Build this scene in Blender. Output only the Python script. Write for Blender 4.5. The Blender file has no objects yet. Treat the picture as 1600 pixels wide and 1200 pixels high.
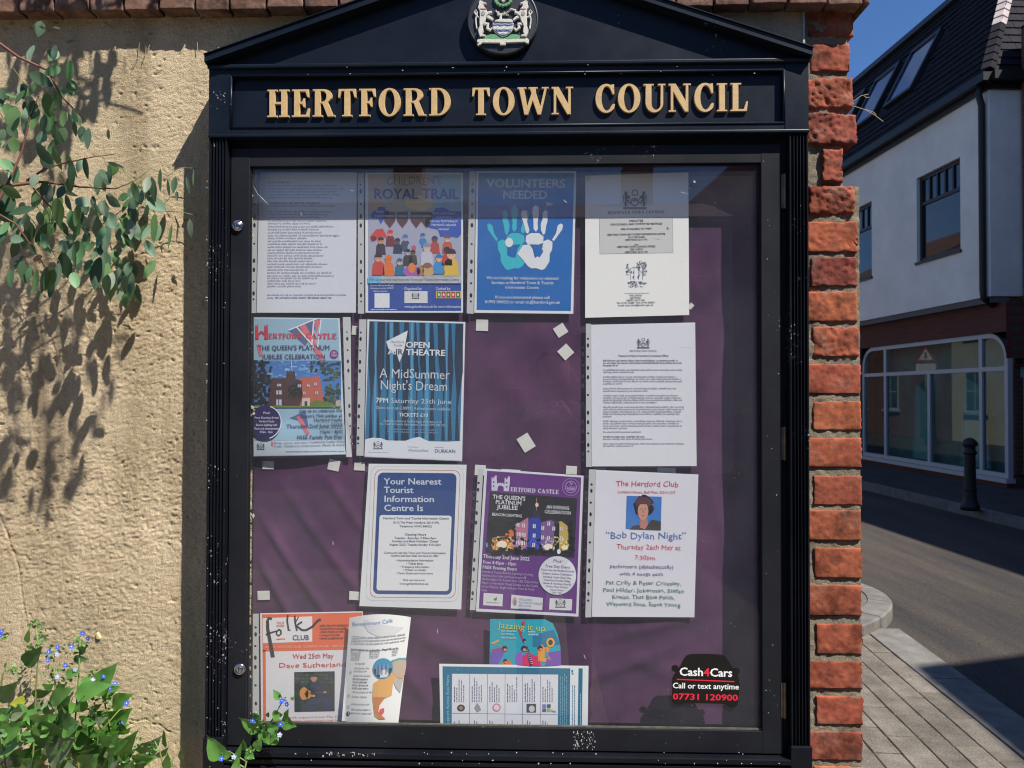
import bpy, bmesh, math, random
import numpy as np
from mathutils import Vector, Matrix, noise, geometry
random.seed(7)
R = math.radians
sc = bpy.context.scene
C = sc.collection

# ------------------------------------------------------------------ camera
F_PX, CAM_D, CAM_H = 1160.0, 1.58, 1.55
CAM = Vector((0, -CAM_D, CAM_H))
ROT = Matrix.Rotation(R(1.679), 3, 'Z') @ Matrix.Rotation(R(90.79), 3, 'X') @ Matrix.Rotation(R(0.1), 3, 'Z')
cam = bpy.data.cameras.new('camera'); camo = bpy.data.objects.new('camera', cam); C.objects.link(camo)
camo.matrix_world = Matrix.Translation(CAM) @ ROT.to_4x4()
cam.sensor_width = 36; cam.lens = 36 * F_PX / 1600
cam.clip_start = 0.02; cam.clip_end = 800
cam.dof.use_dof = True; cam.dof.focus_distance = 1.5; cam.dof.aperture_fstop = 13
sc.camera = camo

# ------------------------------------------------------------------ light
AZ, EL = R(49), R(54)
TO_SUN = Vector((math.sin(AZ) * math.cos(EL), -math.cos(AZ) * math.cos(EL), math.sin(EL)))
w = bpy.data.worlds.new('World'); sc.world = w; w.use_nodes = True
nt = w.node_tree; nt.nodes.clear()
out = nt.nodes.new('ShaderNodeOutputWorld'); bg = nt.nodes.new('ShaderNodeBackground')
sky = nt.nodes.new('ShaderNodeTexSky'); sky.sky_type = 'NISHITA'; sky.sun_disc = False
sky.sun_elevation = EL; sky.sun_rotation = math.atan2(TO_SUN.x, TO_SUN.y)
sky.altitude = 50; sky.air_density = 1.0; sky.dust_density = 0.2; sky.ozone_density = 4.5
bg.inputs[1].default_value = 0.055
# thin high cloud
tc = nt.nodes.new('ShaderNodeTexCoord'); mp = nt.nodes.new('ShaderNodeMapping')
mp.inputs['Scale'].default_value = (1.5, 3.0, 7.0)
cn = nt.nodes.new('ShaderNodeTexNoise'); cn.inputs['Scale'].default_value = 2.2; cn.inputs['Detail'].default_value = 6
cr = nt.nodes.new('ShaderNodeValToRGB'); cr.color_ramp.elements[0].position = 0.47; cr.color_ramp.elements[1].position = 0.74
cr.color_ramp.elements[1].color = (0.45, 0.45, 0.45, 1)
cm = nt.nodes.new('ShaderNodeMix'); cm.data_type = 'RGBA'
nt.links.new(tc.outputs['Generated'], mp.inputs['Vector']); nt.links.new(mp.outputs[0], cn.inputs['Vector'])
nt.links.new(cn.outputs['Fac'], cr.inputs[0]); nt.links.new(cr.outputs[0], cm.inputs[0])
hz = nt.nodes.new('ShaderNodeMix'); hz.data_type = 'RGBA'; hz.blend_type = 'MULTIPLY'; hz.inputs[0].default_value = 1
hz.inputs[7].default_value = (0.86, 1.15, 1.52, 1); nt.links.new(sky.outputs[0], hz.inputs[6]); nt.links.new(hz.outputs[2], cm.inputs[6]); cm.inputs[7].default_value = (5.5, 6.4, 8.0, 1)
nt.links.new(cm.outputs[2], bg.inputs[0]); nt.links.new(bg.outputs[0], out.inputs[0])
sun = bpy.data.lights.new('sun', 'SUN'); sun.energy = 5.0; sun.angle = R(0.53); sun.color = (1, 0.945, 0.86)
so = bpy.data.objects.new('sun', sun); C.objects.link(so)
so.rotation_euler = (-TO_SUN).to_track_quat('-Z', 'Y').to_euler(); so.location = (6, -6, 12)
sc.view_settings.view_transform = 'Standard'; sc.view_settings.look = 'None'
sc.view_settings.exposure = 0.62; sc.view_settings.gamma = 1; sc.view_settings.use_curve_mapping = False
sc.cycles.max_bounces = 8; sc.cycles.transparent_max_bounces = 16
sc.cycles.pixel_filter_type = 'BLACKMAN_HARRIS'; sc.cycles.filter_width = 1.15
sc.cycles.caustics_reflective = False; sc.cycles.caustics_refractive = False

# ------------------------------------------------------------------ pixel -> place
def ray(px, py): return ROT @ Vector(((px - 800) / F_PX, (600 - py) / F_PX, -1))
def W(px, py, y):
    d = ray(px, py); t = (y - CAM.y) / d.y; return CAM + d * t
def G(px, py, z=0.0):
    d = ray(px, py); t = (z - CAM.z) / d.z; return CAM + d * t
def to_px(p):
    v = ROT.transposed() @ (Vector(p)-CAM); return 800-F_PX*v.x/v.z, 600+F_PX*v.y/v.z
TH = R(3.9)
SDIR = Vector((-math.sin(TH), math.cos(TH), 0)); SLAT = Vector((math.cos(TH), math.sin(TH), 0))
CG = Vector((0, -CAM_D, 0))
def S(lat, along, z=0.0): return CG + SLAT * lat + SDIR * along + Vector((0, 0, z))
LF = 8.0
def FP(px, py, lat=LF):          # pixel on a plane parallel to the side street -> (along, z)
    d = ray(px, py); t = lat / d.dot(SLAT); p = CAM + d * t
    return (p - CG).dot(SDIR), p.z
def to_st(p): return (p - CG).dot(SLAT), (p - CG).dot(SDIR)

# ------------------------------------------------------------------ mesh helpers
class MB:
    def __init__(s): s.v = []; s.f = []
    def add(s, vs, fs):
        n = len(s.v); s.v += [tuple(v) for v in vs]; s.f += [tuple(i + n for i in f) for f in fs]; return s
    def box(s, a, b, bev=0.0):
        x0, y0, z0 = [min(a[i], b[i]) for i in range(3)]; x1, y1, z1 = [max(a[i], b[i]) for i in range(3)]
        if bev <= 0:
            return s.add([(x0,y0,z0),(x1,y0,z0),(x1,y1,z0),(x0,y1,z0),(x0,y0,z1),(x1,y0,z1),(x1,y1,z1),(x0,y1,z1)],
                         [(3,2,1,0),(4,5,6,7),(0,1,5,4),(1,2,6,5),(2,3,7,6),(3,0,4,7)])
        bm = bmesh.new(); bmesh.ops.create_cube(bm, size=1)
        for v in bm.verts:
            v.co = Vector(((x0+x1)/2 + v.co.x*(x1-x0), (y0+y1)/2 + v.co.y*(y1-y0), (z0+z1)/2 + v.co.z*(z1-z0)))
        bmesh.ops.bevel(bm, geom=list(bm.edges), offset=bev, segments=2, affect='EDGES', profile=0.5)
        s.bm(bm); return s
    def bm(s, bm, M=None):
        bm.verts.index_update()
        s.add([(M @ v.co) if M else v.co for v in bm.verts], [[v.index for v in f.verts] for f in bm.faces]); bm.free(); return s
    def sbox(s, l0, l1, a0, a1, z0, z1):       # box in street frame
        P = [S(l0,a0,z0),S(l1,a0,z0),S(l1,a1,z0),S(l0,a1,z0),S(l0,a0,z1),S(l1,a0,z1),S(l1,a1,z1),S(l0,a1,z1)]
        return s.add(P, [(3,2,1,0),(4,5,6,7),(0,1,5,4),(1,2,6,5),(2,3,7,6),(3,0,4,7)])
    def prism(s, cont, fn, d0, d1, chamfer=0.0, cap0=True):
        """contours (list of lists of 2d pts, first = outer) extruded; fn(u,v,d)->3d; d1 = front"""
        flat = [p for c in cont for p in c]
        def inset(c, k):
            n = len(c); o = []
            area = sum(c[i][0]*c[(i+1)%n][1]-c[(i+1)%n][0]*c[i][1] for i in range(n))
            sg = 1 if area > 0 else -1
            for i in range(n):
                a, b, d = c[i-1], c[i], c[(i+1)%n]
                e1 = Vector((b[0]-a[0], b[1]-a[1])); e2 = Vector((d[0]-b[0], d[1]-b[1]))
                if e1.length < 1e-9 or e2.length < 1e-9: o.append(b); continue
                e1.normalize(); e2.normalize()
                nn = Vector((-e1.y-e2.y, e1.x+e2.x))
                if nn.length < 1e-6: o.append(b); continue
                nn.normalize(); m = k*sg/max(0.4, nn.dot(Vector((-e1.y, e1.x))))
                o.append((b[0]+nn.x*m, b[1]+nn.y*m))
            return o
        rings = [(cont, d0)]
        if chamfer > 0:
            ch = [inset(cont[0], chamfer)] + [inset(c, -chamfer) for c in cont[1:]]
            rings.append((cont, d0 + (d1-d0)*0.7)); rings.append((ch, d1))
        else: rings.append((cont, d1))
        top = rings[-1][0]
        base = len(s.v); n = len(flat)
        for cc, d in rings: s.v += [tuple(fn(p[0], p[1], d)) for c in cc for p in c]
        for r in range(len(rings)-1):
            off = 0
            for c in cont:
                m = len(c)
                for i in range(m):
                    j = (i+1) % m; a = base+r*n+off; b = a+n
                    s.f.append((a+i, a+j, b+j, b+i))
                off += m
        tris = geometry.tessellate_polygon([[Vector((p[0], p[1], 0)) for p in c] for c in top])
        k = base + (len(rings)-1)*n
        s.f += [tuple(k+i for i in t) for t in tris]
        return s
    def tube(s, pts, rad, n=6, cap=True):
        pts = [Vector(p) for p in pts]; rs = rad if isinstance(rad, (list, tuple)) else [rad]*len(pts)
        b = len(s.v); u = None
        for i, p in enumerate(pts):
            t = (pts[min(i+1, len(pts)-1)] - pts[max(i-1, 0)]).normalized()
            if u is None: u = t.orthogonal().normalized()
            u = (u - t*u.dot(t)).normalized(); v = t.cross(u)
            for k in range(n):
                a = 2*math.pi*k/n; s.v.append(tuple(p + (u*math.cos(a)+v*math.sin(a))*rs[i]))
        for i in range(len(pts)-1):
            for k in range(n):
                a = b+i*n+k; c = b+i*n+(k+1) % n; s.f.append((a, c, c+n, a+n))
        if cap:
            s.f.append(tuple(b+k for k in reversed(range(n)))); e = b+(len(pts)-1)*n; s.f.append(tuple(e+k for k in range(n)))
        return s
    def lathe(s, c, prof, n=16):              # prof (r,z) about vertical axis at c
        b = len(s.v)
        for r, z in prof:
            for k in range(n):
                a = 2*math.pi*k/n; s.v.append((c[0]+r*math.cos(a), c[1]+r*math.sin(a), c[2]+z))
        for i in range(len(prof)-1):
            for k in range(n):
                a = b+i*n+k; d = b+i*n+(k+1) % n; s.f.append((a, d, d+n, a+n))
        s.f.append(tuple(b+k for k in reversed(range(n)))); e = b+(len(prof)-1)*n; s.f.append(tuple(e+k for k in range(n)))
        return s
    def lathe_y(s, c, prof, n=24):            # prof (r, y) about an axis along y, front towards -y
        b = len(s.v)
        for r, y in prof:
            for k in range(n):
                a = 2*math.pi*k/n; s.v.append((c[0]+r*math.cos(a), y, c[2]+r*math.sin(a)))
        for i in range(len(prof)-1):
            for k in range(n):
                a = b+i*n+k; d = b+i*n+(k+1) % n; s.f.append((a, d, d+n, a+n))
        e = b+(len(prof)-1)*n; s.f.append(tuple(e+k for k in range(n)))
        return s

def link(name, me, mat, parent=None, smooth=False):
    if mat is not None and len(me.materials) == 0: me.materials.append(mat)
    if smooth: me.polygons.foreach_set('use_smooth', [True]*len(me.polygons))
    o = bpy.data.objects.new(name, me); C.objects.link(o)
    if parent is not None:
        o.parent = parent; o.matrix_parent_inverse = pinv(parent)
    return o
def pinv(p): return p.matrix_basis.inverted() if p.type == 'EMPTY' else Matrix()
def obj(name, mb, mat, parent=None, smooth=False, recalc=True):
    me = bpy.data.meshes.new(name); me.from_pydata(mb.v, [], mb.f)
    if recalc:
        bm = bmesh.new(); bm.from_mesh(me); bmesh.ops.recalc_face_normals(bm, faces=bm.faces); bm.to_mesh(me); bm.free()
    me.update()
    return link(name, me, mat, parent, smooth)
def tag(o, label=None, cat=None, group=None, kind=None):
    if label: o['label'] = label
    if cat: o['category'] = cat
    if group: o['group'] = group
    if kind: o['kind'] = kind
    return o
def thing(name, label, cat, loc=(0, 0, 0), group=None, kind=None):
    o = bpy.data.objects.new(name, None); C.objects.link(o); o.location = loc; o.empty_display_size = 0.1
    return tag(o, label, cat, group, kind)

# ------------------------------------------------------------------ material helpers
def lin(c): return tuple((x/12.92 if x <= 0.04045 else ((x+0.055)/1.055)**2.4) for x in (v/255 for v in c))
_mats = {}
def mat(name, col, rough=0.6, metal=0.0, spec=0.5, var=0.0, vscale=20, bump=0.0, bscale=200, col2=None, coat=0):
    if name in _mats: return _mats[name]
    m = bpy.data.materials.new(name); m.use_nodes = True; n = m.node_tree; b = n.nodes['Principled BSDF']
    b.inputs['Base Color'].default_value = (*col, 1); b.inputs['Roughness'].default_value = rough
    b.inputs['Metallic'].default_value = metal; b.inputs['Specular IOR Level'].default_value = spec
    if coat: b.inputs['Coat Weight'].default_value = coat
    if var or bump or col2:
        t = n.nodes.new('ShaderNodeTexCoord')
        if var or col2:
            x = n.nodes.new('ShaderNodeTexNoise'); x.inputs['Scale'].default_value = vscale; x.inputs['Detail'].default_value = 8
            x.inputs['Roughness'].default_value = 0.65
            n.links.new(t.outputs['Object'], x.inputs['Vector'])
            r = n.nodes.new('ShaderNodeValToRGB'); r.color_ramp.elements[0].position = 0.3; r.color_ramp.elements[1].position = 0.7
            c2 = col2 or col
            r.color_ramp.elements[0].color = (*[max(0, k*(1-var)) for k in c2], 1); r.color_ramp.elements[1].color = (*[k*(1+var) for k in col], 1)
            n.links.new(x.outputs['Fac'], r.inputs[0]); n.links.new(r.outputs[0], b.inputs['Base Color'])
        if bump:
            x = n.nodes.new('ShaderNodeTexNoise'); x.inputs['Scale'].default_value = bscale; x.inputs['Detail'].default_value = 6
            n.links.new(t.outputs['Object'], x.inputs['Vector'])
            u = n.nodes.new('ShaderNodeBump'); u.inputs['Strength'].default_value = bump; u.inputs['Distance'].default_value = 0.002
            n.links.new(x.outputs['Fac'], u.inputs['Height']); n.links.new(u.outputs[0], b.inputs['Normal'])
    _mats[name] = m; return m
def nodes(m):
    n = m.node_tree; return n, n.nodes['Principled BSDF']
def N(n, t, **kw):
    x = n.nodes.new(t)
    for k, v in kw.items():
        if k in x.inputs.keys(): x.inputs[k].default_value = v
        else: setattr(x, k, v)
    return x
# ------------------------------------------------------------------ materials
def m_stucco():
    m = mat('stucco_render', (0.5, 0.4, 0.26), 0.93, spec=0.2); n, b = nodes(m); L = n.links.new
    t = N(n, 'ShaderNodeTexCoord')
    a = N(n, 'ShaderNodeTexNoise', Scale=3.0, Detail=8.0, Roughness=0.6); L(t.outputs['Object'], a.inputs['Vector'])
    r = N(n, 'ShaderNodeValToRGB'); e = r.color_ramp.elements
    e[0].position = 0.3; e[0].color = (0.55, 0.44, 0.295, 1); e[1].position = 0.72; e[1].color = (0.80, 0.66, 0.475, 1)
    L(a.outputs['Fac'], r.inputs[0])
    # fine sand grains
    g = N(n, 'ShaderNodeTexNoise', Scale=420.0, Detail=4.0, Roughness=0.7); L(t.outputs['Object'], g.inputs['Vector'])
    gr = N(n, 'ShaderNodeValToRGB'); e = gr.color_ramp.elements
    e[0].position = 0.33; e[0].color = (0.64, 0.62, 0.57, 1); e[1].position = 0.66; e[1].color = (1.16, 1.15, 1.1, 1)
    L(g.outputs['Fac'], gr.inputs[0])
    mx = N(n, 'ShaderNodeMix', data_type='RGBA', blend_type='MULTIPLY'); mx.inputs[0].default_value = 1
    L(r.outputs[0], mx.inputs[6]); L(gr.outputs[0], mx.inputs[7])
    # lichen, yellow-green, in patches
    l = N(n, 'ShaderNodeTexNoise', Scale=5.5, Detail=9.0, Roughness=0.72); L(t.outputs['Object'], l.inputs['Vector'])
    lr = N(n, 'ShaderNodeValToRGB'); e = lr.color_ramp.elements; e[0].position = 0.56; e[1].position = 0.70
    e[0].color = (0, 0, 0, 1); e[1].color = (0.45, 0.45, 0.45, 1); L(l.outputs['Fac'], lr.inputs[0])
    m2 = N(n, 'ShaderNodeMix', data_type='RGBA'); L(lr.outputs[0], m2.inputs[0]); L(mx.outputs[2], m2.inputs[6]); m2.inputs[7].default_value = (0.40, 0.34, 0.16, 1)
    # damp streaks
    mp = N(n, 'ShaderNodeMapping'); mp.inputs['Scale'].default_value = (9, 9, 1.2); L(t.outputs['Object'], mp.inputs['Vector'])
    s = N(n, 'ShaderNodeTexNoise', Scale=1.0, Detail=6.0, Roughness=0.6); L(mp.outputs[0], s.inputs['Vector'])
    sr = N(n, 'ShaderNodeValToRGB'); e = sr.color_ramp.elements; e[0].position = 0.25; e[0].color = (0.60, 0.58, 0.55, 1); e[1].position = 0.55; e[1].color = (1, 1, 1, 1)
    L(s.outputs['Fac'], sr.inputs[0])
    m3 = N(n, 'ShaderNodeMix', data_type='RGBA', blend_type='MULTIPLY'); m3.inputs[0].default_value = 1
    L(m2.outputs[2], m3.inputs[6]); L(sr.outputs[0], m3.inputs[7]); L(m3.outputs[2], b.inputs['Base Color'])
    u = N(n, 'ShaderNodeBump', Strength=1.0, Distance=0.0030); L(g.outputs['Fac'], u.inputs['Height']); L(u.outputs[0], b.inputs['Normal'])
    return m
def m_brick(name, cols, dirt=0.45):
    m = mat(name, (0.4, 0.12, 0.06), 0.9, spec=0.25); n, b = nodes(m); L = n.links.new
    oi = N(n, 'ShaderNodeObjectInfo'); t = N(n, 'ShaderNodeTexCoord')
    r = N(n, 'ShaderNodeValToRGB'); e = r.color_ramp.elements
    while len(e) < len(cols): e.new(0.5)
    for i, c in enumerate(cols): e[i].position = i/(len(cols)-1); e[i].color = (*c, 1)
    L(oi.outputs['Random'], r.inputs[0])
    a = N(n, 'ShaderNodeTexNoise', Scale=28.0, Detail=9.0, Roughness=0.7); L(t.outputs['Object'], a.inputs['Vector'])
    ar = N(n, 'ShaderNodeValToRGB'); e = ar.color_ramp.elements; e[0].position = 0.32; e[0].color = (0.42, 0.36, 0.36, 1); e[1].position = 0.62; e[1].color = (1.15, 1.1, 1.05, 1)
    L(a.outputs['Fac'], ar.inputs[0])
    mx = N(n, 'ShaderNodeMix', data_type='RGBA', blend_type='MULTIPLY'); mx.inputs[0].default_value = 1
    L(r.outputs[0], mx.inputs[6]); L(ar.outputs[0], mx.inputs[7])
    d = N(n, 'ShaderNodeTexNoise', Scale=16.0, Detail=10.0, Roughness=0.8); L(t.outputs['Object'], d.inputs['Vector'])
    dr = N(n, 'ShaderNodeValToRGB'); e = dr.color_ramp.elements; e[0].position = 0.52; e[0].color = (0, 0, 0, 1); e[1].position = 0.68; e[1].color = (dirt, dirt, dirt, 1)
    L(d.outputs['Fac'], dr.inputs[0])
    m2 = N(n, 'ShaderNodeMix', data_type='RGBA'); L(dr.outputs[0], m2.inputs[0]); L(mx.outputs[2], m2.inputs[6]); m2.inputs[7].default_value = (0.30, 0.24, 0.19, 1)
    L(m2.outputs[2], b.inputs['Base Color'])
    # soot and lime bloom, cloudy, different on every brick
    ofs = N(n, 'ShaderNodeVectorMath', operation='ADD'); L(t.outputs['Object'], ofs.inputs[0]); L(oi.outputs['Random'], ofs.inputs[1])
    sn = N(n, 'ShaderNodeTexNoise', Scale=9.0, Detail=9.0, Roughness=0.7); L(ofs.outputs[0], sn.inputs['Vector'])
    s1 = N(n, 'ShaderNodeValToRGB'); e = s1.color_ramp.elements; e[0].position = 0.30; e[0].color = (0.16, 0.15, 0.16, 1); e[1].position = 0.50; e[1].color = (1, 1, 1, 1); L(sn.outputs['Fac'], s1.inputs[0])
    m3 = N(n, 'ShaderNodeMix', data_type='RGBA', blend_type='MULTIPLY'); m3.inputs[0].default_value = 1; L(m2.outputs[2], m3.inputs[6]); L(s1.outputs[0], m3.inputs[7])
    s2 = N(n, 'ShaderNodeValToRGB'); e = s2.color_ramp.elements; e[0].position = 0.60; e[0].color = (0, 0, 0, 1); e[1].position = 0.75; e[1].color = (0.4, 0.4, 0.4, 1); L(sn.outputs['Fac'], s2.inputs[0])
    m4 = N(n, 'ShaderNodeMix', data_type='RGBA'); L(s2.outputs[0], m4.inputs[0]); L(m3.outputs[2], m4.inputs[6]); m4.inputs[7].default_value = (0.36, 0.27, 0.24, 1); L(m4.outputs[2], b.inputs['Base Color'])
    g = N(n, 'ShaderNodeTexNoise', Scale=300.0, Detail=5.0, Roughness=0.7); L(t.outputs['Object'], g.inputs['Vector'])
    u = N(n, 'ShaderNodeBump', Strength=0.5, Distance=0.0015); L(g.outputs['Fac'], u.inputs['Height']); L(u.outputs[0], b.inputs['Normal'])
    return m
def m_paint(name, col, rough=0.38, chips=0.62):
    m = mat(name, col, rough, spec=0.22); n, b = nodes(m); L = n.links.new
    t = N(n, 'ShaderNodeTexCoord')
    # dusty weathering
    a = N(n, 'ShaderNodeTexNoise', Scale=6.0, Detail=8.0, Roughness=0.65); L(t.outputs['Object'], a.inputs['Vector'])
    r = N(n, 'ShaderNodeValToRGB'); e = r.color_ramp.elements; e[0].position = 0.35; e[0].color = (*col, 1)
    e[1].position = 0.75; e[1].color = (*[c*1.3+0.004 for c in col], 1); L(a.outputs['Fac'], r.inputs[0])
    # chips and flecks of bare undercoat, gathered in patches
    c1 = N(n, 'ShaderNodeTexNoise', Scale=150.0, Detail=3.0, Roughness=0.6); L(t.outputs['Object'], c1.inputs['Vector'])
    c2 = N(n, 'ShaderNodeTexNoise', Scale=9.0, Detail=4.0, Roughness=0.6); L(t.outputs['Object'], c2.inputs['Vector'])
    ad = N(n, 'ShaderNodeMath', operation='MULTIPLY'); L(c1.outputs['Fac'], ad.inputs[0]); L(c2.outputs['Fac'], ad.inputs[1])
    cr = N(n, 'ShaderNodeValToRGB'); e = cr.color_ramp.elements; e[0].position = chips*0.66; e[0].color = (0, 0, 0, 1); e[1].position = chips*0.66+0.025; e[1].color = (0.8, 0.8, 0.8, 1)
    L(ad.outputs[0], cr.inputs[0])
    m2 = N(n, 'ShaderNodeMix', data_type='RGBA'); L(cr.outputs[0], m2.inputs[0]); L(r.outputs[0], m2.inputs[6]); m2.inputs[7].default_value = (0.45, 0.46, 0.47, 1)
    L(m2.outputs[2], b.inputs['Base Color'])
    rr = N(n, 'ShaderNodeMapRange'); rr.inputs[3].default_value = rough-0.06; rr.inputs[4].default_value = rough+0.25
    L(a.outputs['Fac'], rr.inputs[0]); L(rr.outputs[0], b.inputs['Roughness'])
    g = N(n, 'ShaderNodeTexNoise', Scale=90.0, Detail=4.0); L(t.outputs['Object'], g.inputs['Vector'])
    u = N(n, 'ShaderNodeBump', Strength=0.12, Distance=0.001); L(g.outputs['Fac'], u.inputs['Height']); L(u.outputs[0], b.inputs['Normal'])
    return m
def m_clear(name, dust, gloss_rough=0.02, ior=1.5, tint=(1, 1, 1), wrinkle=0.0, wscale=8, dustcol=(0.55, 0.58, 0.65), specks=True, boost=1.0):
    """thin clear sheet: Fresnel mirror over a see-through layer, with a film of dust"""
    m = bpy.data.materials.new(name); m.use_nodes = True; n = m.node_tree; n.nodes.clear(); L = n.links.new
    o = N(n, 'ShaderNodeOutputMaterial'); tr = N(n, 'ShaderNodeBsdfTransparent'); tr.inputs[0].default_value = (*tint, 1)
    gl = N(n, 'ShaderNodeBsdfGlossy', Roughness=gloss_rough); gl.inputs[0].default_value = (1, 1, 1, 1)
    lw = N(n, 'ShaderNodeLayerWeight'); lw.inputs[0].default_value = 0.5
    pw = N(n, 'ShaderNodeMath', operation='POWER'); pw.inputs[1].default_value = 5.0; L(lw.outputs['Facing'], pw.inputs[0])
    r0 = ((ior-1)/(ior+1))**2; fr = N(n, 'ShaderNodeMath', operation='MULTIPLY_ADD'); fr.inputs[1].default_value = 1-r0; fr.inputs[2].default_value = r0; L(pw.outputs[0], fr.inputs[0]); mx = N(n, 'ShaderNodeMixShader')
    fm = N(n, 'ShaderNodeMath', operation='MULTIPLY'); fm.inputs[1].default_value = boost; L(fr.outputs[0], fm.inputs[0])
    L(fm.outputs[0], mx.inputs[0]); L(tr.outputs[0], mx.inputs[1]); L(gl.outputs[0], mx.inputs[2])
    df = N(n, 'ShaderNodeBsdfDiffuse'); df.inputs[0].default_value = (*dustcol, 1)
    m2 = N(n, 'ShaderNodeMixShader'); L(mx.outputs[0], m2.inputs[1]); L(df.outputs[0], m2.inputs[2]); L(m2.outputs[0], o.inputs[0])
    t = N(n, 'ShaderNodeTexCoord')
    a = N(n, 'ShaderNodeTexNoise', Scale=4.0, Detail=8.0, Roughness=0.65); L(t.outputs['Object'], a.inputs['Vector'])
    r = N(n, 'ShaderNodeMapRange'); r.inputs[1].default_value = 0.3; r.inputs[2].default_value = 0.75; r.inputs[3].default_value = dust*0.5; r.inputs[4].default_value = dust*1.7
    L(a.outputs['Fac'], r.inputs[0])
    if specks:
        s = N(n, 'ShaderNodeTexVoronoi', Scale=55.0, feature='F1'); L(t.outputs['Object'], s.inputs['Vector'])
        q = N(n, 'ShaderNodeTexNoise', Scale=11.0, Detail=3.0); L(t.outputs['Object'], q.inputs['Vector'])
        qq = N(n, 'ShaderNodeMath', operation='MULTIPLY'); qq.inputs[1].default_value = 0.14; L(q.outputs['Fac'], qq.inputs[0])
        q2 = N(n, 'ShaderNodeMath', operation='SUBTRACT'); q2.inputs[1].default_value = 0.035; L(qq.outputs[0], q2.inputs[0])
        lt = N(n, 'ShaderNodeMath', operation='LESS_THAN'); L(s.outputs['Distance'], lt.inputs[0]); L(q2.outputs[0], lt.inputs[1])
        l2 = N(n, 'ShaderNodeMath', operation='MULTIPLY'); l2.inputs[1].default_value = 0.28; L(lt.outputs[0], l2.inputs[0])
        ad = N(n, 'ShaderNodeMath', operation='ADD'); L(r.outputs[0], ad.inputs[0]); L(l2.outputs[0], ad.inputs[1]); L(ad.outputs[0], m2.inputs[0])
    else: L(r.outputs[0], m2.inputs[0])
    if wrinkle:
        g = N(n, 'ShaderNodeTexNoise', Scale=wscale, Detail=3.0, Distortion=1.5); L(t.outputs['Object'], g.inputs['Vector'])
        u = N(n, 'ShaderNodeBump', Strength=wrinkle, Distance=0.01); L(g.outputs['Fac'], u.inputs['Height'])
        L(u.outputs[0], gl.inputs['Normal'])
    return m
def m_leaf(name, c1, c2, rough=0.45, trans=0.2, vein=None):
    m = bpy.data.materials.new(name); m.use_nodes = True; n, b = nodes(m); L = n.links.new
    oi = N(n, 'ShaderNodeObjectInfo'); t = N(n, 'ShaderNodeTexCoord')
    a = N(n, 'ShaderNodeTexNoise', Scale=60.0, Detail=4.0); L(t.outputs['Object'], a.inputs['Vector'])
    ad = N(n, 'ShaderNodeMath', operation='ADD'); L(oi.outputs['Random'], ad.inputs[0]); L(a.outputs['Fac'], ad.inputs[1])
    h = N(n, 'ShaderNodeMath', operation='MULTIPLY'); h.inputs[1].default_value = 0.55; L(ad.outputs[0], h.inputs[0])
    r = N(n, 'ShaderNodeMix', data_type='RGBA'); L(h.outputs[0], r.inputs[0]); r.inputs[6].default_value = (*c1, 1); r.inputs[7].default_value = (*c2, 1)
    L(r.outputs[2], b.inputs['Base Color']); b.inputs['Roughness'].default_value = rough
    g = N(n, 'ShaderNodeBump', Strength=0.3, Distance=0.001); L(a.outputs['Fac'], g.inputs['Height']); L(g.outputs[0], b.inputs['Normal'])
    tl = N(n, 'ShaderNodeBsdfTranslucent'); hs = N(n, 'ShaderNodeHueSaturation', Value=1.5, Saturation=1.2); L(r.outputs[2], hs.inputs['Color']); L(hs.outputs[0], tl.inputs[0])
    mx = N(n, 'ShaderNodeMixShader'); mx.inputs[0].default_value = trans
    L(b.outputs[0], mx.inputs[1]); L(tl.outputs[0], mx.inputs[2]); L(mx.outputs[0], n.nodes['Material Output'].inputs[0])
    return m
def m_brickwall(name, c1, c2, mortar, scale=1.0, axis='X'):
    m = mat(name, c1, 0.9); n, b = nodes(m); L = n.links.new
    t = N(n, 'ShaderNodeTexCoord'); mp = N(n, 'ShaderNodeMapping')
    mp.inputs['Rotation'].default_value = (R(90), 0, R(90) if axis == 'Y' else 0)
    mp.vector_type = 'TEXTURE'; L(t.outputs['Object'], mp.inputs['Vector'])
    k = N(n, 'ShaderNodeTexBrick', Scale=1.0); k.inputs['Brick Width'].default_value = 0.225; k.inputs['Row Height'].default_value = 0.075
    k.inputs['Mortar Size'].default_value = 0.006; k.inputs['Color1'].default_value = (*c1, 1); k.inputs['Color2'].default_value = (*c2, 1); k.inputs['Mortar'].default_value = (*mortar, 1)
    L(mp.outputs[0], k.inputs['Vector']); L(k.outputs['Color'], b.inputs['Base Color'])
    u = N(n, 'ShaderNodeBump', Strength=0.6, Distance=0.008); u.invert = True; L(k.outputs['Fac'], u.inputs['Height']); L(u.outputs[0], b.inputs['Normal'])
    return m
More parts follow.
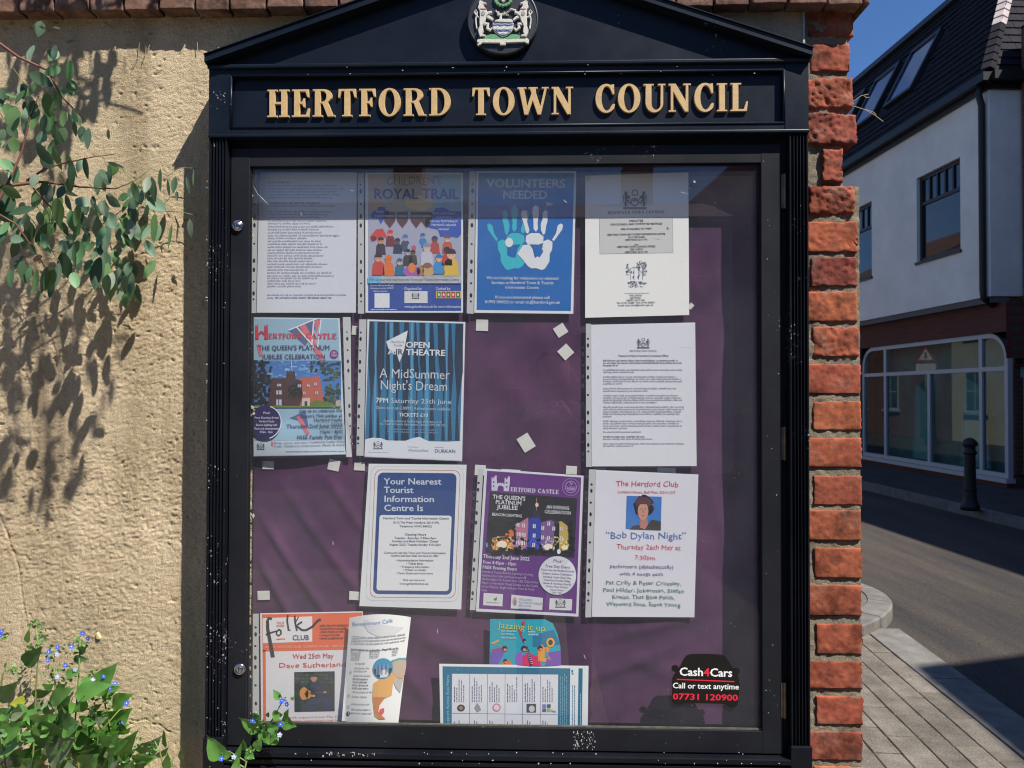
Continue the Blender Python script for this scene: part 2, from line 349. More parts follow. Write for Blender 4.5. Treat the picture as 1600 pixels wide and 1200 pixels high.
def m_ground(name, c1, c2, scale, grain, bump=0.4, stretch=None, rough=0.9, rnd=0.0):
    m = mat(name, c1, rough, spec=0.3); n, b = nodes(m); L = n.links.new
    t = N(n, 'ShaderNodeTexCoord'); mp = N(n, 'ShaderNodeMapping'); L(t.outputs['Object'], mp.inputs['Vector'])
    if stretch: mp.inputs['Rotation'].default_value = (0, 0, -TH); mp.inputs['Scale'].default_value = stretch
    a = N(n, 'ShaderNodeTexNoise', Scale=scale, Detail=8.0, Roughness=0.6); L(mp.outputs[0], a.inputs['Vector'])
    r = N(n, 'ShaderNodeValToRGB'); e = r.color_ramp.elements; e[0].position = 0.35; e[0].color = (*c1, 1); e[1].position = 0.65; e[1].color = (*c2, 1); L(a.outputs['Fac'], r.inputs[0])
    g = N(n, 'ShaderNodeTexNoise', Scale=grain, Detail=5.0, Roughness=0.75); L(t.outputs['Object'], g.inputs['Vector'])
    gr = N(n, 'ShaderNodeValToRGB'); e = gr.color_ramp.elements; e[0].position = 0.35; e[0].color = (0.6, 0.6, 0.6, 1); e[1].position = 0.65; e[1].color = (1.35, 1.35, 1.35, 1); L(g.outputs['Fac'], gr.inputs[0])
    mx = N(n, 'ShaderNodeMix', data_type='RGBA', blend_type='MULTIPLY'); mx.inputs[0].default_value = 1; L(r.outputs[0], mx.inputs[6]); L(gr.outputs[0], mx.inputs[7])
    if rnd:
        oi = N(n, 'ShaderNodeObjectInfo'); mr = N(n, 'ShaderNodeMapRange'); mr.inputs[3].default_value = 1-rnd; mr.inputs[4].default_value = 1+rnd; L(oi.outputs['Random'], mr.inputs[0])
        hv = N(n, 'ShaderNodeHueSaturation'); L(mx.outputs[2], hv.inputs['Color']); L(mr.outputs[0], hv.inputs['Value']); L(hv.outputs[0], b.inputs['Base Color'])
    else: L(mx.outputs[2], b.inputs['Base Color'])
    u = N(n, 'ShaderNodeBump', Strength=bump, Distance=0.006); L(g.outputs['Fac'], u.inputs['Height']); L(u.outputs[0], b.inputs['Normal'])
    return m
def m_fabric():
    m = mat('purple_cloth', (0.10, 0.04, 0.12), 0.85, spec=0.2); n, b = nodes(m); L = n.links.new
    t = N(n, 'ShaderNodeTexCoord')
    a = N(n, 'ShaderNodeTexNoise', Scale=7.0, Detail=8.0, Roughness=0.6); L(t.outputs['Object'], a.inputs['Vector'])
    r = N(n, 'ShaderNodeValToRGB'); e = r.color_ramp.elements; e[0].position = 0.3; e[0].color = (0.034, 0.011, 0.046, 1); e[1].position = 0.72; e[1].color = (0.115, 0.038, 0.102, 1)
    L(a.outputs['Fac'], r.inputs[0]); L(r.outputs[0], b.inputs['Base Color'])
    b.inputs['Sheen Weight'].default_value = 0.25; b.inputs['Sheen Tint'].default_value = (0.7, 0.5, 0.8, 1)
    w_ = N(n, 'ShaderNodeTexNoise', Scale=900.0, Detail=2.0); L(t.outputs['Object'], w_.inputs['Vector'])
    u = N(n, 'ShaderNodeBump', Strength=0.35, Distance=0.001); L(w_.outputs['Fac'], u.inputs['Height']); L(u.outputs[0], b.inputs['Normal'])
    return m
M_STUCCO = m_stucco()
M_BRICK = m_brick('old_red_brick', [(0.33, 0.088, 0.054), (0.38, 0.112, 0.060), (0.25, 0.066, 0.050), (0.42, 0.135, 0.064), (0.30, 0.078, 0.055)], 0.5)
M_COPING = m_brick('coping_brick', [(0.20, 0.115, 0.085), (0.25, 0.15, 0.115), (0.17, 0.095, 0.07)], 0.8)
M_MORTAR = m_ground('lime_mortar', (0.21, 0.175, 0.125), (0.31, 0.265, 0.195), 14, 350, 0.8)
M_PAINT = m_paint('navy_black_paint', (0.005, 0.009, 0.018), 0.30, 0.66)
M_SASH = m_paint('sash_paint', (0.010, 0.011, 0.015), 0.42, 0.66)
M_PILA = m_paint('worn_black_paint', (0.005, 0.006, 0.010), 0.32, 0.60)
M_GOLD = mat('gold_lettering', (0.58, 0.40, 0.19), 0.5, metal=0.0, var=0.12, vscale=60, bump=0.2)
M_GLASS = m_clear('cabinet_glass', 0.022, 0.004, 1.5, (0.99, 0.995, 0.995), boost=0.85)
M_SLEEVE = m_clear('clear_plastic', 0.018, 0.12, 1.45, (1, 1, 1), wrinkle=0.35, wscale=18, specks=False, boost=0.8)
M_STRIP = mat('white_plastic_strip', (0.62, 0.63, 0.64), 0.35)
M_FABRIC = m_fabric()
M_METAL = mat('lock_chrome', (0.55, 0.56, 0.58), 0.22, metal=1.0)
M_BRONZE = mat('hinge_bronze', (0.20, 0.16, 0.10), 0.45, metal=0.8, var=0.3, vscale=80)
M_DARK = mat('black_recess', (0.004, 0.004, 0.005), 0.8)
M_BEAD = mat('galvanised_bead', (0.42, 0.40, 0.36), 0.6, var=0.3, vscale=90)
EU = [m_leaf('gum_leaf_green', (0.075, 0.17, 0.055), (0.165, 0.28, 0.105)),
      m_leaf('gum_leaf_blue', (0.14, 0.25, 0.16), (0.23, 0.34, 0.235)),
      m_leaf('gum_leaf_grey', (0.16, 0.22, 0.15), (0.24, 0.29, 0.21)),
      m_leaf('gum_leaf_dark', (0.035, 0.085, 0.04), (0.08, 0.14, 0.07)),
      m_leaf('gum_leaf_bright', (0.10, 0.24, 0.10), (0.16, 0.32, 0.14))]
AL = [m_leaf('weed_leaf_green', (0.09, 0.24, 0.045), (0.16, 0.36, 0.08), 0.4),
      m_leaf('weed_leaf_dark', (0.05, 0.13, 0.035), (0.09, 0.20, 0.055), 0.45),
      m_leaf('weed_leaf_grey', (0.14, 0.20, 0.10), (0.20, 0.27, 0.14), 0.5),
      m_leaf('weed_leaf_yellow', (0.30, 0.36, 0.04), (0.42, 0.46, 0.06), 0.5, 0.5)]
M_STEMR = mat('red_twig', (0.16, 0.06, 0.045), 0.5)
M_STEMG = mat('green_stem', (0.16, 0.22, 0.06), 0.5)
M_STEMD = mat('dry_stem', (0.36, 0.30, 0.18), 0.8)
M_PETAL = mat('blue_petal', (0.06, 0.13, 0.75), 0.5)
M_EYE = mat('white_flower_eye', (0.8, 0.8, 0.85), 0.6)
M_BUD = mat('hairy_bud', (0.26, 0.30, 0.13), 0.8)
M_ROAD = m_ground('asphalt', (0.032, 0.030, 0.032), (0.072, 0.059, 0.047), 1.8, 75, 0.9, (1.6, 0.2, 1))
M_PAVE = m_ground('stone_slab', (0.115, 0.100, 0.082), (0.185, 0.163, 0.135), 7, 120, 0.35, rnd=0.16)
M_JOINT = m_ground('sand_joint', (0.06, 0.052, 0.042), (0.10, 0.085, 0.07), 8, 200, 0.4)
M_KERB = m_ground('granite_kerb', (0.13, 0.122, 0.112), (0.19, 0.178, 0.16), 9, 260, 0.3, rnd=0.12)
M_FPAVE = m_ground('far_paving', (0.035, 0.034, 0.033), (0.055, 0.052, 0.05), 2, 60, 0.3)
M_WHITE = mat('white_render', (0.78, 0.75, 0.70), 0.85, var=0.10, vscale=1.6, bump=0.4, bscale=50)
M_SLATE = mat('slate_tile', (0.012, 0.011, 0.016), 0.8, spec=0.15, var=0.45, vscale=7)
M_HIP_SUNLIT = mat('sunlit_hip_tile', (0.40, 0.34, 0.33), 0.8, var=0.2, vscale=6)  # slate hip as the sun shows it, light put into the colour
M_FRAME = mat('dark_window_frame', (0.012, 0.012, 0.014), 0.4)
M_WFRAME = mat('white_window_frame', (0.40, 0.41, 0.44), 0.45)
M_PIPE = mat('black_pipe', (0.006, 0.006, 0.008), 0.5)
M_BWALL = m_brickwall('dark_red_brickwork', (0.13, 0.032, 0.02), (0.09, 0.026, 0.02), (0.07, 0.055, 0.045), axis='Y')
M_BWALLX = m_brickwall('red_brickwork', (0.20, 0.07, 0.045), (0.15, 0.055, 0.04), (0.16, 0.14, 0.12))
M_CREAM = mat('cream_render', (0.60, 0.53, 0.40), 0.9, var=0.08, vscale=2)
M_WINGLASS = mat('dark_window_glass', (0.006, 0.008, 0.010), 0.03, spec=1.0)
M_SKYLT = mat('skylight_glass', (0.02, 0.05, 0.13), 0.05, spec=1.0); M_SKYLT.node_tree.nodes['Principled BSDF'].inputs['IOR'].default_value = 2.6  # blue of the reflected sky put into the pane colour
M_ROOF = mat('brown_roof', (0.10, 0.055, 0.04), 0.85, var=0.3, vscale=3)
M_BOLL = mat('cast_iron_black', (0.004, 0.004, 0.005), 0.6, bump=0.2)
# ------------------------------------------------------------------ numpy value noise
_rng = np.random.default_rng(3)
_tab = _rng.random((256, 256))
def vnoise(x, y):
    xi = np.floor(x).astype(int); yi = np.floor(y).astype(int); fx = x-xi; fy = y-yi
    fx = fx*fx*(3-2*fx); fy = fy*fy*(3-2*fy)
    t = lambda a, b: _tab[a & 255, b & 255]
    return (t(xi, yi)*(1-fx)+t(xi+1, yi)*fx)*(1-fy)+(t(xi, yi+1)*(1-fx)+t(xi+1, yi+1)*fx)*fy
def fbm(x, y, oct=4, gain=0.5):
    s = 0; a = 1; n = 0
    for k in range(oct): s = s+a*vnoise(x*2**k+17.3*k, y*2**k+5.1*k); n += a; a *= gain
    return s/n
def grid_obj(name, x0, x1, z0, z1, step, hfun, mt, parent, back=0.0, smooth=True):
    nx = max(2, int((x1-x0)/step)); nz = max(2, int((z1-z0)/step))
    X, Z = np.meshgrid(np.linspace(x0, x1, nx+1), np.linspace(z0, z1, nz+1))
    Y = hfun(X, Z)
    v = np.stack([X, Y, Z], -1).reshape(-1, 3)
    i = np.arange(nx*nz); r = i//nx; c = i % nx; a = r*(nx+1)+c
    f = np.stack([a, a+1, a+nx+2, a+nx+1], -1)
    me = bpy.data.meshes.new(name); me.vertices.add(len(v)); me.vertices.foreach_set('co', v.ravel())
    me.loops.add(f.size); me.loops.foreach_set('vertex_index', f.ravel())
    me.polygons.add(len(f)); me.polygons.foreach_set('loop_start', np.arange(0, f.size, 4)); me.polygons.foreach_set('loop_total', np.full(len(f), 4))
    me.update(); me.validate()
    return link(name, me, mt, parent, smooth)

# ------------------------------------------------------------------ the wall with its brick end
ztop = W(300, 14, 0).z                      # underside of the coping
xpier0 = W(1258, 400, 0).x
CRK = [[(205,1123),(215,1126),(228,1122),(240,1130),(252,1132),(262,1140),(276,1146)], [(238,1125),(243,1118),(250,1121)], [(0,800),(12,830),(30,880),(36,930),(42,965)]]
def stucco_h(X, Z):
    Y0 = stucco_base(X, Z)
    for c in CRK:
        P = [W(a, b, 0) for a, b in c]
        for p, q in zip(P[:-1], P[1:]):
            dx, dz = q.x-p.x, q.z-p.z; L2_ = dx*dx+dz*dz; t = np.clip(((X-p.x)*dx+(Z-p.z)*dz)/L2_, 0, 1)
            dd = np.hypot(X-p.x-t*dx+0.002*(vnoise(X*200, Z*200)-.5), Z-p.z-t*dz); Y0 = Y0+0.0028*np.exp(-(dd/0.0014)**2)
    return Y0
def stucco_base(X, Z):
    # rough-cast: smeared pebbles of 5-15 mm, pits, and a slow undulation
    warp = fbm(X*14, Z*14, 3)*0.6
    p = 0.62*fbm(X*150+warp*6+Z*20, Z*235+warp*5-X*35, 3, 0.62)+0.38*fbm(X*38+warp*4, Z*60+warp*3, 3)
    gr_ = fbm(X*330, Z*330, 2)-0.5
    sm = np.clip(fbm(X*5+3, Z*6+8, 3)*3-0.8, 0.5, 1)
    pit = np.clip(0.27-fbm(X*95+9, Z*95+3, 2), 0, 1)
    und = fbm(X*3.2, Z*3.2, 3)
    rough = 0.55+0.7*fbm(X*2.3+4, Z*2.3, 2)
    return -0.004-0.0072*(p-0.5)*rough*sm - 0.0014*gr_ + 0.014*pit - 0.008*(und-0.5)
wall = thing('garden_wall', 'rough yellow rendered wall ending in a weathered red brick pier beside the street', 'wall', (0.2, 0.15, 0))
STEP = 0.0023
xl = -1.33
grid_obj('render_coat', xl, -0.60, 0.70, ztop+0.004, STEP, stucco_h, M_STUCCO, wall)
grid_obj('render_coat', 0.10, xpier0-0.004, 2.20, ztop+0.004, STEP, stucco_h, M_STUCCO, wall)
xr_ = -0.30
grid_obj('render_coat', -0.60, 0.10, 2.20, ztop+0.004, 0.004, stucco_h, M_STUCCO, wall)
m_ = MB()
m_.box((-6, 0.006, 0), (0.56, 0.28, ztop+0.002))
obj('wall_core', m_, M_STUCCO, wall)
grid_obj('render_coat', -5, xl, 0.0, ztop+0.004, 0.02, stucco_h, M_STUCCO, wall)
grid_obj('render_coat', xl, 0.60, 0.0, 0.70, 0.02, stucco_h, M_STUCCO, wall)
grid_obj('render_coat', -0.60, 0.60, 0.70, 2.20, 0.02, lambda X, Z: X*0+0.002, M_STUCCO, wall)

def rough_brick(x0, x1, z0, z1, y0, y1, rough, seed, ragged=0.0, notch=None):
    """a brick as a closed grid box with worn arrises, displaced with noise"""
    bm = bmesh.new(); bmesh.ops.create_cube(bm, size=1)
    for v in bm.verts: v.co = Vector(((x0+x1)/2+v.co.x*(x1-x0), (y0+y1)/2+v.co.y*(y1-y0), (z0+z1)/2+v.co.z*(z1-z0)))
    def cut(axis, cnt):
        ed = [e for e in bm.edges if abs((e.verts[0].co-e.verts[1].co)[axis]) > 1e-5 and abs((e.verts[0].co-e.verts[1].co).length-abs((e.verts[0].co-e.verts[1].co)[axis])) < 1e-6]
        bmesh.ops.subdivide_edges(bm, edges=ed, cuts=cnt, use_grid_fill=True)
    cut(0, max(2, int((x1-x0)/0.0036))); cut(2, max(2, int((z1-z0)/0.0036))); cut(1, 5)
    cx, cy, cz = (x0+x1)/2, (y0+y1)/2, (z0+z1)/2; hx, hz = (x1-x0)/2, (z1-z0)/2
    sd = Vector((seed*3.7, seed*1.3, seed*2.1))
    for v in bm.verts:
        p = v.co.copy()
        n1 = noise.fractal(p*34+sd, 0.9, 2.1, 4)
        n2 = noise.fractal(p*120+sd, 0.8, 2.1, 3)
        n3 = noise.noise(p*18+sd*1.7)
        front = p.y < y0+0.004
        ex = 1-min(1, abs(abs(p.x-cx)-hx)/0.006); ez = 1-min(1, abs(abs(p.z-cz)-hz)/0.006)
        wear = (ex+ez)*0.5
        amp = 0.0004+0.0018*rough**1.6
        d = n1*amp+n2*(0.0004+0.0019*rough)
        if front: v.co.y += wear*(0.0008+0.004*rough*(0.6+n3)) + d + rough*max(0, n3-0.12)*0.009
        # edges wander and crumble
        sx = 1 if p.x > cx else -1
        if ex > 0.5: v.co.x -= sx*(0.0005+abs(n1)*0.0028*(1+2*rough)) - (n3*0.008*ragged if sx > 0 else 0)
        if ez > 0.5: v.co.z -= (1 if p.z > cz else -1)*(0.0002+abs(n1)*0.0020*(1+2*rough))
        if ragged and sx > 0 and ex > 0.5: v.co.x -= ragged*0.006*(0.5+n2)
    mb = MB(); mb.bm(bm); return mb

# course: (py0, py1, px0, px1, roughness, proud mm)
courses = [(-40, 8, 1246, 1336, .4, 0), (14, 57, 1262, 1336, .7, 0), (67, 112, 1266, 1330, .7, 0), (122, 171, 1258, 1334, 1.35, 5), (177, 227, 1258, 1340, 1.35, 6),
           (232, 287, 1282, 1318, 1.2, 6), (291, 337, 1262, 1336, 1.2, 6), (346, 395, 1250, 1342, .6, 2), (401, 448, 1266, 1341, .7, 1), (455, 503, 1258, 1342, .55, 1),
           (510, 558, 1268, 1344, .9, 1), (568, 616, 1250, 1347, .4, 0), (626, 673, 1270, 1348, .3, 0), (684, 731, 1250, 1348, .25, 0), (743, 790, 1271, 1349, .3, 0),
           (797, 845, 1252, 1348, .35, 0), (856, 904, 1272, 1349, .3, 0), (914, 963, 1250, 1348, .35, 0), (975, 1023, 1275, 1349, .35, 0), (1033, 1077, 1252, 1349, .25, 0),
           (1088, 1133, 1275, 1350, .25, 0), (1143, 1189, 1252, 1350, .3, 0), (1198, 1246, 1272, 1350, .3, 0)]
for i, (a, b_, p0, p1, rg, pr) in enumerate(courses):
    P0 = W(p0, (a+b_)/2, -0.004); P1 = W(p1, (a+b_)/2, -0.004)
    z1 = W(1305, a, -0.004).z; z0 = W(1305, b_, -0.004).z
    o = obj('brick', rough_brick(P0.x, P1.x, z0, z1, -0.004-pr*0.001, 0.10, rg, i+1, min(0.8, 0.35+rg*0.5)), M_BRICK, wall, True)
# lower courses continue to the ground
zz = W(1305, 1246, 0).z; k = 0
while zz > 0.05:
    z1 = zz-0.012; z0 = z1-0.063
    mb = MB(); mb.box(((0.585 if k % 2 else 0.56), -0.002, z0), (W(1350, 1200, 0).x, 0.1, z1), 0.003); obj('brick', mb, M_BRICK, wall); zz = z0; k += 1
# stretchers down the flank of the pier
for j in range(30):
    z0 = 0.01+j*0.0762
    if z0+0.065 > ztop: break
    for q in range(2):
        y0 = 0.108 + q*0.112 if j % 2 else 0.108+q*0.085
        mb = MB(); mb.box((0.60, y0, z0), (W(1346, 600, 0).x-0.002, min(0.279, y0+0.10), z0+0.064), 0.003); obj('brick', mb, M_BRICK, wall)
# mortar bed behind the bricks, raked back and crumbly
xm0, xm1 = 0.545, W(1345, 600, 0).x-0.002
def mortar_h(X, Z): return 0.0012-0.006*(fbm(X*70, Z*70, 4, 0.6)-0.5)+0.004*(fbm(X*12, Z*12, 2)-0.5)-0.0015
grid_obj('mortar', xm0, xm1, 0.72, W(1305, 292, 0).z, 0.003, mortar_h, M_MORTAR, wall)
grid_obj('mortar', xm0, W(1316, 260, 0).x, W(1305, 292, 0).z, W(1305, 225, 0).z, 0.003, mortar_h, M_MORTAR, wall)
grid_obj('mortar', xm0, W(1326, 600, 0).x, W(1305, 225, 0).z, W(1305, -30, 0).z, 0.003, mortar_h, M_MORTAR, wall)
mb = MB(); mb.box((0.56, 0.012, 0), (xm1-0.004, 0.278, W(1305, 300, 0).z)); mb.box((0.56, 0.03, W(1305, 300, 0).z-0.002), (W(1308, 600, 0).x, 0.277, ztop+0.01))
obj('mortar', mb, M_MORTAR, wall)
# metal render stop
a0 = W(1253.5, 17, -0.008); a1 = W(1257.5, 84, -0.008)
mb = MB(); mb.box((a0.x, -0.0105, a1.z-0.25), (a1.x, 0.02, a0.z-0.004), 0.0006); obj('render_stop_bead', mb, M_BEAD, wall)
# coping: a course of bricks laid header-wise under a rough bedding, projecting beyond the face
xx = -2.2; k = 0
rr = random.Random(5)
zc = W(300, 14, -0.040).z
while xx < 0.72:
    wd = 0.078+rr.uniform(-0.004, 0.004)
    x1 = min(xx+wd, 0.70)
    sub = x1 > -1.35
    y0 = -0.040+rr.uniform(-0.003, 0.003); z0 = zc+rr.uniform(-0.002, 0.002) - (0.006 if xx > 0.15 else 0)
    if sub and x1-xx > 0.03: obj('coping_brick', rough_brick(xx, x1-0.003, z0, z0+0.105, y0, 0.30, 0.2, 50+k), M_COPING, wall, True)
    else:
        mb = MB(); mb.box((xx, y0, z0), (x1-0.006, 0.30, z0+0.105), 0.004); obj('coping_brick', mb, M_COPING, wall)
    xx += wd; k += 1
mb = MB(); mb.box((-2.2, -0.026, zc+0.01), (0.69, 0.295, zc+0.098)); mb.box((-2.2, 0.0, ztop-0.004), (0.69, 0.29, zc+0.02)); obj('mortar', mb, M_MORTAR, wall)

# ------------------------------------------------------------------ notice board cabinet
CF = -0.080                                  # face of header and pilasters
SF = -0.066                                  # face of the sash
GY = -0.058                                  # glass
BY = -0.008                                  # cloth on the back board
def xz(px, py, y): p = W(px, py, y); return p.x, p.z
XL = W(323, 650, CF).x; XR = W(1265, 650, CF).x; XC = (XL+XR)/2
board = thing('notice_board', 'black glazed town council notice board with gold letters, crest and pediment, fixed to the wall', 'notice board', (XC, 0, 0.70))
z_hb = (W(323, 218, CF).z+W(1265, 205, CF).z)/2      # header bottom
z_ht = (W(323, 108, CF).z+W(1265, 84, CF).z)/2       # header top at the corners
z_sb = W(800, 1172, SF).z                             # sash bottom
SX0, SX1 = W(358, 650, SF).x, W(1222, 650, SF).x
z_st = (W(358, 234, SF).z+W(1222, 222, SF).z)/2
IX0, IX1 = W(388, 650, SF).x, W(1190, 650, SF).x
z_it = (W(388, 264, SF).z+W(1190, 250, SF).z)/2
z_ib = W(800, 1137, SF).z
ZB = 0.70                                             # bottom of the cabinet, below the frame
# case sides, back
mb = MB(); mb.box((XL+0.004, -0.060, ZB), (XL+0.016, 0.0, z_hb)); mb.box((XR-0.016, -0.060, ZB), (XR-0.004, 0.0, z_hb))
mb.box((XL+0.016, BY+0.0045, ZB), (XR-0.016, -0.001, z_hb)); obj('case', mb, M_SASH, board)
mb = MB(); mb.box((XL+0.018, -0.056, z_sb-0.010), (SX0+0.012, BY, z_hb)); mb.box((SX1-0.012, -0.056, z_sb-0.010), (XR-0.018, BY, z_hb))
mb.box((SX0+0.012, -0.056, z_st-0.014), (SX1-0.012, BY, z_hb)); obj('jamb', mb, M_DARK, board)
# pilasters with flutes
PW = W(352, 650, CF).x-XL
def pilaster(x0, x1):
    prof = [(x0, CF+0.02)]
    n = 5; e = 0.003; wdt = (x1-x0-2*e)/n
    prof.append((x0, CF+0.002)); prof.append((x0+0.001, CF))
    for k in range(n):
        a = x0+e+k*wdt
        for j in range(7):
            t = j/6; prof.append((a+wdt*(0.1+0.8*t), CF+0.0052*math.sin(math.pi*t)))
    prof += [(x1-0.001, CF), (x1, CF+0.002), (x1, CF+0.02)]
    zt, zb = z_hb-0.0005, W(330, 1150, CF).z
    mb = MB(); nn = len(prof)
    vs = [(p[0], p[1], zb) for p in prof]+[(p[0], p[1], zt) for p in prof]
    mb.add(vs, [(i, i+1, nn+i+1, nn+i) for i in range(nn-1)]+[tuple(range(nn)), tuple(range(2*nn-1, nn-1, -1)), (0, nn, 2*nn-1, nn-1)])
    mb.box((x0, CF+0.02, zb), (x1, -0.004, zt))
    o = obj('pilaster', mb, M_PILA, board)
    mb = MB(); mb.box((x0-0.002, CF-0.004, ZB), (x1+0.002, -0.004, zb-0.002), 0.002); obj('plinth_block', mb, M_PILA, board)
pilaster(XL, XL+PW); pilaster(XR-PW, XR)
# header box with raised mouldings round a sunk panel
zpt = z_ht-0.0015; 
hx0, hx1 = XL-0.001, XR+0.001
px0, px1 = W(360, 160, CF).x, W(1226, 160, CF).x
z_pt = (W(358, 121, CF).z+W(1225, 105, CF).z)/2; z_pb = (W(358, 203, CF).z+W(1225, 190, CF).z)/2
ym = CF; yp = CF+0.011
mb = MB()
mb.box((hx0, ym, z_hb), (px0, -0.003, z_ht), 0.0015); mb.box((px1, ym, z_hb), (hx1, -0.003, z_ht), 0.0015)
mb.box((px0, ym+0.0005, z_hb+0.0003), (px1, -0.003, z_pb), 0.0012); mb.box((px0, ym+0.0005, z_pt), (px1, -0.003, z_ht-0.0003), 0.0012)
obj('header_frame', mb, M_PAINT, board)
mb = MB(); mb.box((px0+0.001, yp, z_pb+0.0005), (px1-0.001, -0.004, z_pt-0.0005)); obj('header_panel', mb, M_PAINT, board)
def bead_rect(x0, x1, z0, z1, y, r, name, mt):
    mb = MB()
    for a, b in (((x0, y, z0), (x1, y, z0)), ((x1, y, z0), (x1, y, z1)), ((x1, y, z1), (x0, y, z1)), ((x0, y, z1), (x0, y, z0))): mb.tube([a, b], r, 8)
    return obj(name, mb, mt, board, True)
bead_rect(px0+0.001, px1-0.001, z_pb+0.001, z_pt-0.001, CF+0.001, 0.0028, 'panel_moulding', M_PAINT)
mb = MB(); mb.box((hx0-0.0015, CF-0.006, z_ht-0.010), (hx1+0.0015, -0.003, z_ht-0.001), 0.0025); obj('cornice_moulding', mb, M_PAINT, board)
mb = MB(); mb.box((hx0, CF-0.004, z_hb-0.0005), (hx1, -0.003, z_hb+0.007), 0.0022); obj('lower_moulding', mb, M_PAINT, board)
# pediment
zap = W(793, -58, CF).z
fn = lambda u, v, d: (u, d, v)
mb = MB(); mb.prism([[(hx0+0.004, z_ht), (hx1-0.004, z_ht), (XC, zap)]], fn, -0.003, CF+0.008); obj('pediment', mb, M_PAINT, board)
sl = (zap-z_ht)/(XC-hx0)
for sg in (-1, 1):
    e = hx0-0.004 if sg < 0 else hx1+0.004
    nrm = 0.016
    pts = [(e, z_ht-0.003), (XC, zap+0.004), (XC, zap+0.004+nrm), (e, z_ht-0.003+nrm)]
    mb = MB(); mb.prism([pts], fn, -0.002, CF-0.016, 0.0015); obj('roof_capping', mb, M_PAINT, board)
    pts = [(e, z_ht+0.0125), (XC, zap+0.0195), (XC, zap+0.0225), (e, z_ht+0.0155)]
    mb = MB(); mb.prism([pts], fn, -0.001, CF-0.019, 0.0006); obj('roof_capping', mb, M_PAINT, board)
# sill, reeded
z = z_sb-0.003
mb = MB()
for k, (h, y) in enumerate(((0.011, CF-0.004), (0.005, CF+0.004), (0.009, CF-0.001), (0.005, CF+0.004), (0.009, CF-0.002), (0.030, CF))):
    mb.box((XL+PW+0.001, y, z-h), (XR-PW-0.001, -0.006, z), 0.0016); z -= h+0.0002
obj('sill', mb, M_PILA, board)
# glazed door
sash = MB()
sash.box((SX0, SF, z_sb), (IX0, SF+0.016, z_st), 0.0015); sash.box((IX1, SF, z_sb), (SX1, SF+0.016, z_st), 0.0015)
sash.box((IX0-0.0005, SF+0.0004, z_sb+0.0003), (IX1+0.0005, SF+0.016, z_ib), 0.001); sash.box((IX0-0.0005, SF+0.0004, z_it), (IX1+0.0005, SF+0.016, z_st-0.0003), 0.001)
door = obj('door_frame', sash, M_SASH, board)
mb = MB(); mb.box((IX0-0.006, GY, z_ib-0.006), (IX1+0.006, GY+0.004, z_it+0.006)); obj('glass_pane', mb, M_GLASS, door)
mb = MB()
for a, b in (((IX0, SF+0.006, z_ib), (IX1, GY-0.0004, z_ib+0.0035)),): mb.box(a, b)
obj('glazing_bead', mb, mat('dusty_putty', (0.12, 0.11, 0.085), 0.9, var=0.4, vscale=60), door)
mb = MB(); mb.box((IX0, SF+0.005, z_ib+0.004), (IX0+0.002, GY-0.0004, z_it-0.002)); mb.box((IX1-0.002, SF+0.005, z_ib+0.004), (IX1, GY-0.0004, z_it-0.002)); mb.box((IX0+0.002, SF+0.005, z_it-0.003), (IX1-0.002, GY-0.0004, z_it)); obj('glazing_bead', mb, M_SASH, door)
for (a, b) in ((372, 353), (375, 1045)):
    p = W(a, b, SF)
    mb = MB(); mb.lathe_y(p, [(0.0118, SF+0.002), (0.0118, SF-0.003), (0.0108, SF-0.0048), (0.0085, SF-0.0052), (0.0078, SF-0.0042), (0.0074, SF-0.0042), (0.0066, SF-0.0062), (0.002, SF-0.0062)], 28)
    lk = obj('lock', mb, M_METAL, door, True)
    mb = MB(); mb.box((p.x-0.0009, SF-0.0068, p.z-0.0035), (p.x+0.0009, SF-0.0060, p.z+0.0035)); obj('keyhole', mb, M_DARK, lk)
for (a, b) in ((272, 326), (667, 719), (1066, 1122)):
    p = W(1226, a, SF); q = W(1226, b, SF)
    mb = MB(); mb.tube([(p.x, SF-0.001, p.z), (p.x, SF-0.001, q.z)], 0.0032, 10); mb.box((p.x-0.007, SF-0.0012, q.z+0.001), (p.x, SF+0.001, p.z-0.001)); obj('hinge', mb, M_BRONZE, board)
# purple cloth over the back board, drawn into soft diagonal folds
def cloth_h(X, Z):
    u = (X-IX0)/(IX1-IX0); v = (z_it-Z)/(z_it-z_ib)
    f = np.zeros_like(X)
    def ridge(px0, py0, px1, py1, w_, amp):
        a = W(px0, py0, BY); b = W(px1, py1, BY); d = np.array([b.x-a.x, b.z-a.z]); L_ = np.hypot(*d); d = d/L_
        rx, rz = X-a.x, Z-a.z; t = rx*d[0]+rz*d[1]; s_ = -rx*d[1]+rz*d[0]
        wob = 0.012*(fbm(t*6, t*0+1, 2)-0.5)
        env = np.clip(t/L_*4, 0, 1)*np.clip((1-t/L_)*3, 0, 1)
        return amp*env*np.exp(-((s_+wob)/w_)**2)
    for r in ((395, 790, 540, 1010, .011, .0055), (398, 865, 480, 1010, .010, .006), (430, 745, 600, 985, .013, .005), (500, 735, 590, 860, .012, .0035),
              (1075, 1000, 880, 1075, .016, .006), (1100, 960, 930, 1000, .012, .004), (1185, 380, 1060, 700, .02, .0035), (640, 985, 760, 1040, .02, .005),
              (720, 520, 900, 720, .03, .003), (830, 505, 905, 640, .02, .002), (950, 1010, 1180, 1110, .02, .004), (560, 960, 700, 1130, .02, .005), (1090, 700, 1180, 1000, .02, .003)):
        f = f+ridge(*r)
    f = f+0.0022*(fbm(X*9+Z*5, Z*4-X*3, 3)-0.3)
    return BY-f
grid_obj('purple_cloth', IX0-0.010, IX1+0.010, z_ib-0.012, z_it+0.012, 0.004, cloth_h, M_FABRIC, board)
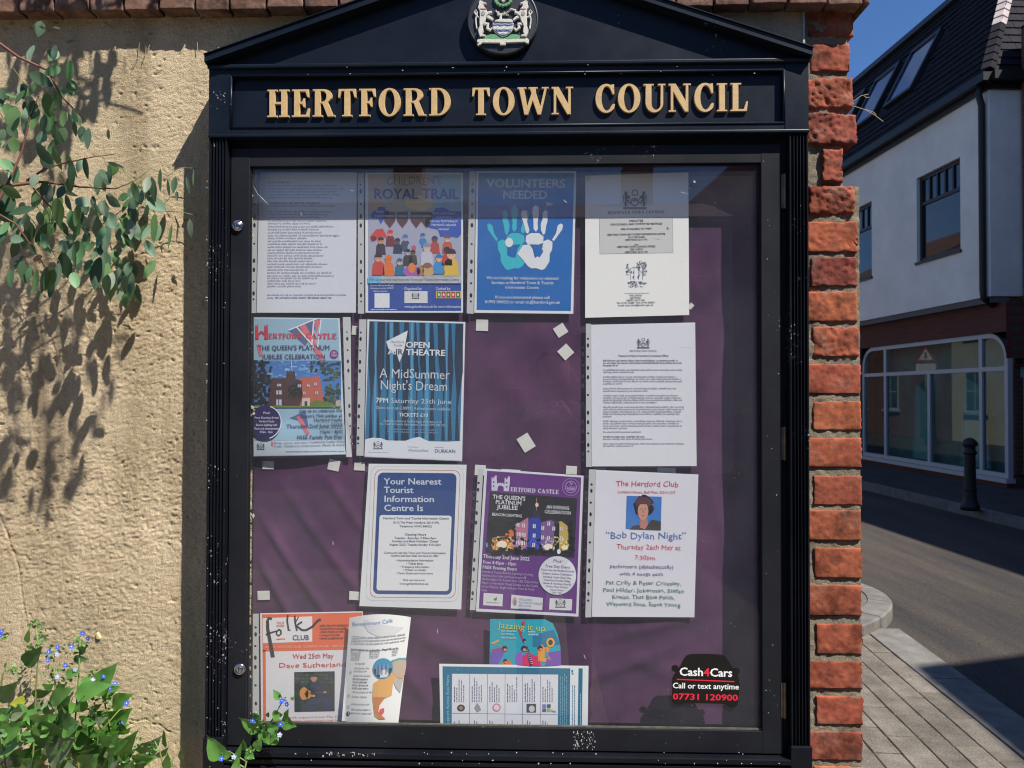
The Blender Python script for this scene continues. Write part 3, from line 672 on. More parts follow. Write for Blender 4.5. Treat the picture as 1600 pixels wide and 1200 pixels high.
# paint losses: flecks, drips and a scraped patch, thin flakes of pale undercoat
rf = random.Random(11)
mb = MB()
def fleck(mb, px, py, y, s, asp=1.0, ang=None):
    p = W(px, py, y); n = rf.randint(5, 7); ang = rf.uniform(0, 3) if ang is None else ang; pts = []
    for k in range(n):
        a = 2*math.pi*k/n; r = s*rf.uniform(0.5, 1.1); u, v = r*math.cos(a), r*asp*math.sin(a)
        pts.append((p.x+u*math.cos(ang)-v*math.sin(ang), p.z+u*math.sin(ang)+v*math.cos(ang)))
    mb.prism([pts], fn, y+0.0002, y-0.00025)
for _ in range(26): fleck(mb, 322.8+rf.random()*1.6, rf.triangular(225, 1140, 560), CF+0.0005, rf.uniform(.0006, .0017), 1.8, 1.57)
for _ in range(12): fleck(mb, rf.choice((329, 340, 351))+rf.uniform(-1, 1), rf.uniform(400, 1140), CF-0.0002, rf.uniform(.0005, .0012))
for _ in range(36): fleck(mb, rf.uniform(390, 1225), rf.choice((1176, 1178, 1188, 1193)), CF-0.0046, rf.uniform(.0005, .0019), 1.0)
for _ in range(26): fleck(mb, rf.uniform(500, 590), rf.uniform(1174, 1182), CF-0.0046, rf.uniform(.001, .0032), 0.4, rf.choice((0, 1.57)))
for _ in range(16): fleck(mb, rf.uniform(330, 1250), rf.uniform(100, 116)-0.014*(rf.random()*0), CF-0.0065, rf.uniform(.0004, .001), 2.2, 1.57)
for _ in range(18): fleck(mb, rf.uniform(1194, 1218), rf.uniform(260, 1160), SF-0.0002, rf.uniform(.0005, .0013))
for _ in range(10): fleck(mb, rf.uniform(400, 1200), rf.uniform(1142, 1165), SF-0.0001, rf.uniform(.0004, .001))
tag(obj('paint_flecks', mb, mat('undercoat_flake', (0.55, 0.55, 0.54), 0.8, var=0.3, vscale=200), board), kind='stuff')
mb = MB()
for _ in range(70):
    cx = rf.choice((899, 902, 911, 918, 924, 927)); fleck(mb, cx+rf.uniform(-3, 3), rf.uniform(1143, 1171), SF-0.0002, rf.uniform(.0007, .0026), 0.45, 1.57+rf.uniform(-.15, .15))
tag(obj('scraped_paint_patch', mb, _mats['undercoat_flake'], board), kind='stuff')

# scratches and smears on the glass
mb = MB()
for x0, y0, x1, y1, s_ in ((402,302,420,320,.0009),(396,290,404,306,.0006),(548,297,554,299,.0008),(880,312,886,317,.0009),(1084,282,1086,286,.0024),(404,990,410,996,.001),(912,1022,915,1030,.0008),(683,982,684,990,.0008),(1062,300,1076,303,.0005),(470,330,471,338,.0006),(520,845,521,852,.0008),(820,900,821,905,.0008)):
    p, q = W(x0, y0, GY), W(x1, y1, GY); d_ = (q-p).normalized(); nn = Vector((-d_.z, 0, d_.x))*s_
    mb.add([p+nn*.2+Vector((0,-.0004,0)), (p+q)/2+nn+Vector((0,-.0004,0)), q+nn*.2+Vector((0,-.0004,0)), q-nn*.2+Vector((0,-.0004,0)), (p+q)/2-nn+Vector((0,-.0004,0)), p-nn*.2+Vector((0,-.0004,0))], [(0,1,2,3,4,5)])
tag(obj('glass_scratches', mb, mat('chalky_smear', (0.42, 0.43, 0.45), 0.8), door), kind='stuff')
# ------------------------------------------------------------------ serif letters
def arc(cx, cy, rx, ry, a0, a1, n=12):
    return [(cx+rx*math.cos(R(a0+(a1-a0)*i/n)), cy+ry*math.sin(R(a0+(a1-a0)*i/n))) for i in range(n+1)]
def S_glyph():
    sp = [(.60, .70), (.585, .80), (.50, .90), (.36, .925), (.22, .89), (.155, .77), (.20, .65), (.34, .56), (.48, .47), (.565, .35), (.54, .19), (.44, .09), (.30, .065), (.16, .10), (.09, .20), (.07, .31)]
    wd = [.03, .04, .055, .06, .075, .095, .105, .11, .11, .105, .09, .065, .055, .05, .04, .03]
    l, r = [], []
    for i, p in enumerate(sp):
        a = Vector(sp[max(0, i-1)]); b = Vector(sp[min(len(sp)-1, i+1)]); t = (b-a).normalized(); n = Vector((-t.y, t.x))
        l.append((p[0]+n.x*wd[i], p[1]+n.y*wd[i])); r.append((p[0]-n.x*wd[i], p[1]-n.y*wd[i]))
    return [l+r[::-1]], .66
SER = {
 'H': ([[(0,0),(.38,0),(.38,.07),(.30,.07),(.30,.46),(.52,.46),(.52,.07),(.44,.07),(.44,0),(.82,0),(.82,.07),(.74,.07),(.74,.93),(.82,.93),(.82,1),(.44,1),(.44,.93),(.52,.93),(.52,.56),(.30,.56),(.30,.93),(.38,.93),(.38,1),(0,1),(0,.93),(.08,.93),(.08,.07),(0,.07)]], .82),
 'E': ([[(0,0),(.64,0),(.67,.32),(.60,.32),(.52,.09),(.30,.09),(.30,.46),(.38,.46),(.43,.35),(.49,.35),(.49,.68),(.43,.68),(.38,.56),(.30,.56),(.30,.91),(.50,.91),(.57,.71),(.64,.71),(.62,1),(0,1),(0,.93),(.08,.93),(.08,.07),(0,.07)]], .67),
 'F': ([[(0,0),(.42,0),(.42,.07),(.30,.07),(.30,.46),(.38,.46),(.43,.35),(.49,.35),(.49,.68),(.43,.68),(.38,.56),(.30,.56),(.30,.91),(.48,.91),(.55,.70),(.62,.70),(.60,1),(0,1),(0,.93),(.08,.93),(.08,.07),(0,.07)]], .62),
 'L': ([[(0,0),(.60,0),(.64,.36),(.57,.36),(.48,.09),(.30,.09),(.30,.93),(.40,.93),(.40,1),(0,1),(0,.93),(.08,.93),(.08,.07),(0,.07)]], .64),
 'T': ([[(.15,0),(.53,0),(.53,.07),(.45,.07),(.45,.91),(.54,.91),(.61,.68),(.68,.68),(.66,1),(.02,1),(0,.68),(.07,.68),(.14,.91),(.23,.91),(.23,.07),(.15,.07)]], .68),
 'I': ([[(0,0),(.38,0),(.38,.07),(.30,.07),(.30,.93),(.38,.93),(.38,1),(0,1),(0,.93),(.08,.93),(.08,.07),(0,.07)]], .38),
 'N': ([[(0,0),(.27,0),(.27,.07),(.18,.07),(.18,.70),(.59,0),(.72,0),(.72,.93),(.81,.93),(.81,1),(.53,1),(.53,.93),(.62,.93),(.62,.40),(.27,1),(0,1),(0,.93),(.08,.91),(.08,.07),(0,.07)]], .82),
 'W': ([[(.26,0),(.40,0),(.575,.50),(.75,0),(.88,0),(1.10,.93),(1.17,.93),(1.17,1),(.90,1),(.90,.93),(1.0,.93),(.86,.32),(.70,.78),(.70,.93),(.76,.93),(.76,1),(.41,1),(.41,.93),(.47,.93),(.52,.78),(.37,.32),(.26,.93),(.34,.93),(.34,1),(0,1),(0,.93),(.06,.93)]], 1.17),
 'U': ([[(0,1),(0,.93),(.08,.93),(.08,.32)]+arc(.40, .32, .32, .34, 180, 360)+[(.72,.93),(.80,.93),(.80,1),(.52,1),(.52,.93),(.62,.93),(.62,.32)]+arc(.46, .32, .16, .23, 0, -180)+[(.30,.93),(.38,.93),(.38,1)]], .80),
 'O': ([arc(.41, .5, .41, .52, 0, 360, 28)[:-1], arc(.41, .5, .18, .43, 0, 360, 28)[:-1]], .82),
 'C': ([[(.68,1.0),(.61,1.0),(.58,.96)]+arc(.40, .5, .40, .52, 62, 315, 20)+[(.72,.30),(.64,.32)]+arc(.42, .5, .19, .42, 318, 50, 20)+[(.62,.64),(.69,.64)]], .71),
 'D': ([[(0,0)]+arc(.36, .5, .44, .5, -90, 90, 16)+[(0,1),(0,.93),(.08,.93),(.08,.07),(0,.07)], [(.30,.08)]+arc(.36, .5, .21, .42, -90, 90, 14)+[(.30,.92)]], .80),
 'R': ([[(0,0),(.38,0),(.38,.07),(.30,.07),(.30,.47),(.37,.47),(.56,0),(.84,0),(.84,.07),(.77,.07),(.58,.51)]+arc(.40, .75, .33, .25, -50, 90, 10)+[(0,1),(0,.93),(.08,.93),(.08,.07),(0,.07)], [(.30,.55)]+arc(.38, .735, .13, .185, -90, 90, 8)+[(.30,.92)]], .84),
 'A': ([[(0,0),(.30,0),(.30,.07),(.22,.07),(.27,.24),(.50,.24),(.55,.07),(.47,.07),(.47,0),(.86,0),(.86,.07),(.80,.07),(.51,1),(.35,1),(.08,.07),(0,.07)], [(.30,.33),(.475,.33),(.39,.66)]], .86),
 'S': S_glyph(),
}
def big_word(word, px0, px1, pyt0, pyt1, pyb0, pyb1):
    """raised letters between two ends, each its own object"""
    y = yp
    L0 = W(px0, pyb0, y-0.005); L1 = W(px1, pyb1, y-0.005); T0 = W(px0, pyt0, y-0.005)
    h = T0.z-L0.z
    gap = 0.10
    tot = sum(SER[c][1] for c in word)+gap*(len(word)-1)
    sx = (L1.x-L0.x)/tot; x = 0
    zb = (L0.z+L1.z)/2
    for c in word:
        cont = [[(L0.x+(x+p[0])*sx, zb+p[1]*h) for p in cc] for cc in SER[c][0]]
        mb = MB(); mb.prism(cont, fn, y+0.0005, y-0.0055, 0.0007); obj('letter', mb, M_GOLD, board)
        x += SER[c][1]+gap
zrow = ((140, 184), (139, 181), (131, 176))
big_word('HERTFORD', 417, 704, 139.5, 139.5, 183, 181)
big_word('TOWN', 737, 896, 137, 135, 180.5, 178.5)
big_word('COUNCIL', 930, 1169, 133, 128, 177.5, 172.5)

# ------------------------------------------------------------------ crest roundel
cp = W(786, 36, CF+0.008); cr_ = 0.0725
crest = MB(); crest.lathe_y(cp, [(cr_, CF+0.008), (cr_, CF-0.006), (cr_-0.0015, CF-0.0085), (cr_-0.003, CF-0.009), (cr_-0.004, CF-0.0075), (0.01, CF-0.0075)], 64)
cd = obj('crest_disc', crest, mat('slate_grey_paint', (0.022, 0.026, 0.036), 0.45, var=0.35, vscale=30), board)
M_CW = mat('crest_white', (0.66, 0.65, 0.60), 0.7, var=0.12, vscale=300, bump=0.6, bscale=900)
M_CG = mat('crest_green', (0.13, 0.33, 0.16), 0.7, var=0.2, vscale=200, bump=0.5, bscale=700)
M_CB = mat('crest_blue', (0.22, 0.30, 0.52), 0.6)
M_CR = mat('crest_collar', (0.42, 0.20, 0.18), 0.7)
yc = CF-0.0075
def CX(cx, cy): p = W(700+cx/8, cy/8, yc-0.003); return (p.x, p.z)
def relief(name, contours, mt, h=0.005, ch=0.0009, base=0.0):
    mb = MB()
    for c in contours: mb.prism([[CX(*p) for p in c]], fn, yc+0.0006, yc-base-h, ch)
    return obj(name, mb, mt, cd)
def stroke(pts, w0, w1=None):
    w1 = w0 if w1 is None else w1; l, r = [], []
    for i, p in enumerate(pts):
        a = Vector(pts[max(0, i-1)]); b = Vector(pts[min(len(pts)-1, i+1)]); t = (b-a).normalized(); n = Vector((-t.y, t.x)); w_ = w0+(w1-w0)*i/(len(pts)-1)
        l.append((p[0]+n.x*w_, p[1]+n.y*w_)); r.append((p[0]-n.x*w_, p[1]-n.y*w_))
    return l+r[::-1]
def mir(c, cx=690): return [(2*cx-x, y) for x, y in c]
body = [(385,20),(410,5),(440,25),(480,40),(478,55),(445,62),(450,85),(475,110),(490,150),(545,140),(552,170),(505,190),(480,215),(470,260),(450,300),(435,330),(445,400),(430,430),(470,440),(468,460),(400,465),(385,430),(372,385),(395,330),(392,270),(398,200),(392,130),(370,100),(385,60)]
arm2 = stroke([(480, 200), (530, 225), (565, 255)], 22, 14)
leg2 = stroke([(450, 300), (500, 300), (490, 350), (530, 380), (555, 350)], 24, 14)
tail = stroke([(400, 220), (360, 200), (330, 150), (350, 125), (368, 150), (345, 240), (350, 300), (360, 360)], 11, 9)
arms_d = {'h': 0.006}
for f_, side in ((lambda c: c, 'l'), (mir, 'r')):
    o = relief('hart_supporter', [f_(body)], M_CW, 0.0065)
    relief('hart_supporter', [f_(arm2), f_(leg2)], M_CW, 0.0052)
    relief('hart_supporter', [f_(tail)], M_CW, 0.0042)
    relief('hart_collar', [f_(stroke([(405, 118), (440, 125), (480, 118)], 12))], M_CR, 0.0072, base=0.0)
    relief('hart_badge', [f_(arc(440, 180, 30, 34, 0, 360, 12)[:-1])], mat('crest_grey', (0.30, 0.32, 0.33), 0.7), 0.0072)
# stag's head, shield, wreath, mound and ribbon
relief('stag_head', [[(580,280),(590,255),(640,240),(648,200),(610,190),(615,172),(655,168),(680,175),(672,210),(675,238),(790,240),(810,262),(805,290)]], M_CW, 0.0058)
relief('antler', [stroke([(640, 175), (610, 150), (595, 125)], 9, 6), stroke([(615, 158), (640, 140)], 7, 5), stroke([(668, 178), (710, 172), (745, 150), (770, 135)], 9, 6), stroke([(715, 170), (730, 185), (760, 182)], 7, 5), stroke([(700, 168), (700, 145)], 6, 5), stroke([(770, 135), (785, 112), (850, 130)], 10, 12)], M_CW, 0.0046)
sh = [(555,285),(820,285),(815,350),(790,400),(745,440),(685,468),(625,440),(580,400),(558,350)]
relief('shield', [sh], M_CW, 0.0040)
def band(y0, y1, k):
    top = [(560+i*(255)/14.0, y0+6*math.sin(i*1.3+k)) for i in range(15)]; bot = [(560+i*(255)/14.0, y1+6*math.sin(i*1.3+k+.4)) for i in range(14, -1, -1)]
    hw = lambda y: 130 if y < 350 else 130-(y-350)*1.05
    cl = lambda p: (max(688-hw(p[1]), min(688+hw(p[1]), p[0])), p[1])
    return [cl(p) for p in top+bot]
relief('shield_wave', [band(292, 322, 0), band(362, 388, 1), band(418, 440, 2)], M_CB, 0.0050)
relief('green_mound', [[(365,500),(375,478),(440,470),(480,440),(540,425),(590,430),(640,462),(690,478),(740,462),(790,428),(850,425),(900,445),(950,465),(1000,478),(1010,500),(1000,520),(370,520)]], M_CG, 0.0036)
relief('ribbon', [[(362,500),(400,488),(680,494),(705,486),(730,494),(990,482),(1010,500),(1012,545),(985,548),(960,530),(722,540),(720,568),(650,568),(645,542),(430,540),(415,560),(375,575),(360,555),(385,540),(362,530)]], M_CW, 0.0050)
wr = []
for k in range(16):
    a = math.radians(k*22.5); c0 = (690+98*math.cos(a), -15+82*math.sin(a)); wr.append(arc(c0[0], c0[1], 24, 22, 0, 360, 8)[:-1])
relief('laurel_wreath', wr, M_CG, 0.0048)
relief('wreath_rose', [arc(690, -10, 26, 42, 0, 360, 12)[:-1]], M_CW, 0.0055)
# ------------------------------------------------------------------ type: glyphs of the built-in face, cached
_gl = {}
def glyph(ch, bold):
    k = (ch, bold)
    if k in _gl: return _gl[k]
    def mesh(body, off):
        cu = bpy.data.curves.new('t', 'FONT'); cu.body = body; cu.resolution_u = 2; cu.offset = off; cu.size = 1; cu.fill_mode = 'FRONT'
        o = bpy.data.objects.new('t', cu); me = o.to_mesh()
        vs = [tuple(v.co[:2]) for v in me.vertices]; fs = [tuple(p.vertices) for p in me.polygons]
        o.to_mesh_clear(); bpy.data.objects.remove(o); bpy.data.curves.remove(cu); return vs, fs
    v, f = mesh(ch, bold) if ch != ' ' else ([], [])
    a = mesh('H'+ch+'H', 0)[0]; b = mesh('HH', 0)[0]
    adv = (max(p[0] for p in a)-min(p[0] for p in a))-(max(p[0] for p in b)-min(p[0] for p in b))
    _gl[k] = (v, f, adv+bold*1.0); return _gl[k]
_H = max(p[1] for p in glyph('H', 0)[0])
def typeset(s, bold=0.0):
    x = 0; V = []; Fc = []
    for ch in s:
        v, f, adv = glyph(ch, bold); n = len(V)
        V += [((p[0]+x)/_H, p[1]/_H) for p in v]; Fc += [tuple(i+n for i in g) for g in f]; x += adv
    return V, Fc, x/_H
def serif_set(s, gap=0.1):
    x = 0; out_ = []
    for ch in s:
        if ch == ' ': x += 0.45; continue
        cc, wd = SER[ch]; out_.append([[(p[0]+x, p[1]) for p in c] for c in cc]); x += wd+gap
    return out_, x-gap
_ink = {}
def ink(rgb, rough=0.55, k=1.0):
    key = tuple(rgb)+(rough,)
    if key not in _ink:
        c = lin(rgb); _ink[key] = mat('print_%02x%02x%02x' % tuple(int(v) for v in rgb) + ('' if rough == 0.55 else '_matt'), tuple(v*k for v in c), rough, spec=0.35)
    return _ink[key]
STEPW = 0.00013
class Sheet:
    def __init__(s, name, label, cat, origin, scale, corners, col=(238, 238, 240), y=None, curve=None, rot=0, group='notices pinned inside the cabinet', nx=10, ny=14, thick=True, sheet_name='paper'):
        s.o = origin; s.k = scale; s.y = BY-0.009 if y is None else y; s.bent = curve is not None; s.curve = curve or (lambda x, y_: 0.0); s.sw = STEPW*(1.5 if curve else 1); s.rot = R(rot)
        cx = sum(c[0] for c in corners)/4; cy = sum(c[1] for c in corners)/4
        p = s.P(cx, corners[2][1], 0)
        s.t = thing(name, label, cat, (p.x, s.y, p.z), group); s.parts = {}; s.corners = corners
        s.quad(sheet_name, corners, col, 0, nx, ny)
    def P(s, x, y, lvl):
        p = W(s.o[0]+x/s.k, s.o[1]+y/s.k, s.y)
        return Vector((p.x, s.y-s.curve(x, y)-lvl*s.sw, p.z))
    def put(s, name, m, vs, fs):
        k = (name, m.name)
        if k not in s.parts: s.parts[k] = (MB(), m)
        s.parts[k][0].add(vs, fs)
    def quad(s, name, c, col, lvl=1, nx=6, ny=8):
        m = col if not isinstance(col, tuple) else ink(col)
        vs = []; 
        for j in range(ny+1):
            for i in range(nx+1):
                u, v = i/nx, j/ny
                x = (c[0][0]*(1-u)+c[1][0]*u)*(1-v)+(c[3][0]*(1-u)+c[2][0]*u)*v; y = (c[0][1]*(1-u)+c[1][1]*u)*(1-v)+(c[3][1]*(1-u)+c[2][1]*u)*v
                vs.append(s.P(x, y, lvl))
        s.put(name, m, vs, [(j*(nx+1)+i, j*(nx+1)+i+1, (j+1)*(nx+1)+i+1, (j+1)*(nx+1)+i) for j in range(ny) for i in range(nx)])
    def rect(s, name, x0, y0, x1, y1, col, lvl=1, sk=None):
        """rectangle turned by the sheet's own tilt about its centre"""
        cx, cy = (x0+x1)/2, (y0+y1)/2
        q = [s.turn(x, y, cx, cy) for x, y in ((x0, y0), (x1, y0), (x1, y1), (x0, y1))]
        nx = 6 if x1-x0 > 60 else 1; ny = 6 if y1-y0 > 60 else 1
        s.quad(name, q, col, lvl, nx, ny)
    def turn(s, x, y, cx, cy):
        c, d = math.cos(s.rot), math.sin(s.rot); dx, dy = x-cx, y-cy
        return (cx+dx*c-dy*d, cy+dx*d+dy*c)
    def poly(s, name, conts, col, lvl=1):
        if not isinstance(conts[0][0], (list, tuple)): conts = [conts]
        m = col if not isinstance(col, tuple) else ink(col)
        flat = [p for c in conts for p in c]
        tr = geometry.tessellate_polygon([[Vector((p[0], p[1], 0)) for p in c] for c in conts])
        if not s.bent: s.put(name, m, [s.P(p[0], p[1], lvl) for p in flat], tr); return
        bm = bmesh.new(); vv = [bm.verts.new((p[0], p[1], 0)) for p in flat]
        for t_ in tr:
            try: bm.faces.new([vv[i] for i in t_])
            except ValueError: pass
        for _ in range(5):
            le = [e for e in bm.edges if e.calc_length() > 34]
            if not le: break
            bmesh.ops.subdivide_edges(bm, edges=le, cuts=1); bmesh.ops.triangulate(bm, faces=bm.faces)
        bm.verts.index_update(); s.put(name, m, [s.P(v.co.x, v.co.y, lvl) for v in bm.verts], [[v.index for v in f.verts] for f in bm.faces]); bm.free()
    def ell(s, name, cx, cy, rx, ry, col, lvl=1, n=20):
        s.poly(name, arc(cx, cy, rx, ry, 0, 360, n)[:-1], col, lvl)
    def text(s, x, y, h, txt, col, lvl=4, width=None, al='c', bold=0.0, rot=None, serif=False, name='lettering', shear=0.0, gap=0.1, jit=0):
        rot = s.rot if rot is None else R(rot); m = col if not isinstance(col, tuple) else ink(col)
        c, d = math.cos(rot), math.sin(rot)
        if serif:
            gl, tw = serif_set(txt, gap)
        else: V, Fc, tw = typeset(txt, -bold*0 if bold >= 0 else bold)
        sx = h if width is None else width/tw
        tot = tw*sx; ox = {'l': 0, 'c': -tot/2, 'r': -tot}[al]
        def mp(p):
            u = ox+p[0]*sx+p[1]*h*shear; v = -p[1]*h
            if jit: v += jit*math.sin(p[0]*2.3+x)
            return s.P(x+u*c-v*d, y+u*d+v*c, lvl)
        if serif:
            for cc in gl:
                fl = [p for k in cc for p in k]; tr = geometry.tessellate_polygon([[Vector((p[0], p[1], 0)) for p in k] for k in cc])
                s.put(name, m, [mp(p) for p in fl], tr)
        else:
            s.put(name, m, [mp(p) for p in V], Fc)
            if bold > 0.008:
                for q_, (bx_, by_) in enumerate(((-.5, 0), (.5, 0), (0, .35), (0, -.35))):
                    off = Vector((0, -(q_+1)*0.2*s.sw, 0)); k_ = 1.7*bold
                    s.put(name, m, [mp((p[0]+bx_*k_, p[1]+by_*k_))+off for p in V], Fc)
    def blur(s, x0, x1, y, h, col, seed=0, lvl=4, name='small_print', rot=None, dens=1.0):
        """a line too small to read: word-long dashes of ink with a ragged height"""
        r = random.Random(seed*7+int(y)); x = x0; rot = s.rot if rot is None else R(rot); sl_ = math.tan(rot)
        m = col if not isinstance(col, tuple) else ink(col)
        while x < x1:
            L_ = min(h*r.uniform(1.2, 5.5)*dens, x1-x); k = x
            while k < x+L_:
                w_ = h*r.uniform(0.22, 0.42); hh = h*r.choice((0.62, 0.62, 0.7, 0.95)); dn = h*r.choice((0, 0, 0, 0.2))
                yy = y+(k-x0)*sl_
                a = [(k, yy-hh), (k+w_, yy-hh), (k+w_, yy+dn), (k, yy+dn)]
                s.put(name, m, [s.P(p[0], p[1], lvl) for p in a], [(0, 1, 2, 3)]); k += w_+h*r.uniform(0.10, 0.2)
            x += L_+h*0.6
    def crest(s, cx, cy, w_, col, name='crest_print'):
        k = w_/100
        f_ = lambda pts: [(cx+(x-690)*k/6.6, cy+(y-300)*k/6.6) for x, y in pts]
        for b in (body, mir(body)): s.poly(name, f_(b), col, 4)
        for b in (arm2, leg2, tail): s.poly(name, f_(b), col, 4); s.poly(name, f_(mir(b)), col, 4)
        s.poly(name, [f_(sh), [(x, y) for x, y in f_([(590,310),(785,310),(780,345),(760,390),(685,440),(610,390),(592,345)])]], col, 4)
        s.poly(name, [f_(arc(690, 60, 100, 95, 0, 360, 16)[:-1]), f_(arc(690, 60, 72, 68, 0, 360, 16)[:-1])], col, 4)
        s.poly(name, f_([(620,225),(760,225),(790,262),(600,262)]), col, 4)
        s.poly(name, f_([(340,485),(1040,485),(1050,555),(330,555)]), col, 4)
    def sleeve(s, side, corners, strip, holes, strip_col=None):
        """clear punched pocket in front of the sheet; strip = 4 corners, holes = [(x,y,rx,ry)]"""
        vs = []; nx, ny = 12, 16
        mb = MB(); c = corners
        for j in range(ny+1):
            for i in range(nx+1):
                u, v = i/nx, j/ny
                x = (c[0][0]*(1-u)+c[1][0]*u)*(1-v)+(c[3][0]*(1-u)+c[2][0]*u)*v; y = (c[0][1]*(1-u)+c[1][1]*u)*(1-v)+(c[3][1]*(1-u)+c[2][1]*u)*v
                vs.append(s.P(x, y, 9)+Vector((0, -0.0012*vnoise(np.array(x*.02), np.array(y*.013)), 0)))
        mb.add(vs, [(j*(nx+1)+i, j*(nx+1)+i+1, (j+1)*(nx+1)+i+1, (j+1)*(nx+1)+i) for j in range(ny) for i in range(nx)])
        sl_ = obj('plastic_sleeve', mb, M_SLEEVE, s.t, True, False)
        if strip:
            conts = [strip]+[arc(x, y, a, b, 0, 360, 10)[:-1] for x, y, a, b in holes]
            flat = [p for k in conts for p in k]; tr = geometry.tessellate_polygon([[Vector((p[0], p[1], 0)) for p in k] for k in conts])
            mb = MB(); mb.add([s.P(p[0], p[1], 2) for p in flat], tr); obj('punched_strip', mb, strip_col or M_STRIP, s.t, False, False)
    def done(s):
        for (nm, _), (mb, m) in s.parts.items(): obj(nm, mb, m, s.t, False, False)
        return s.t
def hole_col(x0, y0, x1, y1, pat, a=8, b=14):
    """pat: fractions down the strip, + 's' small or 'l' long"""
    return [(x0+(x1-x0)*t, y0+(y1-y0)*t, a*(0.8 if k == 's' else 1), a*0.8 if k == 's' else b) for t, k in pat]
PAT = [(0.085, 's'), (0.135, 'l'), (0.23, 's'), (0.32, 'l'), (0.39, 'l'), (0.53, 's'), (0.66, 'l'), (0.73, 'l'), (0.82, 's'), (0.91, 'l'), (0.955, 's')]
INK = (52, 54, 66); GREY = (105, 108, 122); WH = (238, 240, 244)

# A  council list, upper left
s = Sheet('printed_notice', 'plain typed list of addresses in a plastic sleeve, top left corner of the board', 'notice', (390, 265), 5.333, [(82, 22), (893, 22), (886, 1192), (58, 1192)], (226, 228, 238))
for i, (y, x1) in enumerate(((105, 340), (132, 725), (158, 785), (182, 725), (207, 750), (232, 690), (275, 580), (300, 710), (348, 695), (372, 650), (396, 580), (420, 640), (444, 505), (470, 705), (494, 580), (520, 600), (545, 755), (567, 475), (592, 595), (615, 605), (640, 650), (665, 600), (688, 580), (712, 615), (735, 530), (758, 525), (783, 648), (805, 605), (830, 480), (855, 685), (880, 705), (900, 565), (922, 420), (945, 550), (968, 430), (1040, 805), (1065, 200))):
    s.blur(158-i*0.3, x1, y+8, 14, (130, 134, 150) if i in (0, 6) else (182, 185, 198), i)
s.blur(215, 475, 1072, 13, (80, 140, 200), 99); s.blur(485, 680, 1072, 13, (112, 116, 136), 98)
s.sleeve('l', [(18, 22), (897, 22), (893, 1200), (14, 1200)], [(20, 24), (74, 24), (54, 1195), (14, 1195)], hole_col(46, 40, 32, 1130, PAT, 11, 20)); s.done()

# B  children's trail
s = Sheet('printed_notice', 'children\'s royal trail poster with knitted dolls on blue, beside the plain list at top left', 'poster', (565, 265), 5.333, [(30, 25), (845, 25), (845, 1192), (32, 1192)], WH)
s.rect('picture_ground', 55, 40, 830, 1178, (52, 84, 170), 1)
s.rect('picture_ground', 56, 41, 829, 345, (196, 186, 170), 2); s.rect('picture_ground', 56, 345, 829, 890, (176, 178, 200), 2)
for i, (x0, x1, c) in enumerate(((56, 190, (214, 182, 150)), (190, 350, (196, 190, 170)), (600, 829, (150, 190, 215)))): s.rect('picture_ground', x0, 42, x1, 340, c, 3)
s.ell('sun_disc', 480, 280, 120, 60, (232, 205, 150), 3)
s.text(435, 125, 62, "CHILDREN'S", (96, 92, 92), width=460, jit=8)
s.text(455, 245, 84, 'ROYAL TRAIL', (38, 60, 150), width=710, bold=.045)
s.text(660, 282, 24, '1st June 2022', (225, 225, 228), width=230)
s.poly('speech_blot', [(75,380),(100,345),(130,340),(140,310),(190,310),(200,335),(235,350),(225,400),(190,410),(160,455),(140,410),(85,400)], (48, 88, 185), 4)
s.text(152, 360, 18, 'FREE', WH, 5, width=60); s.text(152, 398, 18, 'EVENT!', WH, 5, width=85)
s.poly('speech_blot', [(528,420),(545,380),(590,360),(620,320),(680,315),(740,345),(829,350),(829,540),(800,570),(750,560),(720,555),(655,560),(635,500),(560,485),(530,460)], (48, 88, 185), 4)
for y, t, w_ in ((373, 'How many Royal', 180), (405, 'characters', 130), (438, 'can you find hiding in', 230), (470, "Hertford's selected", 205), (505, 'venues?', 90)): s.text(685, y, 20, t, WH, 5, width=w_)
for x in (235, 340, 455, 540): s.poly('bunting', [(x-45, 352), (x+45, 352), (x+45, 430), (x, 490), (x-45, 430)], (92, 58, 66), 4); s.rect('bunting', x-40, 380, x+40, 396, (190, 180, 190), 5)
s.poly('scooter', [(70,560),(120,500),(175,490),(215,560),(180,575),(150,560),(110,595),(80,600)], (214, 70, 62), 4); s.ell('scooter', 102, 575, 22, 22, (120, 40, 44), 5)
dr = random.Random(4)
def doll(x, y, w_, body_, head=(226, 178, 140), hat=None, lv=5, hgt=1.0):
    s.poly('doll', [(x-w_*.5, y), (x-w_*.42, y-w_*.9*hgt), (x-w_*.18, y-w_*1.15*hgt), (x+w_*.18, y-w_*1.15*hgt), (x+w_*.42, y-w_*.9*hgt), (x+w_*.5, y)], body_, lv)
    hy = y-w_*1.35*hgt
    s.ell('doll', x, hy, w_*.28, w_*.3, head, lv+1, 12)
    s.poly('doll', arc(x, hy-w_*.06, w_*.31, w_*.34, 180, 360, 8), hat or (50, 38, 40), lv+2)
    s.ell('doll', x-w_*.1, hy+2, 3, 4, (40, 30, 30), lv+3, 6); s.ell('doll', x+w_*.1, hy+2, 3, 4, (40, 30, 30), lv+3, 6)
for a in ((240, 640, 80, (120, 40, 46), (235, 150, 140), (215, 60, 60)), (300, 700, 75, (42, 52, 90), (110, 78, 66), (40, 40, 50)), (365, 680, 80, (70, 78, 110), (190, 180, 190), (60, 120, 190)), (160, 710, 85, (60, 46, 60), (226, 160, 120), None), (610, 700, 85, (188, 74, 62), (130, 88, 70), (56, 58, 100)), (715, 700, 90, (206, 92, 70), (236, 190, 175), (120, 90, 110)), (510, 650, 70, (60, 130, 200), (150, 170, 200), (40, 100, 180))): doll(*a)
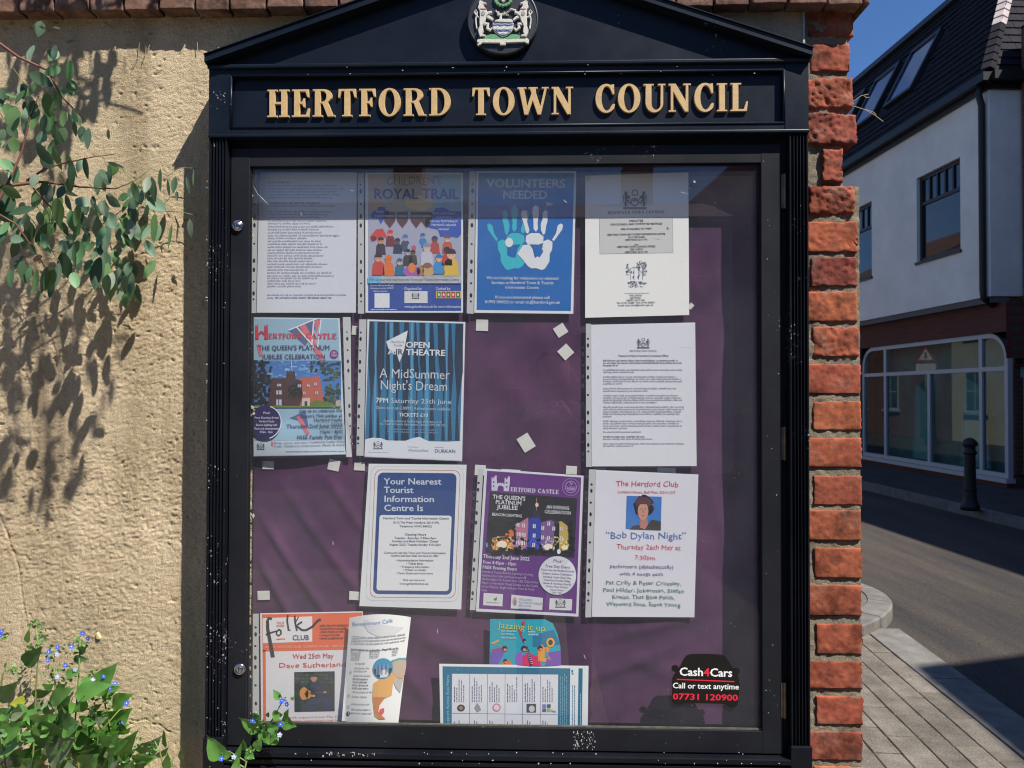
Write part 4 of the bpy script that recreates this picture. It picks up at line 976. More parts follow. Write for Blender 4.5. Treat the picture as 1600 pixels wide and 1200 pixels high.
s.ell('doll', 440, 655, 58, 60, (170, 176, 212), 6); s.ell('doll', 435, 655, 20, 24, (205, 90, 100), 8)
for a in ((140, 880, 105, (214, 72, 60), (236, 170, 140), (50, 36, 40)), (225, 886, 100, (240, 122, 44), (240, 128, 50), (240, 122, 44)), (318, 882, 82, (28, 116, 150), (236, 196, 140), (52, 90, 150)), (385, 800, 80, (60, 50, 56), (190, 190, 196), (36, 34, 44)), (430, 790, 70, (70, 60, 50), (130, 96, 60), (40, 40, 40)), (545, 800, 110, (206, 206, 222), (222, 200, 190), (150, 150, 170)), (645, 870, 95, (64, 150, 216), (236, 190, 160), (40, 120, 200)), (712, 800, 90, (196, 70, 60), (90, 60, 56), (36, 30, 34)), (748, 886, 130, (236, 196, 76), (240, 190, 160), (44, 34, 40))): doll(*a, lv=9)
s.ell('doll', 420, 850, 72, 48, (176, 96, 190), 12); s.ell('doll', 420, 820, 30, 42, (238, 140, 50), 13); s.ell('doll', 490, 845, 30, 45, (186, 130, 80), 12); s.ell('doll', 555, 850, 46, 50, (212, 176, 120), 12); s.ell('doll', 550, 800, 36, 24, (150, 100, 60), 13)
s.rect('picture_ground', 56, 890, 829, 948, (186, 190, 200), 13); s.rect('picture_ground', 56, 890, 160, 948, (120, 190, 225), 14)
s.text(440, 926, 18, 'Pick up your trail map from the Town and Tourist Information Centre', (90, 90, 110), 15, width=745)
s.text(170, 972, 15, 'Scan to bid on the Royal', WH, 5, width=195); s.text(170, 996, 15, 'characters on the GOHC', WH, 5, width=195); s.text(155, 1020, 15, 'charity auction', WH, 5, width=120)
s.rect('blank_square', 108, 1030, 233, 1152, WH, 4); s.blur(80, 290, 1170, 10, WH, 3)
s.text(355, 1003, 24, 'Organised by:', WH, 5, al='l', width=150); s.text(618, 1003, 24, 'Crafted by:', WH, 5, al='l', width=125)
s.rect('blank_square', 357, 1013, 550, 1112, (226, 228, 232), 4); s.crest(450, 1055, 60, (70, 74, 90))
s.rect('maker_tag', 620, 1012, 828, 1072, (236, 196, 90), 4)
for i, c in enumerate(((60, 140, 90), (190, 50, 90), (90, 80, 60), (200, 60, 50), (60, 120, 70))): s.rect('maker_tag', 628+i*40, 1018, 660+i*40, 1066, c, 5); s.ell('maker_tag', 644+i*40, 1042, 9, 14, (235, 225, 190), 6, 8)
s.text(357, 1152, 22, 'www.gohertford.co.uk for more information', WH, 5, al='l', width=470)
s.sleeve('l', [(-32, 20), (856, 20), (856, 1205), (-34, 1205)], [(-32, 26), (18, 26), (22, 1200), (-30, 1200)], hole_col(-8, 30, -4, 1150, PAT, 10, 19)); s.done()

# C  volunteers needed
s = Sheet('printed_notice', 'bright blue poster with turquoise and white handprints, asking for volunteers', 'poster', (720, 260), 4.1026, [(100, 30), (740, 30), (721, 945), (86, 938)], WH, rot=0.4)
s.quad('poster_ground', [(113, 42), (727, 42), (705, 927), (101, 920)], (0, 106, 188), 1, 8, 10)
s.text(418, 135, 52, 'VOLUNTEERS', (204, 216, 226), width=505, bold=.045); s.text(412, 208, 52, 'NEEDED', (204, 216, 226), width=288, bold=.045)
T_ = (52, 196, 214)
def handp(m, col, lv, lx):
    q = lambda c: [(m(x), y) for x, y in c]
    s.poly('handprint', [q([(430,640),(400,600),(362,560),(380,535),(400,505),(440,500),(460,530),(475,590),(505,560),(522,520),(530,480),(560,468),(588,485),(585,535),(570,560),(568,610),(540,655),(520,665),(480,652),(455,655)])], col, lv)
    s.poly('handprint', [q([(415,480),(418,445),(450,428),(500,428),(530,450),(528,490),(500,502),(455,500),(430,500)])], col, lv)
    for p in ([(386,300),(398,280),(418,285),(428,320),(424,350),(440,410),(432,430),(418,428),(405,370),(390,330)], [(462,262),(480,246),(500,262),(500,310),(492,360),(495,400),(482,420),(466,400),(466,350),(458,300)],
              [(524,300),(540,278),(556,290),(556,350),(548,380),(540,430),(528,440),(514,410),(512,370),(524,340)], [(655,375),(640,366),(622,378),(610,430),(585,470),(596,480),(625,440),(650,405)]):
        s.poly('handprint', [q(p)], col, lv)
handp(lambda x: 826-x-2, T_, 2, 0); handp(lambda x: x, (238, 240, 244), 5, 0)
s.ell('handprint', 310, 488, 26, 30, (238, 240, 244), 6, 14); s.ell('handprint', 325, 545, 34, 42, (0, 106, 188), 4, 5); s.ell('handprint', 497, 545, 32, 40, (0, 106, 188), 6, 5)
s.poly('sticker', [(545, 225), (598, 242), (552, 258)], (215, 190, 175), 5)
for y, t, w_ in ((725, 'We are looking for volunteers on selected', 462), (755, 'Sundays at Hertford Town & Tourist', 398), (785, 'Information Centre.', 218), (848, 'If you are interested please call', 350), (879, '01992 584322 or email tic@hertford.gov.uk', 482)): s.text(395, y, 19, t, (232, 240, 248), width=w_, bold=.01)
s.sleeve('l', [(22, 28), (744, 28), (735, 950), (20, 948)], [(56, 30), (96, 30), (82, 945), (38, 942)], hole_col(76, 40, 64, 905, PAT, 9, 15)); s.done()

# D  minutes
s = Sheet('printed_notice', 'white council letterhead sheet with grey box about minutes and small engraving of a castle', 'notice', (910, 265), 5.106, [(23, 48), (845, 22), (852, 1160), (22, 1182)], (240, 239, 236), rot=-1)
s.crest(418, 250, 175, (128, 134, 154)); s.text(428, 352, 22, 'HERTFORD TOWN COUNCIL', (120, 126, 146), width=452, serif=True, gap=.2)
s.rect('grey_box', 136, 385, 722, 670, (88, 90, 94), 1); s.rect('grey_box', 138, 387, 720, 668, (206, 206, 205), 2)
for y, t, w_, h in ((418, 'MINUTES', 112, 18), (442, 'FOR COUNCIL AND COMMITTEE MEETINGS', 412, 15), (480, 'ARE AVAILABLE TO VIEW', 248, 15), (524, 'HERTFORD TOWN AND TOURIST INFORMATION CENTRE', 462, 15), (546, '10-12 THE WASH', 136, 14), (566, 'HERTFORD, SG14 1PX', 178, 14), (604, 'and', 30, 13), (622, 'HERTFORD TOWN COUNCIL OFFICES', 304, 15), (643, 'THE CASTLE', 104, 14), (664, 'HERTFORD, SG14 1HR', 182, 14)): s.text(430, y, h, t, (58, 58, 62), width=w_, bold=.02)
er = random.Random(9)
for cx_, cy_, rx_, ry_, n_ in ((470, 760, 42, 36, 90), (496, 815, 18, 40, 40), (362, 800, 15, 50, 46), (430, 905, 82, 14, 90), (425, 932, 60, 8, 26), (452, 810, 8, 45, 18)):
    for _ in range(n_):
        a_, r_e = er.uniform(0, 6.28), math.sqrt(er.random()); s.ell('engraving', cx_+rx_*r_e*math.cos(a_), cy_+ry_*r_e*math.sin(a_), er.uniform(2.5, 6), er.uniform(2, 4.5), er.choice(((120, 126, 156), (150, 154, 178), (96, 102, 136))), 3, 5)
for P_ in ([(382,880),(382,790),(412,776),(450,790),(450,880)], [(412,776),(412,880)], [(450,800),(480,830),(480,880)]): s.poly('engraving', stroke(P_, 1.6), (110, 116, 146), 3)
for x, y in ((388, 810), (405, 812), (402, 850), (440, 850)): s.rect('engraving', x, y, x+8, y+16, (86, 92, 128), 4)
s.blur(335, 530, 990, 6, (150, 150, 160), 2)
for y, t, w_ in ((1010, 'THE CASTLE', 102), (1030, 'HERTFORD,', 90), (1048, 'HERTS, SG14 1HR', 145), (1068, 'TEL: 01992 552885  FAX: 01992 505876', 305), (1087, 'e-mail: town.clerk@hertford.gov.uk', 280)): s.text(425, y, 13, t, (74, 74, 84), width=w_, bold=.015)
s.rect('yellow_tape', 30, 55, 60, 85, (214, 196, 60), 2); s.done()

# E  jubilee celebration, pale blue
cv = lambda x, y: 0.004*math.sin(max(0, y-900)/290*2.6)*math.sin(x/820*5.0) + 0.0035*math.sin(x/870*math.pi)
s = Sheet('printed_notice', 'rippled pale blue jubilee poster with red castle title, at the left edge of the board', 'poster', (390, 490), 5.333, [(36, 32), (752, 40), (800, 1175), (34, 1190)], (214, 226, 236), y=BY-0.010, curve=cv, nx=24, ny=30)
def q5(x0, y0, x1, y1, c, l, nm='poster_ground'): s.quad(nm, [(x0, y0), (x1, y0), (x1, y1), (x0, y1)], c, l, 14, 10)
s.quad('poster_ground', [(40, 40), (740, 48), (752, 395), (38, 390)], (158, 194, 216), 1, 16, 8); s.quad('poster_ground', [(38, 775), (768, 775), (786, 1050), (38, 1060)], (158, 194, 216), 1, 16, 8)
for P_ in ([(330,140),(520,60),(600,45),(470,270)], [(340,870),(470,810),(500,960),(440,900)]): s.poly('flag', P_, (96, 108, 150), 3)
for P_ in ([(415,100),(465,85),(640,390),(590,390)], [(545,60),(600,50),(560,170)], [(395,860),(430,850),(505,1000),(480,1010)], [(60,260),(90,250),(110,350),(85,355)], [(190,1060),(210,1070),(205,1105),(185,1095)]): s.poly('flag', P_, (226, 120, 128), 4)
for P_ in (stroke([(330,140),(560,45)], 5), stroke([(395,110),(560,300)], 6), stroke([(540,60),(520,300)], 6), stroke([(600,50),(570,280)], 5)): s.poly('flag', P_, (236, 240, 244), 5)
CT = [(52,212),(52,95),(60,95),(60,106),(68,106),(68,92),(76,92),(76,165),(88,150),(105,142),(120,152),(128,165),(128,95),(136,95),(136,106),(146,106),(146,92),(156,92),(156,106),(160,212),(128,214),(128,180),(104,160),(80,180),(80,212)]
s.poly('castle_emblem', CT, (218, 48, 74), 6)
s.text(162, 208, 42, 'ERTFORD', (218, 48, 74), 6, al='l', width=278, serif=True, gap=.06); s.text(474, 210, 44, 'CASTLE', (218, 48, 74), 6, al='l', width=255, serif=True, gap=.06)
s.text(75, 305, 38, "THE QUEEN'S PLATINUM", (70, 72, 120), 6, al='l', width=598, bold=.02, rot=-.2); s.text(110, 377, 36, 'JUBILEE CELEBRATION', (70, 72, 120), 6, al='l', width=525, bold=.02)
s.ell('round_badge', 707, 338, 35, 36, (132, 60, 130), 6); s.ell('round_badge', 707, 338, 26, 27, (160, 100, 160), 7); s.text(707, 332, 12, '70', WH, 8); s.text(707, 354, 10, 'PLATINUM', WH, 8, width=44)
q5(38, 392, 765, 775, (74, 128, 200), 3, 'photograph')
pr = random.Random(2)
for _ in range(40): s.ell('photograph', pr.uniform(160, 600), pr.uniform(400, 530), pr.uniform(10, 36), pr.uniform(4, 12), pr.choice(((120, 168, 222), (150, 190, 230), (90, 144, 210))), 4, 9)
s.poly('photograph', [(420,775),(415,545),(440,535),(560,525),(590,530),(622,720),(622,775)], (196, 104, 82), 5)
for i in range(9): s.rect('photograph', 430+i*18, 528-i, 438+i*18, 540-i, (196, 104, 82), 5)
s.poly('photograph', [(160,775),(165,545),(310,540),(315,490),(385,488),(388,545),(440,560),(445,700),(420,775)], (84, 56, 50), 6)
for x in range(315, 385, 18): s.rect('photograph', x, 476, x+9, 490, (84, 56, 50), 6)
for x in range(170, 310, 20): s.rect('photograph', x, 534, x+10, 548, (84, 56, 50), 6)
for _ in range(120): s.ell('photograph', pr.gauss(90, 45), pr.uniform(395, 775), pr.uniform(8, 22), pr.uniform(8, 20), pr.choice(((26, 34, 30), (34, 46, 34), (18, 24, 26))), 7, 7) if True else 0
for _ in range(60): s.ell('photograph', pr.uniform(330, 440), pr.uniform(590, 700), pr.uniform(5, 12), pr.uniform(6, 14), (40, 38, 36), 8, 6)
for _ in range(150):
    x = pr.uniform(520, 760); y = pr.uniform(400, 760)
    if x > 640-abs(y-600)*.2 or (y < 480 and x > 520): s.ell('photograph', min(x, 748), y, pr.uniform(7, 20), pr.uniform(6, 16), pr.choice(((70, 92, 56), (50, 70, 44), (96, 118, 66), (36, 50, 40))), 8, 7)
s.poly('photograph', [(510,775),(512,740),(560,720),(700,745),(710,775)], (104, 130, 50), 9); s.poly('photograph', [(720,770),(722,725),(760,720),(765,770)], (190, 180, 180), 10)
for x, y, w_, h in ((228, 640, 45, 34), (228, 715, 45, 50), (235, 585, 34, 22), (408, 590, 28, 24), (484, 590, 22, 22), (543, 575, 22, 26), (552, 648, 24, 26), (452, 650, 20, 24)): s.rect('photograph', x, y, x+w_, y+h, (196, 204, 222), 9); s.rect('photograph', x+w_*.4, y, x+w_*.55, y+h, (90, 80, 90), 10)
s.poly('photograph', [(440,775),(445,705),(510,700),(508,775)], (214, 200, 192), 9); s.rect('photograph', 465, 730, 487, 775, (60, 60, 70), 10)
q5(38, 768, 766, 778, (110, 140, 60), 11, 'photograph'); s.poly('photograph', stroke([(353, 395), (360, 480)], 2.5), (230, 230, 236), 9)
s.poly('dark_roundel', [(max(38, x), y) for x, y in arc(140, 908, 135, 145, 0, 360, 30)[:-1]], (48, 42, 92), 12)
s.poly('dark_roundel', arc(145, 905, 130, 140, -75, 75, 14)+arc(145, 905, 122, 132, 75, -75, 14), (220, 222, 236), 13)
for y, t, w_ in ((835, 'Plus!', 60), (875, 'Free Evening Event', 205), (905, 'Hertford Castle', 130), (935, 'Beacon Lighting with', 180), (965, 'Music and entertainment', 210), (993, '8.45pm - 10pm', 110)): s.text(148, y, 17, t, (214, 214, 236), 14, width=w_, bold=.01)
for y, t, w_, h in ((815, 'Join us to celebrate the', 352, 25), (858, "Queen's 70th Jubilee at", 352, 25), (893, 'Hertford Castle', 232, 25), (945, 'Thursday 2nd June 2022', 460, 30), (990, '12pm - 4pm', 185, 26), (1038, 'FREE Family Fun Day', 372, 29)): s.text(775, y, h, t, (78, 82, 128), 7, al='r', width=w_, bold=.02, rot=-1.0)
for y, t, w_ in ((1072, 'Bring a picnic and enjoy Traditional Funfair Rides', 575), (1100, 'Stalls, Children\'s entertainers, Music & more', 575)): s.text(790, y, 17, t, (110, 118, 156), 7, al='r', width=w_, rot=-1)
s.blur(310, 790, 1152, 12, (130, 136, 170), 4); s.crest(98, 1108, 62, (84, 88, 110))
s.quad('poster_ground', [(38, 1062), (786, 1052), (796, 1172), (36, 1185)], (204, 218, 230), 2, 16, 6)
s.sleeve('r', [(30, 22), (842, 26), (852, 1205), (30, 1200)], [(778, 30), (842, 30), (852, 1195), (806, 1195), (800, 900)], [(812, 155, 8, 6), (815, 210, 10, 18), (818, 305, 8, 8), (820, 398, 10, 17), (824, 475, 10, 18), (828, 622, 9, 9), (832, 770, 10, 18), (835, 845, 10, 18), (838, 937, 8, 8), (843, 1030, 10, 17), (846, 1085, 9, 9)])
s.done()

# F  open air theatre
s = Sheet('printed_notice', 'dark and light blue striped poster for an open air theatre play with white arrow emblem', 'poster', (380, 480), 4.444, [(862, 85), (1543, 103), (1520, 1070), (842, 1040)], (232, 236, 244), rot=1.2)
s.quad('stripes', [(876, 97), (1530, 113), (1505, 935), (846, 920)], (44, 122, 166), 1, 8, 10)
st = [(880, 905, 872, 900), (935, 985, 925, 950), (1003, 1012, 985, 1005), (1045, 1085, 1050, 1075), (1120, 1150, 1095, 1150), (1190, 1200, 1190, 1215), (1225, 1262, 1238, 1255), (1300, 1318, 1290, 1330), (1350, 1395, 1375, 1400), (1430, 1445, 1420, 1450), (1475, 1526, 1470, 1500)]
for i, (a, b, c, d) in enumerate(st): s.poly('stripes', [(a, 98+(a-876)*.026), (b, 98+(b-876)*.026), ((b+d)/2+12, 450), (d-10, 700), (d, 926), (c, 926), (c+12, 600), ((a+c)/2-6, 380)], (22, 44, 72), 2)
for a, b, c, d in ((915, 930, 905, 920), (1020, 1040, 1012, 1040), (1165, 1182, 1160, 1172), (1268, 1290, 1262, 1284), (1405, 1420, 1408, 1414)): s.poly('stripes', [(a, 102+(a-876)*.026), (b, 102+(b-876)*.026), (d, 920), (c, 920)], (86, 160, 200), 2)
s.poly('wave', [(842,1036),(846,918),(900,905),(960,910),(1010,928),(1060,938),(1120,930),(1180,908),(1225,900),(1260,918),(1310,938),(1380,940),(1440,932),(1506,930),(1520,1066)], (232, 236, 244), 3)
s.poly('arrow_emblem', [(993,238),(1143,162),(1120,290),(1086,384),(1064,316),(1010,290)], WH, 4)
s.text(1070, 250, 17, 'Hertford', (70, 82, 110), 5, width=94); s.text(1075, 272, 16, 'Castle', (70, 82, 110), 5, width=62)
s.text(1128, 280, 40, 'OPEN', WH, 5, al='l', width=170, bold=.045); s.text(1130, 332, 40, 'THEATRE', WH, 5, al='l', width=274, bold=.045); s.text(1006, 326, 40, 'AIR', WH, 5, al='l', width=104, bold=.045); s.text(1058, 328, 38, 'IR', (60, 70, 96), 6, al='l', width=50, bold=.04)
s.text(1190, 494, 64, 'A MidSummer', (216, 226, 234), width=488, bold=-.004, jit=2); s.text(1184, 576, 64, "Night's Dream", (216, 226, 234), width=470, bold=-.004, jit=2)
s.text(964, 662, 32, '7PM', (226, 234, 240), width=88, bold=.04); s.text(1236, 668, 32, 'Saturday 25th June', (206, 220, 232), width=422)
s.text(1180, 712, 20, 'Gates open at 6.30PM | Refreshments available', (196, 210, 224), width=515); s.text(1182, 760, 24, 'TICKETS £10', (226, 234, 240), width=204, bold=.03)
s.text(1176, 800, 16, 'Available online at hertford.gov.uk/events or at', (190, 206, 222), width=404); s.text(1176, 822, 16, 'the Town & Tourist Information Centre 01992 584 322', (190, 206, 222), width=456)
s.blur(1010, 1340, 850, 9, (130, 160, 190), 5); s.blur(1000, 1350, 868, 9, (130, 160, 190), 6)
s.crest(936, 962, 62, (84, 88, 104)); s.blur(870, 1010, 1008, 5, (150, 150, 160), 7); s.blur(1145, 1215, 972, 6, (130, 130, 140), 8); s.blur(1330, 1390, 975, 6, (130, 130, 140), 8)
s.text(1214, 1002, 18, 'shystudios', (96, 100, 116), width=142, shear=.1); s.text(1402, 1010, 22, 'DURKAN', (60, 62, 76), width=146, bold=.02)
s.sleeve('l', [(800, 78), (1548, 95), (1528, 1078), (778, 1045)], [(806, 85), (856, 85), (836, 1032), (786, 1030)], hole_col(818, 100, 797, 990, [(.085, 's'), (.135, 'l'), (.225, 's'), (.315, 'l'), (.385, 'l'), (.53, 's'), (.66, 'l'), (.74, 'l'), (.83, 's'), (.91, 'l'), (.95, 's')], 9, 15)); s.done()

# G  vacancy notice
s = Sheet('printed_notice', 'dense typed council vacancy letter in a creased plastic sleeve, right column second from top', 'notice', (915, 500), 5.106, [(43, 38), (874, 20), (886, 1165), (50, 1168)], (234, 235, 242), rot=0)
s.crest(460, 190, 92, (96, 98, 116)); s.text(460, 253, 15, 'HERTFORD TOWN COUNCIL', (150, 152, 168), width=215, serif=True, gap=.2)
s.text(462, 292, 16, "Vacancy for Mayor's Secretary & Ceremony Officer", (70, 72, 90), width=402, bold=.02)
for i, (y, x1, b) in enumerate(((328, 730, 1), (347, 765, 1), (367, 255, 1), (402, 775, 0), (420, 385, 0), (457, 720, 0), (475, 760, 0), (493, 770, 0), (512, 290, 0), (550, 718, 0), (570, 490, 0), (606, 735, 0), (625, 760, 0), (643, 765, 0), (662, 565, 0), (698, 785, 0), (717, 785, 0), (736, 760, 0), (754, 755, 0), (773, 205, 0), (810, 770, 0), (829, 745, 0), (848, 765, 0), (867, 335, 0), (897, 440, 0), (935, 470, 1), (953, 535, 0), (990, 785, 0), (1008, 380, 0))):
    s.blur(140, x1, y, 13, (132, 134, 150) if b else (176, 178, 190), i+40)
s.rect('crease', 732, 220, 850, 223, (205, 205, 214), 1)
s.sleeve('l', [(0, 26), (880, 16), (893, 1180), (2, 1182)], [(2, 30), (42, 30), (48, 1172), (4, 1172)], [(18, 150, 9, 9), (18, 203, 9, 18), (18, 293, 9, 9), (18, 382, 10, 17), (18, 457, 10, 18), (18, 598, 9, 9), (19, 740, 10, 18), (19, 816, 10, 18), (20, 904, 9, 9), (21, 997, 10, 17), (22, 1049, 9, 8)]); s.done()

# H  tourist information
s = Sheet('printed_notice', 'white poster with rounded navy panel giving the nearest tourist information centre', 'poster', (560, 725), 5.217, [(84, -2), (882, 6), (838, 1185), (8, 1158)], (236, 238, 240), rot=0.3)
def rr_(x0, y0, x1, y1, r, sk=0.0, n=6):
    c = arc(x1-r, y0+r, r, r, -90, 0, n)+arc(x1-r, y1-r, r, r, 0, 90, n)+arc(x0+r, y1-r, r, r, 90, 180, n)+arc(x0+r, y0+r, r, r, 180, 270, n)
    return [(x-(y-72)*sk, y+(x-480)*0.01) for x, y in c]
for x0, y0, x1, y1, r, c, l in ((102, 22, 858, 1118, 60, (190, 192, 200), 1), (104, 24, 856, 1116, 60, (236, 238, 240), 2), (134, 48, 832, 1090, 55, (196, 88, 92), 3), (138, 52, 828, 1086, 54, (236, 238, 240), 4), (160, 72, 802, 1062, 45, (38, 74, 138), 5), (188, 418, 776, 1032, 22, (240, 241, 243), 6)):
    s.poly('rounded_panel', rr_(x0, y0, x1, y1, r, 0.042), c, l)
for y, t, w_ in ((165, 'Your Nearest', 468), (235, 'Tourist', 240), (308, 'Information', 412), (382, 'Centre Is', 322)): s.text(208, y, 50, t, (216, 226, 238), 7, al='l', width=w_, bold=.03)
for y, t, w_, h in ((450, 'Hertford Town and Tourist Information Centre', 535, 17), (484, '10-12 The Wash, Hertford, SG14 1PX', 378, 16), (514, 'Telephone: 01992 584322', 264, 15), (582, 'Opening Hours', 174, 18), (610, 'Tuesday - Saturday: 9.30am-5pm', 340, 16), (636, 'Sundays and Bank Holidays: Closed', 376, 16), (664, 'August 2022: Tuesday-Sunday 9.30-5pm', 420, 16), (731, 'Come and visit the Town and Tourist Information', 502, 16), (754, 'Centre and see what we have to offer', 388, 16), (792, '• Accommodation Information', 306, 16), (818, '• Ticket Sales', 136, 16), (845, '• Transport Information', 240, 16), (870, "• What's on Guide", 184, 16), (897, '• Town Guide and much more', 302, 16), (952, 'Find out more on:', 178, 16), (982, 'www.gohertford.co.uk', 234, 16)): s.text(470-(y-450)*.03, y, h, t, (70, 78, 108), 8, width=w_, bold=.012)
s.sleeve('n', [(70, -10), (890, -4), (850, 1200), (0, 1172)], None, None); s.done()

# I  evening celebration, purple
s = Sheet('printed_notice', 'tilted purple poster with night photo of a floodlit castle and round white badge', 'poster', (740, 730), 5.106, [(88, 10), (878, 68), (836, 1192), (18, 1150)], (228, 228, 236), rot=3.6)
s.quad('poster_ground', [(108, 28), (858, 82), (818, 1168), (42, 1128)], (104, 44, 132), 1, 8, 10)
CI = [(143,185),(143,80),(150,80),(150,92),(158,92),(160,78),(170,78),(170,66),(184,66),(184,92),(188,130),(196,130),(198,122),(206,130),(214,122),(222,132),(232,122),(240,134),(247,134),(248,84),(256,84),(258,98),(266,98),(268,84),(276,84),(276,72),(290,74),(290,100),(282,192),(240,190),(240,160),(222,146),(204,146),(192,160),(190,188)]
s.poly('castle_emblem', CI, (220, 214, 232), 3); 
for x, y in ((160, 112), (160, 145), (264, 118), (264, 150)): s.rect('castle_emblem', x-6, y, x+6, y+12, (104, 44, 132), 4)
s.text(293, 192, 34, 'ERTFORD', (220, 214, 232), 4, al='l', width=200, serif=True, gap=.06); s.text(512, 205, 34, 'CASTLE', (220, 214, 232), 4, al='l', width=166, serif=True, gap=.06)
s.poly('round_seal', [arc(776, 158, 70, 72, 0, 360, 30)[:-1], arc(776, 158, 62, 64, 0, 360, 30)[:-1]], (150, 106, 178), 3); s.poly('round_seal', [arc(776, 158, 46, 48, 0, 360, 30)[:-1], arc(776, 158, 42, 44, 0, 360, 30)[:-1]], (200, 180, 216), 3)
s.text(776, 140, 18, '70', (210, 196, 224), 4); s.poly('round_seal', [(740,168),(742,146),(758,158),(776,144),(794,158),(812,146),(812,172),(800,190),(752,190)], (150, 106, 178), 4); s.text(776, 178, 12, 'PLATINUM', (214, 200, 228), 5, width=62)
s.quad('photograph', [(130, 196), (826, 248), (802, 724), (94, 680)], (26, 24, 36), 2, 8, 6)
for P_, c in (([(150,660),(160,570),(230,545),(330,470),(345,640),(330,672)], (222, 118, 50)), ([(320,668),(322,462),(372,440),(436,400),(436,640)], (196, 122, 150)), ([(426,650),(438,420),(470,396),(522,400),(540,440),(536,660)], (38, 60, 168)), ([(536,660),(540,440),(610,420),(660,440),(665,675)], (128, 88, 150)), ([(660,672),(664,440),(700,430),(752,470),(765,660)], (206, 176, 84)), ([(640,672),(645,440),(684,440),(682,672)], (112, 70, 84)), ([(465,400),(470,366),(480,350),(520,356),(530,404)], (40, 34, 70))): s.poly('photograph', P_, c, 3)
ir = random.Random(5)
for _ in range(120):
    t = ir.random(); x = 150+t*615; y = ir.uniform(560, 655)
    c = (255, 210, 120) if x < 300 else ((230, 170, 190) if x < 430 else ((70, 90, 210) if x < 535 else ((206, 180, 220) if x < 640 else (245, 226, 130))))
    s.ell('photograph', x, y, ir.uniform(6, 18), ir.uniform(6, 20), c, 4, 7)
for x, y, r in ((225, 615, 42), (595, 635, 36), (728, 640, 28)): s.ell('photograph', x, y, r, r*.7, (255, 244, 214), 5, 12)
for x, y in ((355, 460), (400, 465), (360, 535), (385, 538), (404, 540), (352, 600), (378, 604), (400, 606), (485, 470), (484, 545), (480, 620), (553, 485), (600, 450), (598, 565), (640, 490), (700, 490), (700, 570), (550, 560)): s.rect('photograph', x-12, y-16, x+10, y+16, (236, 226, 236), 6); s.rect('photograph', x-3, y-16, x+1, y+16, (80, 70, 110), 7)
for _ in range(110): s.ell('photograph', ir.uniform(115, 330), ir.triangular(400, 600, 430), ir.uniform(6, 16), ir.uniform(6, 14), (24, 22, 30), 8, 6) if ir.random() < .8 else 0
for _ in range(90): s.ell('photograph', 150+ir.random()*640, 672+ir.uniform(-22, 18)+ir.random()*12, ir.uniform(8, 22), ir.uniform(8, 26), (20, 20, 28), 8, 7)
for _ in range(40): s.ell('photograph', ir.uniform(765, 800), ir.uniform(440, 700), ir.uniform(8, 18), ir.uniform(8, 18), (24, 24, 32), 8, 6)
s.ell('photograph', 505, 300, 13, 17, (255, 214, 170), 9); s.poly('photograph', stroke([(503, 245), (500, 345)], 2.5), (180, 130, 120), 8); s.ell('photograph', 680, 672, 15, 20, (240, 244, 255), 10); s.ell('photograph', 106, 620, 8, 20, (120, 150, 220), 9)
for x, y, t, w_, h in ((282, 258, "THE QUEEN'S", 262, 32), (278, 298, 'PLATINUM', 208, 32), (270, 336, 'JUBILEE', 164, 32), (266, 392, 'BEACON LIGHTING', 240, 22), (672, 334, 'AN EVENING', 182, 27), (670, 372, 'CELEBRATION', 210, 27)): s.text(x, y, h, t, (232, 230, 238), 11, width=w_, bold=.03)
for y, t, w_, h, b in ((722, 'Thursday 2nd June 2022', 370, 28, .04), (767, 'From 8.45pm - 10pm', 268, 24, .035), (808, 'FREE Evening Event', 276, 25, .035)): s.text(76-(y-722)*.07, y, h, t, (226, 220, 236), 4, al='l', width=w_, bold=b)
for i, (t, w_) in enumerate((('Hertford Castle Beacon Lighting including', 405), ('Address from the Lord Lieutenant of', 350), ('Hertfordshire Mr Robert Voss CBE CStJ and the', 450), ('Mayor of Hertford. Visual Display on the Castle', 450), ('of her Majesty, Bugle Call plus Food & Drink', 425), ('Stalls.', 52))): s.text(68-i*1.6, 840+i*29.5, 18, t, (192, 176, 212), 4, al='l', width=w_)
s.ell('white_badge', 668, 862, 150, 154, (226, 226, 236), 12, 36)
for y, t, w_, h in ((758, 'Plus!', 76, 22), (802, 'Free Day Event', 196, 22), (830, "Don't miss the Hertford Castle", 262, 15), (858, "Queen's Jubilee Celebration", 240, 15), (884, 'including Castle Open Day,', 228, 15), (910, 'Traditional Funfair Rides,', 220, 15), (935, 'Games & Activities, Food &', 222, 15), (960, 'Drinks, Music & More', 172, 15), (984, 'Hertford Castle', 104, 12), (1004, '12pm - 4pm', 84, 12)): s.text(672-(y-758)*.04, y, h, t, (88, 84, 120), 13, width=w_, bold=.01)
for q in ([(80, 1002), (235, 1012), (230, 1110), (76, 1100)], [(302, 1016), (553, 1042), (548, 1140), (296, 1126)], [(608, 1044), (787, 1052), (782, 1142), (602, 1136)]): s.quad('logo_panel', q, (226, 226, 228), 3, 2, 2)
s.poly('deer_mark', [(160,1058),(168,1040),(174,1048),(186,1030),(184,1062),(172,1064)], (120, 104, 70), 4); s.blur(105, 205, 1080, 9, (130, 120, 90), 3)
s.ell('round_seal', 327, 1072, 18, 36, (206, 160, 170), 4); s.ell('round_seal', 330, 1078, 10, 22, (120, 150, 150), 5)
for i, (t, w_) in enumerate((("THE QUEEN'S", 110), ('PLATINUM JUBILEE', 186), ('BEACONS', 100))): s.text(360, 1062+i*24, 17, t, (150, 164, 196), 5, al='l', width=w_)
s.blur(360, 450, 1128, 9, (150, 164, 196), 9); s.crest(692, 1090, 78, (70, 70, 90)); s.blur(615, 775, 1136, 5, (150, 150, 160), 7)
